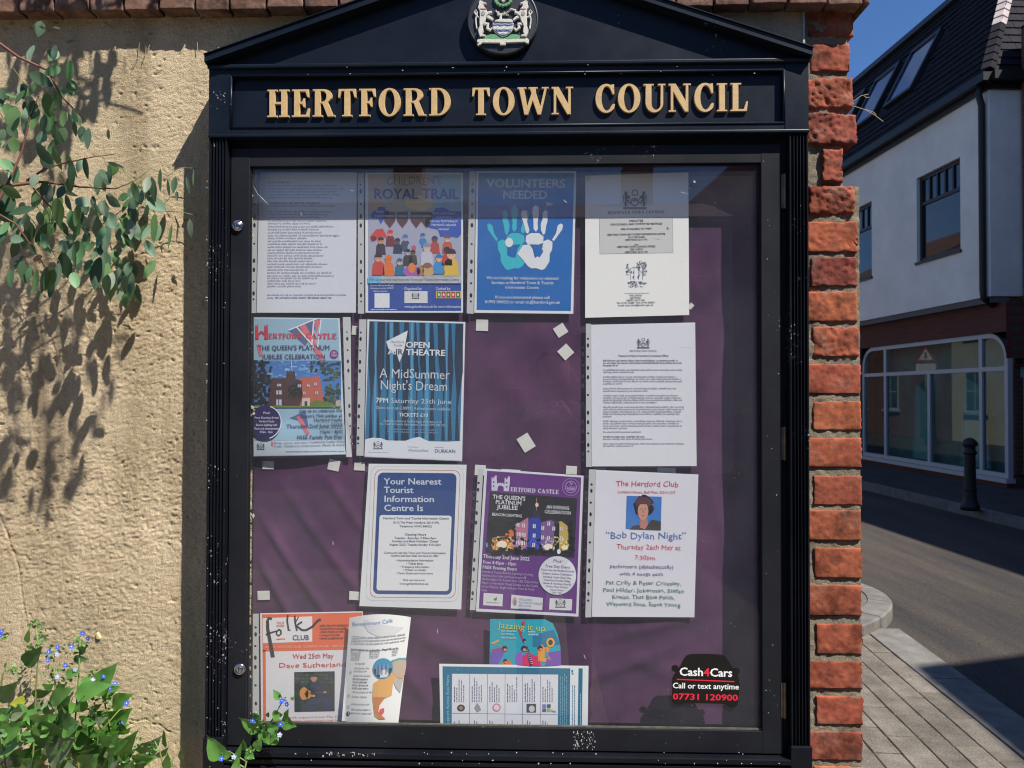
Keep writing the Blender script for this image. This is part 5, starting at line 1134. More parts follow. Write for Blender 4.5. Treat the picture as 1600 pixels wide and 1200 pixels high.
s.sleeve('l', [(0, 5), (885, 62), (846, 1205), (-30, 1160)], [(36, 8), (78, 10), (14, 1140), (-30, 1140)], [(40, 126, 10, 10), (36, 180, 10, 17), (30, 273, 9, 9), (25, 366, 10, 18), (20, 442, 10, 18), (13, 591, 9, 9), (6, 740, 10, 18), (1, 815, 10, 18), (-2, 912, 9, 9), (-8, 1005, 10, 18), (-12, 1052, 9, 9)]); s.done()

# J  club night
s = Sheet('printed_notice', 'white handwritten-style club music night notice with small portrait photo on blue', 'notice', (720, 720), 4.1026, [(865, 58), (1523, 88), (1497, 1003), (840, 1000)], (234, 232, 242), rot=0.8)
RD, BL, GN, PU = (214, 66, 96), (60, 118, 190), (48, 128, 96), (96, 84, 140)
s.text(1195, 164, 34, 'The Hertford Club', RD, width=402, jit=3, bold=.004); s.text(1192, 209, 17, 'Lombard House, Bull Plain, SG14 1DT', RD, width=372)
s.quad('photograph', [(1063, 224), (1288, 230), (1282, 446), (1056, 438)], (44, 122, 206), 1, 3, 3)
jr = random.Random(8)
for _ in range(60):
    a = jr.uniform(0, 6.28); s.ell('portrait', 1172+48*math.cos(a), 290+52*math.sin(a), jr.uniform(12, 24), jr.uniform(12, 24), jr.choice(((96, 40, 40), (76, 34, 36), (120, 52, 48))), 2, 8)
s.ell('portrait', 1170, 268, 52, 36, (92, 40, 42), 3); s.poly('portrait', [(1148,440),(1152,370),(1196,372),(1200,440)], (196, 128, 110), 4); s.ell('portrait', 1168, 322, 34, 60, (214, 152, 130), 5, 18)
s.poly('portrait', [(1084,438),(1100,418),(1140,408),(1150,428),(1180,440),(1205,400),(1222,376),(1282,388),(1282,444)], (54, 44, 46), 6)
s.poly('portrait', [(1136,300),(1140,262),(1170,250),(1200,264),(1204,304),(1192,278),(1150,278)], (92, 40, 42), 6)
for x in (1155, 1182): s.ell('portrait', x, 308, 5, 3, (60, 40, 44), 6, 8)
s.ell('portrait', 1168, 352, 10, 3, (150, 70, 72), 6, 8); s.poly('portrait', [(1166, 312), (1172, 312), (1175, 332), (1162, 332)], (190, 124, 104), 6)
s.text(1186, 500, 42, '“Bob Dylan Night”', BL, width=518, jit=4, bold=.004); s.text(1204, 568, 30, 'Thursday 26th May at', RD, width=410, jit=3, bold=.006); s.text(1180, 634, 28, '7:30pm', RD, width=134, jit=3, bold=.006)
s.text(1160, 690, 24, 'performers (alphabetically)', PU, width=410, jit=2); s.text(1158, 736, 22, 'with 4 songs each', PU, width=280, jit=2)
for y, t, w_ in ((796, 'Pat Crilly & Peter Crossley,', 486), (843, 'Paul Hilder, Jokerman, Stefan', 522), (886, 'Kneist, That Blue Patch,', 404), (932, 'Wayward Sons, Steve Young', 476)): s.text(1170, y, 26, t, GN, width=w_, jit=3, bold=.004)
s.sleeve('l', [(790, 52), (1528, 82), (1503, 1012), (796, 1006)], [(822, 55), (864, 55), (836, 1003), (798, 1003)], [(838, 152, 8, 8), (837, 193, 8, 14), (833, 268, 8, 8), (832, 343, 8, 14), (830, 406, 8, 15), (827, 523, 8, 8), (824, 641, 8, 15), (822, 702, 8, 15), (820, 779, 8, 8), (818, 853, 8, 14), (817, 896, 8, 8)]); s.done()

# K  folk club
s = Sheet('printed_notice', 'white and orange folk club poster with brushed black lettering, bottom left of the board', 'poster', (380, 940), 4.615, [(122, 84), (862, 70), (872, 900), (130, 900)], (236, 232, 236), rot=-1)
OR = (240, 110, 66)
s.quad('orange_band', [(136, 92), (858, 78), (860, 345), (140, 360)], OR, 1, 6, 3); s.quad('orange_band', [(140, 350), (162, 350), (166, 896), (144, 896)], OR, 1, 1, 6); s.quad('orange_band', [(832, 340), (860, 340), (870, 898), (842, 898)], OR, 1, 1, 6)
s.quad('white_box', [(140, 120), (498, 106), (498, 288), (142, 300)], (240, 238, 240), 2, 3, 2)
for P_, w0, w1 in (([(208,125),(185,118),(176,140),(178,200),(195,290),(215,400)], 9, 14), ([(165,238),(205,222),(240,212)], 7, 5), ([(262,200),(244,212),(240,232),(256,246),(274,232),(272,208),(258,200)], 6, 6), ([(322,95),(318,140),(328,205),(342,205)], 7, 6), ([(372,100),(376,150),(388,210)], 7, 6), ([(425,145),(395,165),(385,175),(425,205),(455,205),(500,180),(535,140),(560,125)], 6, 9), ([(400,110),(372,160)], 4, 4)): s.poly('brushed_title', stroke(P_, w0, w1), (44, 42, 46), 5)
s.poly('brushed_title', stroke([(240, 272), (275, 268), (305, 268)], 4, 3), OR, 5)
s.text(270, 160, 17, 'FOUR', (232, 120, 90), 5, width=56, bold=.02); s.text(270, 182, 17, 'RIVERS', (232, 120, 90), 5, width=56, bold=.02)
s.text(355, 278, 36, 'CLUB', (50, 48, 52), 5, al='l', width=120, bold=.03)
for i, t in enumerate(('EVERY 2ND & 4TH WEDNESDAY', 'FLOOR SPOTS AVAILABLE', 'MUSIC STARTS AT 8PM', 'Contact: Pat Crilly', 'Email: pat@folkclub')): s.text(548, 181+i*22.5, 14, '• '+t, (70, 50, 50), 5, al='l', width=(215, 188, 178, 150, 175)[i], bold=.02)
s.text(160, 336, 15, 'AT THE HERTFORD CLUB   LOMBARD HOUSE   HERTFORD', (250, 200, 180), 5, al='l', width=590)
s.text(506, 408, 34, 'Wed 25th May', (216, 74, 66), 5, width=296, bold=.01); s.text(500, 472, 32, 'Dave Sutherland', (216, 74, 66), 5, width=488, jit=3)
s.quad('photograph', [(368, 508), (660, 502), (660, 790), (370, 796)], (36, 48, 52), 2, 3, 3)
for i in range(24): s.rect('photograph', 380+(i % 8)*34, 520+(i//8)*26, 408+(i % 8)*34, 536+(i//8)*26, ((58, 74, 60), (50, 60, 58), (70, 80, 56))[i % 3], 3)
s.poly('performer', [(440,700),(470,600),(500,572),(560,575),(590,640),(640,670),(645,710),(560,700),(540,720),(470,720)], (30, 44, 70), 4); s.poly('performer', [(450,700),(640,690),(650,780),(600,785),(560,720),(500,785),(450,780)], (34, 52, 84), 5)
s.ell('performer', 510, 550, 22, 28, (196, 140, 116), 6); s.poly('performer', arc(510, 542, 24, 26, 180, 360, 8), (60, 44, 40), 7)
s.ell('guitar', 440, 662, 32, 46, (224, 150, 72), 7); s.ell('guitar', 470, 668, 22, 30, (224, 150, 72), 7); s.ell('guitar', 452, 664, 9, 9, (70, 40, 30), 8, 10); s.poly('guitar', stroke([(480, 660), (620, 650)], 4), (90, 60, 40), 8); s.ell('performer', 505, 678, 18, 9, (206, 150, 120), 9, 8); s.ell('performer', 590, 652, 12, 8, (206, 150, 120), 9, 8)
for i, (t, w_) in enumerate((('with support from The Club', 400), ('singers, songwriters and friends', 420), ('Admission on the door', 300))): s.text(330, 840+i*26, 15, t, (226, 140, 150), 5, al='l', width=w_)
s.sleeve('l', [(66, 86), (866, 66), (878, 898), (66, 898)], [(70, 88), (112, 86), (116, 896), (68, 896)], [(90, 186, 9, 9), (90, 236, 10, 16), (88, 320, 9, 8), (88, 404, 10, 17), (88, 472, 10, 16), (89, 604, 9, 9), (92, 735, 10, 15), (92, 808, 10, 15)]); s.done()

# L  cafe leaflet, standing forward and bowed
cv = lambda x, y: 0.017*math.sin(max(0, min(1, (x-740)/460))*math.pi)+0.006*(y-70)/780
sL = Sheet('folded_leaflet', 'bowed white cafe leaflet with honey-coloured swirl leaning in front of the folk poster', 'leaflet', (380, 940), 4.615, [(770, 112), (1210, 112), (1126, 868), (716, 852)], (240, 240, 238), y=BY-0.016, curve=cv, nx=26, ny=14, group=None)
s = sL
s.poly('paper', [(770,112),(1210,112)]+[(1210-440*i/16, 112-38*math.sin(math.pi*i/16)) for i in range(1, 16)], (240, 240, 238), 0)
s.text(795, 164, 26, 'Bereavement Café', (110, 160, 200), 4, al='l', width=295, rot=-6)
s.poly('curled_fold', [(885,112),(1165,180)]+[(1165-(i/10)*280, 180+55*math.sin(math.pi*i/10)) for i in range(1, 10)]+[(885, 150)], (222, 222, 224), 3)
for i, (y, x0, x1) in enumerate(((246, 790, 1165), (268, 790, 1175), (290, 785, 1168))): s.blur(x0, x1, y, 11, (150, 152, 165), i, rot=-2, lvl=6)
s.blur(785, 1125, 338, 13, (84, 88, 110), 9, rot=-2)
for i in range(5):
    s.blur(785, 860-i*3, 352+i*13+3, 8, (150, 152, 165), i+3, rot=-2); s.blur(925, 1005-i*5, 335+i*12, 8, (150, 152, 165), i+13, rot=-2); s.blur(1082, 1130-i*4, 330+i*11, 8, (150, 152, 165), i+23, rot=-2)
s.ell('round_photograph', 1020, 458, 70, 74, (60, 150, 190), 6, 26); s.poly('round_photograph', arc(1020, 458, 64, 68, 0, 180, 14), (46, 74, 54), 7); s.rect('round_photograph', 975, 430, 1062, 500, (120, 150, 190), 8)
for x in (985, 1012, 1040): s.rect('round_photograph', x, 432, x+6, 500, (36, 44, 60), 9)
s.poly('round_photograph', [(1000,520),(1010,470),(1040,462),(1062,500),(1050,520)], (216, 220, 222), 9)
s.poly('swirl_picture', [(948,660),(955,560),(1000,530),(1085,500),(1088,400),(1150,396),(1180,420),(1178,470),(1160,545),(1120,530),(1092,560),(1082,650),(1030,670),(1000,710),(990,760),(1040,815),(1000,815),(965,790)], (226, 172, 104), 5)
s.poly('swirl_picture', [(1088,480),(1092,420),(1160,404),(1180,430),(1170,520),(1130,528),(1100,510)], (196, 176, 160), 6); s.poly('swirl_picture', stroke([(1080, 410), (1130, 398), (1180, 404)], 7), (90, 170, 190), 7)
s.poly('swirl_picture', [(955,655),(1040,660),(1000,712),(992,760),(1040,812),(1000,812),(962,770)], (200, 128, 72), 6)
s.poly('swirl_picture', [(1095,560),(1120,535),(1160,550),(1140,640),(1110,600)], (186, 182, 180), 6); s.poly('swirl_picture', [(995,770),(1005,740),(1032,735),(1032,765),(1010,782)], (226, 84, 104), 8)
for i, (x0, x1, y, b) in enumerate(((820, 890, 432, 0), (815, 925, 465, 0), (810, 905, 487, 0), (805, 930, 520, 0), (800, 915, 545, 1), (800, 905, 566, 1), (797, 915, 588, 1), (797, 920, 610, 1), (800, 940, 636, 0), (795, 905, 670, 0), (790, 925, 722, 0), (790, 935, 760, 0), (785, 940, 786, 0))): s.blur(x0, x1, y, 10, (80, 84, 100) if b else (160, 162, 174), i+70, rot=-4)
for x, y in ((784, 495), (772, 662), (768, 742)): s.poly('icon', [arc(x, y, 9, 10, 0, 360, 12)[:-1], arc(x, y, 6, 7, 0, 360, 12)[:-1]], (150, 160, 180), 5)
s.ell('icon', 765, 792, 14, 14, (40, 50, 90), 5, 14); s.text(767, 802, 20, 'f', WH, 6, rot=0); s.done()

# M  jazz leaflet
cv = lambda x, y: 0.006*math.sin(max(0, (x-290)/340)*2.2)
s = Sheet('folded_leaflet', 'turquoise jazz leaflet with painted musicians, its top right corner curled', 'leaflet', (670, 950), 3.077, [(295, 52), (560, 50), (635, 274), (292, 272)], (30, 168, 190), y=BY-0.013, curve=cv, nx=12, ny=8, group=None)
s.poly('paper', [(560,50),(596,70),(618,120),(632,180),(636,272),(634,272)], (30, 168, 190), 0)
s.text(333, 94, 28, 'Jazzing it up', (206, 208, 70), 4, al='l', width=228, rot=3)
for i, (x, t, w_) in enumerate(((348, 'Dave Mitchell Band', 74), (348, 'Den O\'Mason', 62), (348, 'Mila and guests', 74))): s.text(x, 111+i*14+(i == 2)*4, 7, t, (220, 236, 240), 4, al='l', width=w_, bold=.02)
s.blur(478, 510, 112, 7, (210, 230, 236), 1); s.blur(478, 525, 126, 7, (210, 230, 236), 2)
for P_, c in (([(296,272),(296,215),(330,190),(372,195),(350,240),(330,272)], (118, 92, 190)), ([(500,130),(560,110),(600,100),(630,170),(560,180),(500,180)], (30, 120, 160)), ([(560,272),(570,210),(634,200),(636,272)], (124, 84, 176)), ([(415,272),(420,215),(450,200),(450,272)], (150, 100, 200)), ([(300,205),(310,195),(372,192),(380,205),(340,208)], (196, 60, 90)), ([(296,170),(335,150),(340,158),(312,172),(372,190),(350,180)], (236, 170, 70)), ([(350,262),(360,245),(385,245),(400,262),(396,272),(350,272)], (226, 120, 50)), ([(440,272),(448,225),(480,212),(520,225),(545,272)], (222, 44, 110)), ([(525,180),(545,170),(560,190),(555,235),(590,240),(560,255),(525,250)], (236, 160, 60)), ([(560,190),(585,160),(590,165),(570,215),(598,225),(575,236)], (230, 150, 56)), ([(428,95),(450,90),(448,130),(462,150),(455,165),(440,130)], (190, 50, 80))): s.poly('painted_musicians', P_, c, 2)
s.poly('painted_musicians', stroke([(468, 182), (480, 215), (492, 272)], 7), (60, 40, 80), 3)
for i in range(9): s.poly('painted_musicians', stroke([(462+i*3.4, 190+i*9), (474+i*3.4, 188+i*9)], 1.2), (220, 210, 230), 4)
for x, y, r in ((365, 190, 13), (368, 250, 10), (458, 188, 14), (536, 186, 12), (460, 150, 8)): s.ell('painted_musicians', x, y, r, r*.9, (40, 36, 70), 5, 10); s.ell('painted_musicians', x+2, y+7, r*.6, r*.5, (232, 150, 110), 6, 8)
s.ell('painted_musicians', 585, 160, 20, 22, (240, 176, 70), 5); s.ell('painted_musicians', 585, 160, 11, 13, (60, 70, 60), 6); s.ell('painted_musicians', 457, 66, 8, 10, (214, 50, 60), 6); s.done()

# N  sideways support sheet
s = Sheet('printed_notice', 'teal bordered sheet of support services standing sideways along the bottom of the board', 'notice', (670, 950), 3.077, [(50, 268), (768, 278), (764, 575), (56, 575)], (236, 240, 242), y=BY-0.018, rot=0.2, group=None)
TE = (36, 116, 148)
s.quad('teal_border', [(66, 280), (680, 290), (678, 574), (70, 574)], TE, 1, 6, 3); s.quad('teal_border', [(720, 290), (740, 290), (736, 574), (716, 574)], TE, 1, 1, 3)
s.text(98, 566, 15, 'Support Across East Herts', (150, 205, 226), 3, al='l', width=245, rot=-90)
s.quad('table', [(112, 316), (622, 320), (620, 574), (110, 574)], (226, 228, 236), 2, 5, 3)
for i in range(1, 6): s.poly('table_rule', stroke([(112+85*i, 316), (111+85*i, 574)], 1), (96, 104, 130), 3)
s.poly('table_rule', stroke([(112, 506), (620, 512)], 1), (96, 104, 130), 3)
for i in range(6):
    for j in range(5):
        x = 122+85*i+j*11
        if x > 112+85*i+78: continue
        L_ = (80, 60, 110, 95, 70)[(i+j) % 5] if j else 75
        m = (120, 124, 148) if j else (80, 84, 110); yy = 452
        rz = random.Random(i*9+j); k = yy
        while k > yy-L_:
            w_ = rz.uniform(5, 18); s.poly('small_print', [(x, k), (x, k-w_), (x+4.2, k-w_), (x+4.2, k)], m, 4); k -= w_+3
    for j in range(3):
        x = 122+85*i+j*11; s.poly('small_print', [(x, 570), (x, 570-(25, 14, 30)[(i+j) % 3]), (x+4, 570-(25, 14, 30)[(i+j) % 3]), (x+4, 570)], (110, 114, 138), 4)
s.ell('logo', 155, 480, 19, 17, (64, 58, 52), 4); s.ell('logo', 155, 480, 10, 9, (160, 130, 110), 5); s.poly('logo', [(218,480),(232,455),(244,470),(252,490),(232,502)], (150, 154, 166), 4); s.ell('logo', 326, 478, 20, 20, (206, 130, 150), 4); s.ell('logo', 326, 478, 14, 14, (230, 220, 228), 5)
s.rect('logo', 470, 460, 516, 502, (72, 76, 92), 4); s.ell('logo', 495, 484, 14, 16, (210, 206, 204), 5)
for x, y, c in ((546, 462, (110, 130, 200)), (568, 462, (70, 80, 120)), (546, 482, (60, 100, 160)), (568, 482, (150, 190, 60))): s.rect('logo', x, y, x+18, y+17, c, 5)
s.blur(590, 610, 500, 12, (90, 90, 110), 5)
for j in range(4):
    x = 630+j*10; rz = random.Random(j); k = 560
    while k > 330: w_ = rz.uniform(6, 20); s.poly('small_print', [(x, k), (x, k-w_), (x+3.6, k-w_), (x+3.6, k)], (120, 176, 200), 4); k -= w_+3
for j in range(2):
    x = 690+j*10; k = 560; rz = random.Random(j+7)
    while k > 370-j*0: w_ = rz.uniform(6, 16); s.poly('small_print', [(x, k), (x, k-w_), (x+3.4, k-w_), (x+3.4, k)], (110, 150, 176), 4); k -= w_+3
k = 560; rz = random.Random(77)
while k > 420: w_ = rz.uniform(6, 16); s.poly('small_print', [(727, k), (727, k-w_), (731, k-w_), (731, k)], (150, 205, 226), 4); k -= w_+3
for x, y in ((690, 300), (692, 316), (140, 297), (350, 298), (690, 306)): s.ell('dot', x, y, 5, 4, (70, 150, 180), 3, 8)
s.done()

# car sticker on the glass
s = Sheet('window_sticker', 'black car-shaped sticker with white and red lettering stuck on the lower right of the glass', 'sticker', (1050, 1000), 6.0, [(30, 300), (600, 320), (600, 321), (30, 301)], (14, 13, 12), y=GY-0.0004, rot=1.2, group=None, sheet_name='sticker_film')
BK = ink((26, 24, 22), 0.5)
s.poly('sticker_film', [(0,400),(5,350),(40,290),(62,262),(78,240),(105,185),(135,145),(170,133),(300,129),(440,136),(490,148),(525,185),(560,250),(590,290),(622,345),(635,420),(628,520),(612,610),(595,628),(545,630),(520,610),(505,598),(110,590),(95,605),(30,600),(5,580),(0,520)], BK, 0.5)
s.ell('sticker_film', 28, 266, 34, 32, BK, 0.6, 20); s.ell('sticker_film', 598, 292, 36, 32, BK, 0.6, 20)
s.text(68, 332, 74, 'Cash', (240, 240, 240), 2, al='l', width=226, bold=.045); s.text(296, 338, 74, '4', (232, 44, 66), 2, al='l', width=56, bold=.045); s.text(354, 340, 74, 'Cars', (240, 240, 240), 2, al='l', width=212, bold=.045)
s.poly('red_rule', stroke([(45, 368), (585, 390)], 5), (232, 44, 66), 2)
s.text(5, 450, 50, 'Call or text anytime', (240, 240, 240), 2, al='l', width=622, bold=.035); s.text(6, 556, 56, '07731 120900', (232, 44, 66), 2, al='l', width=612, bold=.035)
s.done()

# sticky pads left on the cloth
pads = [(753, 508, 19, 18, 2, 'square pad, alone near the top of the bare middle of the cloth'), (876, 516, 18, 17, -33, 'white pad turned on its corner, upper of two beside the bare cloth'), (884, 550, 19, 19, -42, 'white diamond pad just beneath another pad, right of the bare cloth'),
        (822, 692, 20, 25, -32, 'tilted white pad low in the bare middle of the cloth'), (418, 727, 18, 13, 0, 'white pad under the left corner of the rippled jubilee poster'), (521, 727, 18, 17, 12, 'skewed white pad under right corner of the rippled poster'),
        (561, 729, 17, 13, 3, 'white pad beneath the punched strip of the theatre poster'), (411, 931, 19, 14, -2, 'white pad near the left edge just above the folk poster'), (554, 931, 17, 13, 3, 'white pad left of the foot of the tourist information poster'),
        (750, 735, 17, 16, 3, 'white pad at the top left corner of the purple night poster'), (893, 735, 17, 13, 3, 'white pad at the top right corner of the purple night poster'), (798, 737, 30, 6, 3, 'strip of white tape along the top edge of the purple night poster'),
        (1080, 478, 7, 9, 40, 'small pad corner showing beside the foot of the minutes sheet'), (1042, 735, 28, 8, 1, 'pale tape above the club night notice, right of centre'), (938, 735, 18, 8, 1, 'pale tape above the left of the club night notice'), (553, 516, 8, 14, 5, 'pad end between the jubilee poster and the theatre poster')]
for px, py, w_, h, a, lab in pads:
    p = W(px, py, BY-0.005); k = 1.57/1160; ca, sa = math.cos(R(-a)), math.sin(R(-a)); q = []
    for u, v in ((-1, -1), (1, -1), (1, 1), (-1, 1)):
        u *= w_*k/2; v *= h*k/2; q.append((p.x+u*ca-v*sa, p.z+u*sa+v*ca))
    yp_ = min(float(cloth_h(np.array(a_), np.array(b_))) for a_, b_ in q+[(p.x, p.z)])-.0003
    mb = MB(); mb.prism([q], fn, yp_, yp_-0.0010, 0.0002)
    tag(obj('adhesive_pad', mb, mat('white_foam_pad', (0.66, 0.66, 0.62), 0.7, var=0.06, vscale=100)), lab, 'adhesive pad', 'white adhesive pads on the cloth')
# torn scraps caught along the left edge of the glass
mb = MB(); sr_ = random.Random(3)
for (cx, cy, n_) in ((389, 307, 7), (391, 797, 5), (389, 345, 6), (391, 372, 5), (393, 640, 3)):
    for _ in range(n_):
        p = W(cx+sr_.uniform(-3, 5), cy+sr_.uniform(-10, 10), GY+0.006); pts = []
        for k in range(5): a = k*1.256; r = sr_.uniform(.001, .0045); pts.append((p.x+r*math.cos(a), p.z+r*1.4*math.sin(a)))
        mb.prism([pts], fn, GY+0.0075, GY+0.0065+sr_.uniform(-.001, .0)) 
tag(obj('torn_paper_scraps', mb, mat('torn_paper', (0.62, 0.56, 0.46), 0.85)), 'torn scraps of paper caught along the left edge behind the glass', 'paper scraps', kind='stuff')
# ------------------------------------------------------------------ leaves
def leaf_mesh(name, belly=0.45, fold=0.12, curl=0.15, point=1.0, n=9, wav=0.0):
    """unit leaf: base at origin, tip at (0,0,-1), half width 0.5, faces -y"""
    v, f = [], []
    for i in range(n+1):
        t = i/n; w_ = (math.sin(math.pi*t**(0.72 if point > 1.2 else 0.92))**(0.85 if point > 1.2 else 0.72)) if 0 < t < 1 else 0
        w_ *= ((1-t)**(0.45)*1.25 if point > 1.2 else (1-t)**0.10*1.03) if t > 0 else 1
        yy = -curl*math.sin(t*2.2)*0.5
        for j, s_ in enumerate((-1, -0.5, 0, 0.5, 1)):
            v.append((s_*0.5*w_, yy-fold*abs(s_)*w_*0.5+wav*0.03*math.sin(t*14+s_*2)*abs(s_), -t))
    for i in range(n):
        for j in range(4): a = i*5+j; f.append((a, a+1, a+6, a+5))
    me = bpy.data.meshes.new(name); me.from_pydata(v, [], f); me.update(); me.polygons.foreach_set('use_smooth', [True]*len(f)); return me
GUM = [[leaf_mesh('gum_leaf', .45, fo, cu) for fo, cu in ((.10, .12), (.18, -.2), (.04, .3))] for _ in EU]
for i, ms in enumerate(GUM):
    for m_ in ms: m_.materials.append(EU[i])
WEED = [[leaf_mesh('weed_leaf', .3, fo, cu, 1.6, 10, 1.0) for fo, cu in ((.16, .2), (.26, -.15), (.1, .35))] for _ in AL]
for i, ms in enumerate(WEED):
    for m_ in ms: m_.materials.append(AL[i])
def put_leaf(me, parent, base, tip, width, face=0.0, tilt=0.0, name='leaf'):
    """base, tip: 3d points; width metres; face = turn about the leaf's own axis"""
    d = (tip-base); L_ = d.length; zax = -d.normalized()
    ref = Vector((0, 1, 0)); yax = (ref-zax*ref.dot(zax)).normalized(); xax = yax.cross(zax)
    M = Matrix((xax, yax, zax)).transposed() @ Matrix.Rotation(face, 3, 'Z')
    o = bpy.data.objects.new(name, me); C.objects.link(o); o.parent = parent; o.matrix_parent_inverse = pinv(parent)
    o.matrix_basis = Matrix.Translation(base) @ M.to_4x4() @ Matrix.Diagonal((width, width, L_, 1)); return o
lr = random.Random(21)
gum = thing('eucalyptus_tree', 'young eucalyptus with blue-green oval leaves hanging in front of the rendered wall', 'tree', (-2.15, -0.42, 0))
def gpt(px, py, d): return W(px, py, -d)
def depth_at(px): return 0.040+max(0, (285-px)/285)*0.17
tr_pts = [(-2.15, -0.42, 0), (-2.12, -0.40, 0.6), (-2.05, -0.38, 1.2), (-1.98, -0.35, 1.75), (-1.9, -0.30, 2.3), (-1.8, -0.22, 2.75)]
mb = MB(); mb.tube(tr_pts, [.035, .03, .026, .02, .014, .006], 10); obj('trunk', mb, mat('pale_bark', (0.30, 0.24, 0.19), 0.8, var=0.35, vscale=25), gum, True)
def branch(pts, r0, r1, m=M_STEMR, name='branch'):
    mb = MB(); n = len(pts); mb.tube(pts, [r0+(r1-r0)*i/(n-1) for i in range(n)], 6); return obj(name, mb, m, gum, True)
branch([Vector((-1.98, -0.35, 1.72)), Vector((-1.6, -0.3, 1.9)), gpt(-60, 300, .20), gpt(60, 284, .17), gpt(200, 282, .10), (gpt(310, 288, .08)+gpt(125, 292, .14))/2*0+gpt(125, 292, .125)][:4]+[gpt(42, 282, .165), gpt(90, 287, .14), gpt(125, 292, .125), gpt(180, 295, .10), gpt(212, 282, .08)], .0045, .001)
branch([gpt(42, 282, .165), gpt(70, 264, .15), gpt(95, 256, .14), gpt(146, 245, .12), gpt(178, 241, .10)], .0022, .0008)
branch([gpt(42, 282, .165), gpt(75, 320, .15), gpt(110, 345, .12), gpt(140, 360, .10), gpt(170, 345, .08)], .002, .0008)
branch([Vector((-1.98, -0.35, 1.65)), gpt(-80, 420, .22), gpt(-10, 330, .2), gpt(20, 270, .18), gpt(35, 235, .17), gpt(45, 190, .17), gpt(60, 150, .17)], .004, .0012)
branch([gpt(-10, 330, .2), gpt(25, 350, .18), gpt(60, 400, .15), gpt(72, 420, .14)], .002, .0008)
branch([Vector((-1.9, -0.30, 2.3)), gpt(-150, -60, .25), gpt(-40, 40, .22), gpt(30, 90, .2), gpt(75, 110, .19), gpt(95, 150, .18), gpt(120, 175, .15), gpt(134, 190, .13)], .004, .001)
branch([Vector((-1.9, -0.30, 2.3)), Vector((-1.5, -.24, 2.55)), Vector((-1.15, -.2, 2.62)), Vector((-.85, -.17, 2.56)), Vector((-.68, -.15, 2.46))], .005, .0015)
for p in ([(170, 345, .08), (200, 320, .06), (225, 270, .05), (228, 260, .045)], [(170, 345, .08), (165, 380, .06), (170, 410, .05), (205, 425, .045), (212, 430, .04)], [(212, 282, .08), (235, 262, .04), (262, 275, .035), (280, 262, .03), (308, 263, .03)], [(250, 330, .04), (282, 331, .03), (308, 337, .03)], [(200, 320, .06), (225, 325, .05), (250, 330, .04)]):
    branch([gpt(*q) for q in p], .0010, .0006, M_STEMG, 'twig')
L2 = [(290,335,200,105,-25,0),(435,440,210,90,-10,0),(370,300,160,55,-5,2),(130,535,170,85,-60,1),(130,645,130,70,78,1),(110,720,150,80,-40,3),(340,590,220,95,-45,3),(310,490,110,85,0,3),(160,430,180,65,-70,3),(245,720,100,60,30,3),(85,935,150,85,5,4),(180,890,180,75,10,3),(225,910,150,70,-10,4),(265,960,200,65,-10,0),(330,950,220,75,-25,3),(370,950,190,80,-25,0),(290,1070,90,35,0,0),
(495,840,200,110,5,3),(560,520,200,100,15,4),(570,600,150,55,-30,4),(575,740,190,150,0,4),(680,700,100,60,-40,0),(475,690,110,70,50,1),(620,370,120,95,60,1),(735,560,190,90,5,2),(830,500,150,100,30,1),(810,650,230,115,5,1),(855,365,110,80,50,1),(930,330,100,65,-70,4),(730,900,270,105,0,3),(655,860,110,50,-5,4),(800,900,180,65,0,0),(815,980,200,75,-8,2),(890,930,170,60,10,2),(975,1010,200,85,-5,0),(940,910,120,85,20,3),(1015,870,110,60,0,3),(900,1060,100,50,0,1),(1040,1040,130,45,10,3),(935,520,170,70,5,0),(990,560,200,75,5,2),(980,660,130,85,30,3),(1010,460,160,60,5,3),(1045,320,130,80,10,1),(990,340,120,40,0,1),(1100,235,130,62,0,2),(1155,270,200,70,10,3),(1205,200,180,42,0,0),(1170,380,200,105,58,1),(1105,440,120,50,0,3),(1160,560,230,68,0,0),(1185,600,150,55,-5,1),(1100,590,150,48,-25,1),(1275,620,200,32,-5,0),(1305,235,140,52,0,3),(1265,260,130,26,5,3),(1325,320,80,38,5,1),(1412,240,140,30,10,1),(1430,560,140,48,0,2),(1450,180,130,13,0,0),
(650,110,160,68,0,3),(735,230,190,58,0,3),(825,160,150,38,0,3),(545,160,200,75,0,3),(350,40,180,85,35,3),(870,85,120,28,75,1),(510,290,150,38,70,1),(30,560,110,60,-20,4),(50,90,130,80,40,4),(120,170,170,80,15,4),(85,290,160,95,60,0),(40,380,200,150,0,3),(25,620,150,90,-10,3),(480,560,120,60,20,3),(620,480,110,50,-10,3),(700,370,120,40,10,3),(860,770,120,55,0,0),(760,720,120,60,10,3),(780,610,150,60,-15,3),(450,350,120,40,5,0)]
L1 = [(225,385,150,80,0,1),(395,385,130,60,-5,1),(380,515,130,70,-60,4),(300,575,180,90,60,3),(458,640,125,32,72,1),(105,860,190,125,0,0),(250,860,200,95,0,0),(350,760,170,85,0,0),(220,740,110,70,0,2),(180,880,220,48,0,1),(300,990,90,95,60,1),(320,890,130,60,-10,3),(420,970,170,50,38,3),(320,1110,190,95,38,3),(540,930,110,33,0,3),(560,860,150,28,28,4),(505,860,90,38,0,1),(632,1000,170,70,0,1),(785,970,90,33,12,3),(60,1030,150,40,-60,1),(50,790,100,60,0,0),(10,980,110,60,-20,3),(150,650,100,50,10,3),(310,200,60,18,70,2),(410,200,50,12,85,2),(90,690,110,24,75,4),(15,700,130,60,0,3),(235,640,150,60,-10,0)]
specs = [(x/4.8, 240+y/4.8, L_/4.8, w_/4.8, a, t) for x, y, L_, w_, a, t in L2]+[(x/4.614, y/4.614, L_/4.614, w_/4.614, a, t) for x, y, L_, w_, a, t in L1]
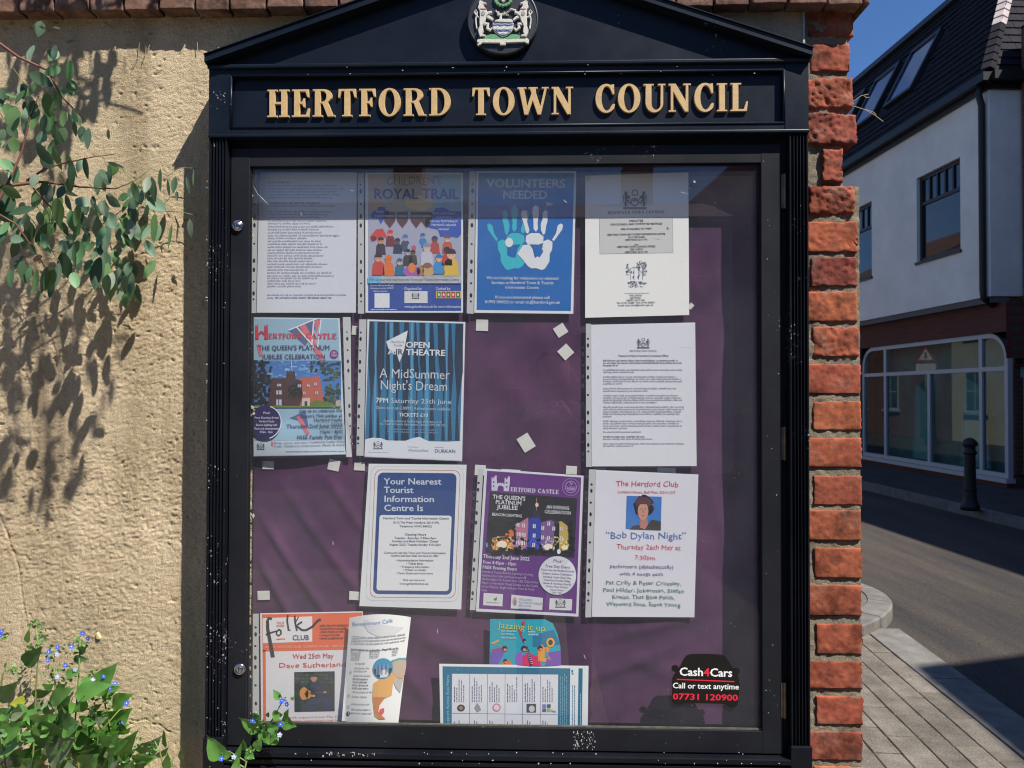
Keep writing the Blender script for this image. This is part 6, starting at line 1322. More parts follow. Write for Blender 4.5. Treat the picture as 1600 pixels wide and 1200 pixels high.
for px, py, L_, w_, a, t in specs:
    d = depth_at(px)*lr.uniform(0.7, 1.25)+0.008
    if py < 235: d = 0.10+lr.uniform(0, 0.10)
    c = W(px, py, -d); k = (CAM_D-d)/F_PX; dx, dz = math.sin(R(a)), -math.cos(R(a)); yy = lr.uniform(-.35, .35)
    ax = Vector((dx, yy, dz))*(L_*k/2)
    put_leaf(GUM[t][lr.randrange(3)], gum, c-ax, c+ax, w_*k*1.05, lr.uniform(-.45, .45))
for px, py, L_, w_, a, t in [q for q in specs if q[0] < 235]:
    if lr.random() > 0.62: continue
    d = max(.012, depth_at(px)*lr.uniform(0.25, 1.1)); px += lr.uniform(-14, 14); py += lr.uniform(-16, 12); k = (CAM_D-d)/F_PX
    c = W(px, py, -d); ax = Vector((lr.uniform(-.6, .6), lr.uniform(-.4, .4), -1)).normalized()*(26*k/2)*lr.uniform(.8, 1.3)
    put_leaf(GUM[lr.choice((0, 3, 3, 1))][lr.randrange(3)], gum, c-ax, c+ax, lr.uniform(11, 18)*k, lr.uniform(-.6, .6))
for _ in range(60):
    px, py = (lr.uniform(-20, 120), lr.triangular(90, 470, 300)) if lr.random() < .7 else (lr.uniform(100, 240), lr.uniform(300, 450)); d = lr.uniform(.03, .19); k = (CAM_D-d)/F_PX; c = W(px, py, -d)
    ax = Vector((lr.uniform(-.6, .6), lr.uniform(-.4, .4), -1)).normalized()*(30*k/2)*lr.uniform(.8, 1.4)
    put_leaf(GUM[lr.choice((0, 3, 3, 4, 1))][lr.randrange(3)], gum, c-ax, c+ax, lr.uniform(12, 20)*k, lr.uniform(-.7, .7))
    if _ % 3 == 0: branch([c-ax, c-ax+Vector((-.03, 0.01, .035))], .0006, .0009, M_STEMG, 'twig')
# an overhanging spray above the frame, which throws the leaf shadows low on the wall
spray = [(28, 150, 9), (75, 125, 14), (118, 95, 13), (150, 125, 10), (105, 205, 12), (140, 165, 8), (45, 95, 12), (90, 250, 7), (170, 110, 5), (190, 75, 6), (60, 60, 9), (20, 60, 8), (15, 240, 8), (60, 215, 8), (85, 160, 7), (225, 60, 3),
         (30, 700, 7), (70, 640, 6), (95, 745, 7), (60, 790, 8), (20, 820, 7), (70, 865, 4), (110, 700, 5), (145, 640, 5), (45, 560, 6), (15, 610, 5), (88, 930*0+700, 5), (180, 560, 4), (160, 590, 5), (30, 500, 5), (125, 520, 4), (10, 760, 7)]
heads = {}
for sx_, sy_, n_ in spray:
    w0 = W(sx_, sy_, 0)
    for _ in range(n_):
        d = lr.uniform(.42, .47) if sy_ > 400 else lr.uniform(.17, .30)
        c = w0+Vector((lr.gauss(0, .022), 0, lr.gauss(0, .03)))+TO_SUN*(d/-TO_SUN.y)
        u_, v_ = to_px(c+Vector((0, 0, -.03)))
        if u_ > 150 and v_ > -15: continue
        ax = Vector((lr.uniform(-.35, .35)+.25, lr.uniform(-.4, .4), -1)).normalized()*lr.uniform(.016, .027)
        put_leaf(GUM[lr.choice((0, 1, 3, 4))][lr.randrange(3)], gum, c-ax, c+ax, lr.uniform(.014, .026), lr.uniform(-.6, .6))
    heads[(sx_, sy_)] = w0+Vector((0, 0, .03))+TO_SUN*((.45 if sy_ > 400 else .23)/-TO_SUN.y)
for hi, dd in ((True, .45), (False, .23)):
    hs_ = sorted([v for k_, v in heads.items() if (k_[1] > 400) == hi], key=lambda v: v.x)
    root = Vector((-1.85, -.26, 2.6)); top = Vector((hs_[0].x-.1, -dd, max(h.z for h in hs_)+.14))
    hub = [root, (root+top)/2+Vector((0, 0, .1)), top, Vector((hs_[-1].x, -dd, top.z+.02))]
    branch(hub, .008, .002)
    for h in hs_:
        s_ = Vector((h.x-.04, -dd, top.z)); branch([s_, (s_+h)/2+Vector((.015, 0, 0)), h], .0022, .0009)
# the rest of the crown: beyond the frame to the left, and over the top of the wall
for _ in range(60):
    if True: px, py, d = lr.uniform(-420, -10), lr.uniform(-250, 620), lr.uniform(.12, .42)
    c = W(px, py, -d)
    L_ = lr.uniform(.034, .055); w_ = L_*lr.uniform(.42, .6); ax = Vector((lr.uniform(-.5, .5), lr.uniform(-.4, .4), -1)).normalized()*L_/2
    put_leaf(GUM[lr.choice((0, 1, 1, 2, 3, 4))][lr.randrange(3)], gum, c-ax, c+ax, w_, lr.uniform(-.8, .8))

# ------------------------------------------------------------------ blue-flowered weeds at the foot of the wall
def flower(parent, p, r, pale=False):
    mb = MB()
    nrm = Vector((lr.uniform(-.3, .3), -1, lr.uniform(-.1, .5))).normalized(); u = nrm.orthogonal().normalized(); v = nrm.cross(u)
    for k in range(5):
        a = 2*math.pi*k/5; c = p+(u*math.cos(a)+v*math.sin(a))*r*0.55; t1 = (u*math.cos(a)+v*math.sin(a)); t2 = (-u*math.sin(a)+v*math.cos(a)); b = len(mb.v)
        ring = [c+t1*r*0.5*math.cos(q*math.pi/3)+t2*r*0.42*math.sin(q*math.pi/3)+nrm*r*0.08 for q in range(6)]
        mb.add([c+nrm*r*0.0]+ring, [(0, 1+q, 1+(q+1) % 6) for q in range(6)])
    f = obj('flower', mb, M_PETAL if not pale else mat('pale_petal', (0.45, 0.5, 0.75), 0.5), parent, False, False)
    mb = MB(); ring = [p+nrm*r*0.12+(u*math.cos(q)+v*math.sin(q))*r*0.22 for q in (0, 1.05, 2.1, 3.14, 4.19, 5.24)]; mb.add([p+nrm*r*0.2]+ring, [(0, 1+q, 1+(q+1) % 6) for q in range(6)]); obj('flower_eye', mb, M_EYE, f, False, False)
def bud_cluster(parent, p, r, n=14):
    for _ in range(n):
        c = p+Vector((lr.gauss(0, r*.5), lr.gauss(0, r*.3), lr.gauss(0, r*.5)))
        d = Vector((lr.uniform(-1, 1), lr.uniform(-1, .3), lr.uniform(-.2, 1))).normalized()*r*lr.uniform(.35, .7)
        put_leaf(WEED[lr.choice((0, 0, 2))][lr.randrange(3)], parent, c, c+d, r*lr.uniform(.22, .42), lr.uniform(-1, 1))
w1 = thing('flowering_weed', 'leafy green weed with small bright blue flowers growing up the rendered wall at lower left', 'plant', (-0.95, -0.10, 0), 'blue-flowered weeds')
def q3(x, y, d): return W(x/4.8, 950+y/4.8, -d)
def stem(parent, pts, r=.0018, m=M_STEMG):
    mb = MB(); n = len(pts); mb.tube(pts, [r*(1.3-0.6*i/(n-1)) for i in range(n)], 6); return obj('stem', mb, m, parent, True)
WL = [((700,640),(880,405),150,0),((600,545),(745,640),90,0),((840,735),(1025,640),120,0),((770,890),(990,760),180,0),((700,1010),(995,860),120,0),((815,1150),(1048,900),150,0),((610,885),(805,775),80,0),((430,850),(625,850),200,1),((240,650),(415,610),70,1),((-20,690),(160,530),120,1),((380,700),(585,590),110,0),((430,750),(560,640),100,1),((490,500),(622,470),65,0),((180,425),(320,290),110,1),((330,960),(435,970),70,0),((360,1140),(600,960),190,2),((1240,1050),(1225,898),50,0),((1050,1100),(1220,950),130,2),((1350,1145),(1402,1005),50,2),((1250,1210),(1262,1070),60,0),((-20,860),(120,740),130,1),((190,700),(60,720),80,3),((690,1140),(830,1000),160,1),((560,650),(880,570),120,0),((80,780),(300,820),130,0),((0,960),(200,850),120,0),((200,860),(420,820),110,0),((430,960),(600,830),150,0),((540,1000),(700,900),160,0),((-10,1060),(180,960),160,0),((180,1200),(330,1080),160,0),((430,1230),(560,1130),120,0),((620,1200),(760,1080),160,0),((720,1250),(830,1080),120,0),((100,1130),(260,1030),150,1),((580,1140),(700,1030),140,1),((260,1010),(440,900),160,1),((1000,1150),(1150,1080),90,1),((1180,1120),(1270,1030),60,1),((860,1250),(980,1150),130,1),((40,470),(60,400),50,0),((200,260),(220,150),40,0),((690,460),(705,520),30,0),((590,330),(660,290),60,1),((550,380),(670,385),50,1),((330,600),(420,560),70,0),((430,640),(520,560),90,0),((610,950),(720,960),110,0),((680,850),(760,800),130,1),((760,640),(900,590),110,0)]
for b, t, w_, k in WL:
    d = 0.035+lr.uniform(0, 0.075)
    B = q3(*b, d-lr.uniform(0, .02)); T_ = q3(*t, d+lr.uniform(.0, .03))
    put_leaf(WEED[k][lr.randrange(3)], w1, B, T_, w_/4.8*1.5/F_PX*1.1, lr.uniform(-.5, .5))
for _ in range(210):
    x = lr.uniform(-40, 1050); ymin = 760+max(0, (x-700)*.75); y = lr.uniform(ymin, 1330)
    if x > 900: y = lr.uniform(1130, 1330)
    d = 0.02+lr.random()**1.5*0.13; L_ = lr.uniform(70, 190); a = lr.gauss(.5, .8); k = lr.choice((0, 0, 0, 0, 1, 1, 2))
    B = q3(x, y, d); T_ = q3(x+L_*math.sin(a), y-L_*math.cos(a)*.7, d+lr.uniform(-.02, .04)); put_leaf(WEED[k][lr.randrange(3)], w1, B, T_, L_*lr.uniform(.4, .62)/4.8*1.5/F_PX, lr.uniform(-.9, .9))
for pts in ([(240,1250),(260,900),(270,600),(290,330),(270,150)], [(430,1300),(420,900),(415,600),(400,350)], [(600,1300),(560,900),(590,520),(600,250)], [(900,1300),(840,950),(760,600),(800,500)], [(0,1180),(150,1000),(250,860),(430,830)], [(700,1300),(740,940),(900,760)], [(1250,1300),(1200,1080),(1160,1000)], [(60,1300),(-20,800),(20,500),(60,420)], [(1330,1300),(1290,1150),(1260,1080)]):
    d = lr.uniform(.05, .08); P_ = [q3(x, y, d) for x, y in pts]; root = Vector((P_[0].x*0.3-0.95*0.7, -0.10, 0.0)); stem(w1, [root, (root+P_[0])/2+Vector((0, -.01, 0))]+P_)
for x, y, n_ in ((270, 120, 14), (300, 240, 12), (250, 320, 12), (330, 210, 8), (400, 330, 12), (560, 290, 10), (600, 270, 10), (500, 430, 8), (640, 300, 8), (1150, 1040, 16), (1020, 1020, 10), (720, 500, 6), (430, 520, 8), (120, 480, 10), (350, 480, 8), (700, 700, 10), (480, 1090, 14), (560, 1060, 14), (820, 700, 8), (30, 200, 10), (540, 560, 6)):
    bud_cluster(w1, q3(x, y, .07), .017, int(n_*1.6))
for x, y in ((620, 190), (660, 230), (535, 290), (432, 292), (365, 330), (360, 392), (490, 430), (428, 345), (565, 460), (820, 490), (780, 510), (775, 575), (862, 565), (825, 602), (612, 660), (592, 718), (912, 870), (950, 715), (125, 880), (15, 175), (0, 205), (730, 1165), (695, 540), (535, 1195), (432, 515)):
    flower(w1, q3(x, y, .085), .0052 if (x, y) != (950, 715) else .0060, (x, y) in ((428, 345), (730, 1165), (695, 540), (565, 460), (432, 515)))
w2 = thing('flowering_weed', 'single sprig of blue-flowered weed reaching across the lower left corner of the notice board', 'plant', (-0.64, -0.14, 0), 'blue-flowered weeds')
def q4(x, y, d=.115): return W(300+x/4, 1000+y/4, -d)
stem(w2, [Vector((-.64, -.14, 0)), Vector((-.66, -.15, .4)), q4(310, 900, .14), q4(340, 760, .13), q4(385, 690), q4(430, 615), q4(500, 500), q4(545, 420), q4(562, 390)], .0017)
stem(w2, [q4(340, 760, .13), q4(240, 700), q4(200, 690)], .0010); stem(w2, [q4(330, 800, .13), q4(270, 760), q4(190, 745)], .0012); stem(w2, [q4(500, 500), q4(560, 500), q4(590, 480)], .001)
for b, t, w_, k in (((190,745),(88,598),118,0),((425,565),(288,490),95,0),((545,600),(436,635),75,0),((400,690),(440,600),60,0),((560,500),(652,545),85,0),((582,480),(606,424),28,0),((548,372),(508,308),42,0),((440,610),(545,600),80,0),((340,690),(400,745),70,0),((272,760),(312,640),34,0),((385,500),(440,465),60,1),((470,560),(560,520),80,1),((330,690),(318,620),50,0),((250,780),(310,800),110,0),((240,730),(180,690),50,0),((430,560),(500,620),90,0),((500,470),(570,470),60,0),((470,480),(480,450),24,1),((556,360),(552,330),20,0),((620,375),(640,350),22,0),((400,480),(380,455),36,0),((510,540),(500,600),60,1),((420,540),(400,500),80,0)):
    put_leaf(WEED[k][lr.randrange(3)], w2, q4(*b, .115+lr.uniform(0, .012)), q4(*t, .115+lr.uniform(0, .02)), w_/4*1.46/F_PX*1.1, lr.uniform(-.3, .3))
for x, y, n_, r_ in ((420, 510, 18, .011), (590, 375, 16, .010), (360, 705, 18, .012), (590, 490, 10, .008), (400, 500, 8, .010)): bud_cluster(w2, q4(x, y, .125), r_, n_)
for x, y, pl in ((562, 380, 0), (592, 402, 0), (555, 527, 0), (378, 505, 0), (185, 742, 0), (262, 730, 1), (548, 592, 1)): flower(w2, q4(x, y, .135), .0052, bool(pl))
# dry stalks on the wall, and beside the pier
dry = thing('dry_stalks', 'thin dead stalks hanging under the coping, left of the notice board', 'stalk', tuple(W(225, 60, -0.01)))
for pts in ([(238, 52), (226, 58), (218, 66), (216, 88), (206, 106)], [(228, 58), (228, 80), (222, 96)], [(308, 60), (309, 78)], [(0, 58), (14, 68), (34, 74)], [(500, 38), (512, 26), (536, 20)]):
    mb = MB(); mb.tube([W(x, y, -.010) for x, y in pts], .0007, 5); obj('stalk', mb, M_STEMD, dry)
for x, y in ((240, 52), (168, 38), (320, 26), (116, 62), (82, 34)):
    B = W(x, y, -.012); put_leaf(GUM[2][0], dry, B, B+Vector((lr.uniform(-.02, .02), -.004, lr.uniform(-.01, .006))), .006, lr.uniform(-.5, .5), name='withered_leaf')
tw = thing('dry_twig', 'thin dry twig sticking out of the brick pier against the dark roof', 'twig', tuple(W(1338, 165, .03)))
for pts in ([(1334, 158), (1345, 150), (1357, 147)], [(1334, 166), (1350, 171), (1365, 179), (1380, 190)], [(1352, 171), (1366, 176), (1369, 180)], [(1350, 150), (1354, 153), (1358, 152)]):
    mb = MB(); mb.tube([W(x, y, .03) for x, y in pts], .0008, 5); obj('stalk', mb, M_STEMD, tw)
# yellow chip of old render
p = W(147, 990, -.012); q = W(155, 998, -.012)
mb = MB(); mb.prism([[(p.x+.002, p.z), (p.x+.005, p.z+.002), (q.x+.001, q.z+.001), (q.x, q.z-.003), (p.x+.003, q.z-.002)]], fn, -.004, -.0095, .001); obj('loose_chip', mb, mat('pale_chip', (0.62, 0.50, 0.26), 0.9), wall)
# ------------------------------------------------------------------ ground and street
def sheet(name, poly, z, m, parent=None, kind='structure', thick=0.0):
    mb = MB()
    if thick: mb.prism([[(p.x, p.y) for p in poly]], lambda u, v, d: (u, v, d), z-thick, z)
    else: mb.add([(p.x, p.y, z) for p in poly], [tuple(range(len(poly)))])
    o = obj(name, mb, m, parent); 
    if kind: o['kind'] = kind
    return o
g = MB(); g.add([(-250, -250, -0.03), (250, -250, -0.03), (250, 250, -0.03), (-250, 250, -0.03)], [(0, 1, 2, 3)]); tag(obj('ground', g, m_ground('earth', (0.08, 0.07, 0.05), (0.12, 0.10, 0.07), 3, 40)), kind='structure')
KF = to_st(G(1480, 797))[0]                 # far kerb line, lateral
KF = 6.25
road = sheet('road', [S(-30, -30), S(KF, -30), S(KF, 90), S(-30, 90)], -0.010, M_ROAD)
# near pavement: flush granite kerb and slabs laid in rows along the street
k0 = G(1405, 985); k1 = G(1600, 1126)
ka = to_st(k0); kb = to_st(k1)
lat_k = (ka[0]+kb[0])/2
dirk = (k1-k0).normalized(); nk = Vector((dirk.y, -dirk.x, 0));  
if nk.x > 0: nk = -nk
inner = (G(1600, 1190)-k0).dot(nk)
def KP(a, b, z=0): return Vector((k0.x, k0.y, 0))+dirk*a+nk*b+Vector((0, 0, z))   # a: along towards the viewer, b: inward
pave = thing('pavement', None, None, tuple(KP(0, 0)), kind='structure')
mb = MB(); mb.add([KP(-0.05, 0.0, -.004), KP(14, 0.0, -.004), KP(14, 7, -.004), KP(-0.05, 7, -.004)], [(0, 1, 2, 3)]); obj('bedding', mb, M_JOINT, pave)
rs = random.Random(12); 
def block(name, a0, a1, b0, b1, z0, z1, m, bev=.004):
    bm = bmesh.new(); bmesh.ops.create_cube(bm, size=1); bmesh.ops.bevel(bm, geom=list(bm.edges), offset=min(.04, bev/ max(.02, min(a1-a0, b1-b0))), segments=1, affect='EDGES')
    me = bpy.data.meshes.new(name); bm.to_mesh(me); bm.free(); me.materials.append(m)
    return me
def slab(name, a0, a1, b0, b1, ztop_, thick, m, parent):
    mb = MB(); e = .003
    P = lambda a, b, z: KP(a, b, z); t = rs.uniform(-.0022, .0022)
    vs = [P(a0, b0, ztop_-thick), P(a1, b0, ztop_-thick), P(a1, b1, ztop_-thick), P(a0, b1, ztop_-thick), P(a0, b0, ztop_-e+t), P(a1, b0, ztop_-e-t), P(a1, b1, ztop_-e-t), P(a0, b1, ztop_-e+t), P(a0+e, b0+e, ztop_+t), P(a1-e, b0+e, ztop_-t), P(a1-e, b1-e, ztop_-t), P(a0+e, b1-e, ztop_+t)]
    mb.add(vs, [(3,2,1,0),(0,1,5,4),(1,2,6,5),(2,3,7,6),(3,0,4,7),(4,5,9,8),(5,6,10,9),(6,7,11,10),(7,4,8,11),(8,9,10,11)]); return obj(name, mb, m, parent)
a = 0.0
while a < 6:
    L_ = rs.uniform(.75, 1.0); slab('kerb_stone', a, a+L_-.008, 0.0, inner-.008, 0.012, .1, M_KERB, pave); a += L_
b = inner
row = 0
while b < 3.2:
    wd = 0.128+rs.uniform(-.010, .010); a = -0.02-rs.uniform(0, .25)*0 + (rs.uniform(-.3, 0) if b > .5 else 0)
    a = max(a, -.02) if b < .6 else a
    a -= 0.0
    while a < (5.2 if b < 1.6 else 3.4):
        L_ = rs.uniform(.20, .42); slab('paving_slab', a, a+L_-.008, b, b+wd-.005, 0.010, .06, M_PAVE, pave); a += L_
    b += wd; row += 1
# raised corner of the next stretch of pavement, with a rounded kerb
c_near = G(1350, 997); c_right = G(1396, 960); c_far = G(1350, 929)
cx = (c_near+c_far)/2
edge = []
for t in np.linspace(0, 1, 13):
    # quadratic curve through the three points, extended left behind the pier
    p = c_near*(1-t)**2+c_right*2*t*(1-t)*1.0+c_far*t**2
    edge.append(p)
mid = edge[6]; off = c_right-mid; edge = [p+off*(4*(i/12)*(1-i/12))*0.95 for i, p in enumerate(edge)]
L0 = c_near+(c_near-edge[1]).normalized()*0.001; far_left = c_far+Vector((-.35, .9, 0))
isl = [Vector((-3.0, c_near.y-.15, 0)), Vector((c_near.x-.8, c_near.y-.10, 0))]+edge+[far_left, Vector((1.6, 9, 0)), Vector((-3.0, 9, 0))]
cen = Vector((1.0, (c_near.y+c_far.y)/2+1.0, 0))
def shrink(p, d): v = cen-p; return p+v.normalized()*d
corner = thing('raised_pavement', None, None, tuple(cen), kind='structure')
ring = isl[:-2]; zt = .085
for i0 in range(0, len(ring)-1, 4):
    mb = MB(); seg = ring[i0:i0+5]
    if len(seg) < 2: break
    seg[0] = seg[0]+(seg[1]-seg[0]).normalized()*.004; seg[-1] = seg[-1]+(seg[-2]-seg[-1]).normalized()*.004
    V2 = []
    for A in seg: V2 += [A+Vector((0,0,-.02)), A+Vector((0,0,zt-.012)), shrink(A,.012)+Vector((0,0,zt)), shrink(A,.16)+Vector((0,0,zt)), shrink(A,.16)+Vector((0,0,-.02))]
    m5 = len(seg); fs = [(5*i+j, 5*i+j+1, 5*i+j+6, 5*i+j+5) for i in range(m5-1) for j in range(4)]+[(0,1,2,3,4), tuple(5*(m5-1)+j for j in (4,3,2,1,0))]
    mb.add(V2, fs); obj('kerb_stone', mb, M_KERB, corner)
inn = [shrink(p, .165) for p in ring]+[Vector((1.3, 9, 0)), Vector((-3, 9, 0))]
mb = MB(); mb.prism([[(p.x, p.y) for p in inn]], lambda u, v, d: (u, v, d), -.02, .078); obj('paving', mb, M_PAVE, corner)
# far pavement with kerb
fp = thing('far_pavement', None, None, tuple(S(KF, 12)), kind='structure')
a = -12.0
while a < 40:
    mb = MB(); mb.sbox(KF, KF+.14, a, a+.90, -.02, .105); obj('kerb_stone', mb, M_KERB, fp); a += .908
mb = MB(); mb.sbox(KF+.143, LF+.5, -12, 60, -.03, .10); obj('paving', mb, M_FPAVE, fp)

sheet('footway', [Vector((-12, -5, 0)), Vector((.35, -5, 0)), Vector((.35, .0, 0)), Vector((-12, .0, 0))], 0.014, m_ground('pale_footway', (0.17, 0.145, 0.105), (0.24, 0.205, 0.15), 3, 90))  # unseen paving added before the wall to bounce warm light onto it
# ------------------------------------------------------------------ white building on the corner
A0 = FP(1547, 300)[0]                       # corner, distance along the street
zj = FP(1545, 463)[1]; ze = FP(1535, 127)[1]
AE = A0+22
ZR = 1.55+(FP(1500, 0, LF+1.25)[1]-1.55)
whb = thing('corner_building', 'white rendered building with dark slate mansard roof and arched shopfront across the side street', 'building', tuple(S(LF+3, A0+8)))
wu = FP(1432, 278); wv = FP(1500, 246); zw0 = FP(1434, 410)[1]; zw1 = (wu[1]+wv[1])/2
wa0, wa1 = wv[0], wu[0]
w2r = FP(1362, 350)[0]; wlen = wa1-wa0
wins = [(wa0, wa1)]+[(w2r+k*3.9, w2r+k*3.9+wlen) for k in range(3)]
# upper wall with openings
def wall_open(name, lat0, lat1, a0, a1, z0, z1, opens, m, parent):
    mb = MB(); xs = sorted(set([a0, a1]+[v for o in opens for v in o[:2]]))
    for p, q in zip(xs[:-1], xs[1:]):
        o = [k for k in opens if k[0] <= p+1e-6 and k[1] >= q-1e-6]
        if o: mb.sbox(lat0, lat1, p, q, z0, o[0][2]); mb.sbox(lat0, lat1, p, q, o[0][3], z1)
        else: mb.sbox(lat0, lat1, p, q, z0, z1)
    return obj(name, mb, m, parent, False, False)
wall_open('upper_wall', LF, LF+.3, A0, AE, zj, ze, [(a, b, zw0, zw1) for a, b in wins], M_WHITE, whb)
mb = MB(); mb.sbox(LF+.302, LF+9, A0, A0+.3, zj, ze-.002); obj('front_wall', mb, M_WHITE, whb)
mb = MB(); mb.sbox(LF+.305, LF+9, A0+.31, AE, zj+.01, ze+.1); obj('building_core', mb, M_DARK, whb)
mb = MB(); mb.sbox(LF+.02, LF+.32, A0+.03, AE, zj-.10, zj-.003); obj('jetty_beam', mb, mat('grey_soffit', (0.12, .11, .11), .8), whb)
for (a, b) in wins:
    mb = MB(); f = .065
    mb.sbox(LF+.06, LF+.12, a+.003, b-.003, zw0+.003, zw0+f); mb.sbox(LF+.06, LF+.12, a+.003, b-.003, zw1-f, zw1-.003); mb.sbox(LF+.06, LF+.12, a+.003, a+f, zw0+f, zw1-f); mb.sbox(LF+.06, LF+.12, b-f, b-.003, zw0+f, zw1-f)
    zt = zw1-.50; mb.sbox(LF+.062, LF+.118, a+f, b-f, zt-.03, zt+.03)
    wf = obj('window', mb, M_FRAME, whb)
    n = 5; st_ = (b-a-2*f)/n
    mb = MB()
    for k in range(1, n): mb.sbox(LF+.064, LF+.116, a+f+k*st_-.02, a+f+k*st_+.02, zt+.03, zw1-f)
    obj('glazing_bar', mb, M_FRAME, wf)
    mb = MB(); mb.sbox(LF+.09, LF+.10, a+.05, b-.05, zw0+.05, zw1-.05); obj('pane', mb, M_WINGLASS, wf)
    mb = MB(); mb.sbox(LF-.03, LF+.06, a-.03, b+.03, zw0-.05, zw0-.002); obj('sill', mb, M_FRAME, wf)
# ground floor, brick, with the shopfront
BL = LF+.16
s0 = FP(1573, 650, BL)[0]; s1 = FP(1346, 650, BL)[0]
zsb = FP(1573, 748, BL)[1]; zst = FP(1520, 524, BL)[1]
zc_ = FP(1571, 572, BL)[1]
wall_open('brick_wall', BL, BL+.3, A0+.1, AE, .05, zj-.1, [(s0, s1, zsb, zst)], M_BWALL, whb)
mb = MB(); mb.sbox(BL+.302, LF+9, A0+.12, A0+.35, .05, zj-.1); obj('brick_wall', mb, M_BWALLX, whb)
mb = MB(); mb.sbox(BL+.6, BL+.62, A0+.5, AE, .1, zj-.12); obj('shop_interior', mb, mat('shop_blind', (0.20, .33, .32), .8, var=.3, vscale=1.5), whb)
# arched corners of the opening filled with brick, white frame following the curve
r_ = .42
def corner_fill(a, sg):
    pts = [(a, zst), (a+sg*r_, zst)]+[(a+sg*(r_-r_*math.sin(R(t))), zst-r_+r_*math.cos(R(t))) for t in range(0, 91, 10)]
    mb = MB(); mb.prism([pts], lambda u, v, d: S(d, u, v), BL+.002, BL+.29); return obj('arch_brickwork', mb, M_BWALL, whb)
corner_fill(s0, 1); corner_fill(s1, -1)
outl = [(s0, zsb)]+[(s0, zst-r_)]+[(s0+r_-r_*math.cos(R(t)), zst-r_+r_*math.sin(R(t))) for t in range(10, 91, 10)]+[(s1-r_+r_*math.sin(R(t)), zst-r_+r_*math.cos(R(t))) for t in range(0, 91, 10)]+[(s1, zsb)]
fw = .075
inl = [(s0+fw, zsb+fw), (s0+fw, zst-r_)]+[(s0+r_-(r_-fw)*math.cos(R(t)), zst-r_+(r_-fw)*math.sin(R(t))) for t in range(10, 91, 10)]+[(s1-r_+(r_-fw)*math.sin(R(t)), zst-r_+(r_-fw)*math.cos(R(t))) for t in range(0, 91, 10)]+[(s1-fw, zsb+fw)]
mb = MB(); mb.prism([outl, inl], lambda u, v, d: S(d, u, v), BL+.10, BL+.02); shop = obj('shopfront', mb, M_WFRAME, whb)
ztr = FP(1520, 578, BL)[1]
posts = [FP(x, 650, BL)[0] for x in (1530, 1449, 1381)]
mb = MB(); mb.sbox(BL+.022, BL+.098, s0+fw, s1-fw, ztr-.035, ztr+.035); obj('transom', mb, M_WFRAME, shop)
for i, p in enumerate(posts):
    mb = MB(); mb.sbox(BL+.024, BL+.096, p-.04, p+.04, zsb+fw, ztr-.035)
    if i != 1: mb.sbox(BL+.024, BL+.096, p-.04, p+.04, ztr+.035, zst-fw)
    obj('mullion', mb, M_WFRAME, shop)
M_SHOP = m_clear('shop_glass', 0.02, 0.015, 1.6, (0.6, 0.74, 0.74), specks=False, boost=0.75)
xs = [s0+fw*.5]+sorted(posts)+[s1-fw*.5]
for p, q in zip(xs[:-1], xs[1:]):
    mb = MB(); mb.sbox(BL+.055, BL+.061, p, q, zsb+.03, ztr); obj('pane', mb, M_SHOP, shop)
mb = MB(); mb.prism([[(p[0], max(p[1], ztr)) for p in inl]], lambda u, v, d: S(d, u, v), BL+.061, BL+.055); obj('pane', mb, M_SHOP, shop)
mb = MB(); mb.sbox(BL-.05, BL+.10, s0-.05, s1+.05, zsb-.07, zsb-.002); obj('shop_sill', mb, M_WFRAME, shop)
# display boards standing inside, seen dimly
for q, (x, w_, h_) in enumerate(((1400, .5, 1.5), (1475, .6, 1.6), (1560, .4, 1.7))):
    a = FP(x, 650, BL)[0]; mb = MB(); mb.prism([[(a-w_, .3), (a+w_*.3, .3), (a+w_*.1, h_+.3), (a-w_*.6, h_+.1)]], lambda u, v, d: S(d, u, v), BL+.40, BL+.44); obj('display_board', mb, mat('display_pale', (0.50, .72, .68), .7), whb)
# mansard
zr = ZR; sb = 1.25; n_slope = Vector((0, 0, 0))
ze2 = ze+.02
def MP(t, a, out_=0.0):                       # t 0 eaves .. 1 top on the street slope
    sl_ = Vector((sb+.12, zr-ze2)); ln = sl_.length; nx, nz = -(zr-ze2)/ln, (sb+.12)/ln
    return S(LF-.12+(sb+.12)*t+nx*out_, a, ze2+(zr-ze2)*t+nz*out_)
mb = MB(); 
V_ = [S(LF-.10, A0-.10, ze2), S(LF+9, A0-.10, ze2), S(LF+9, AE, ze2), S(LF-.10, AE, ze2), S(LF-.10+sb+.1, A0+1.1, zr), S(LF+8, A0+1.1, zr), S(LF+8, AE, zr), S(LF-.10+sb+.1, AE, zr)]
mb.add(V_, [(3,2,1,0),(4,5,6,7),(0,1,5,4),(1,2,6,5),(2,3,7,6),(3,0,4,7)]); obj('mansard_core', mb, M_DARK, whb, False, False)
skl = [((1422, 1480), (45, 137)), ((1357, 1393), (112, 188)), ((1310, 1342), (150, 220))]
def sk_pos(px, py):                           # hit with the slope plane
    P0, P1, P2 = MP(0, A0), MP(1, A0), MP(0, A0+5); n = (P1-P0).cross(P2-P0).normalized(); d = ray(px, py); t = (P0-CAM).dot(n)/d.dot(n); p = CAM+d*t
    return (p-CG).dot(SDIR), (p.z-ze2)/(zr-ze2)
sks = []
for (xa, xb), (ya, yb) in skl:
    aR, tT = sk_pos(xb-6, ya+6); aL, tB = sk_pos(xa+10, yb-4)
    sks.append((min(aR, aL), max(aR, aL), tB, tT))
base_t = (min(s_[2] for s_ in sks[:2])+max(s_[2] for s_ in sks[:2]))/2; top_t = (sks[0][3]+sks[1][3])/2
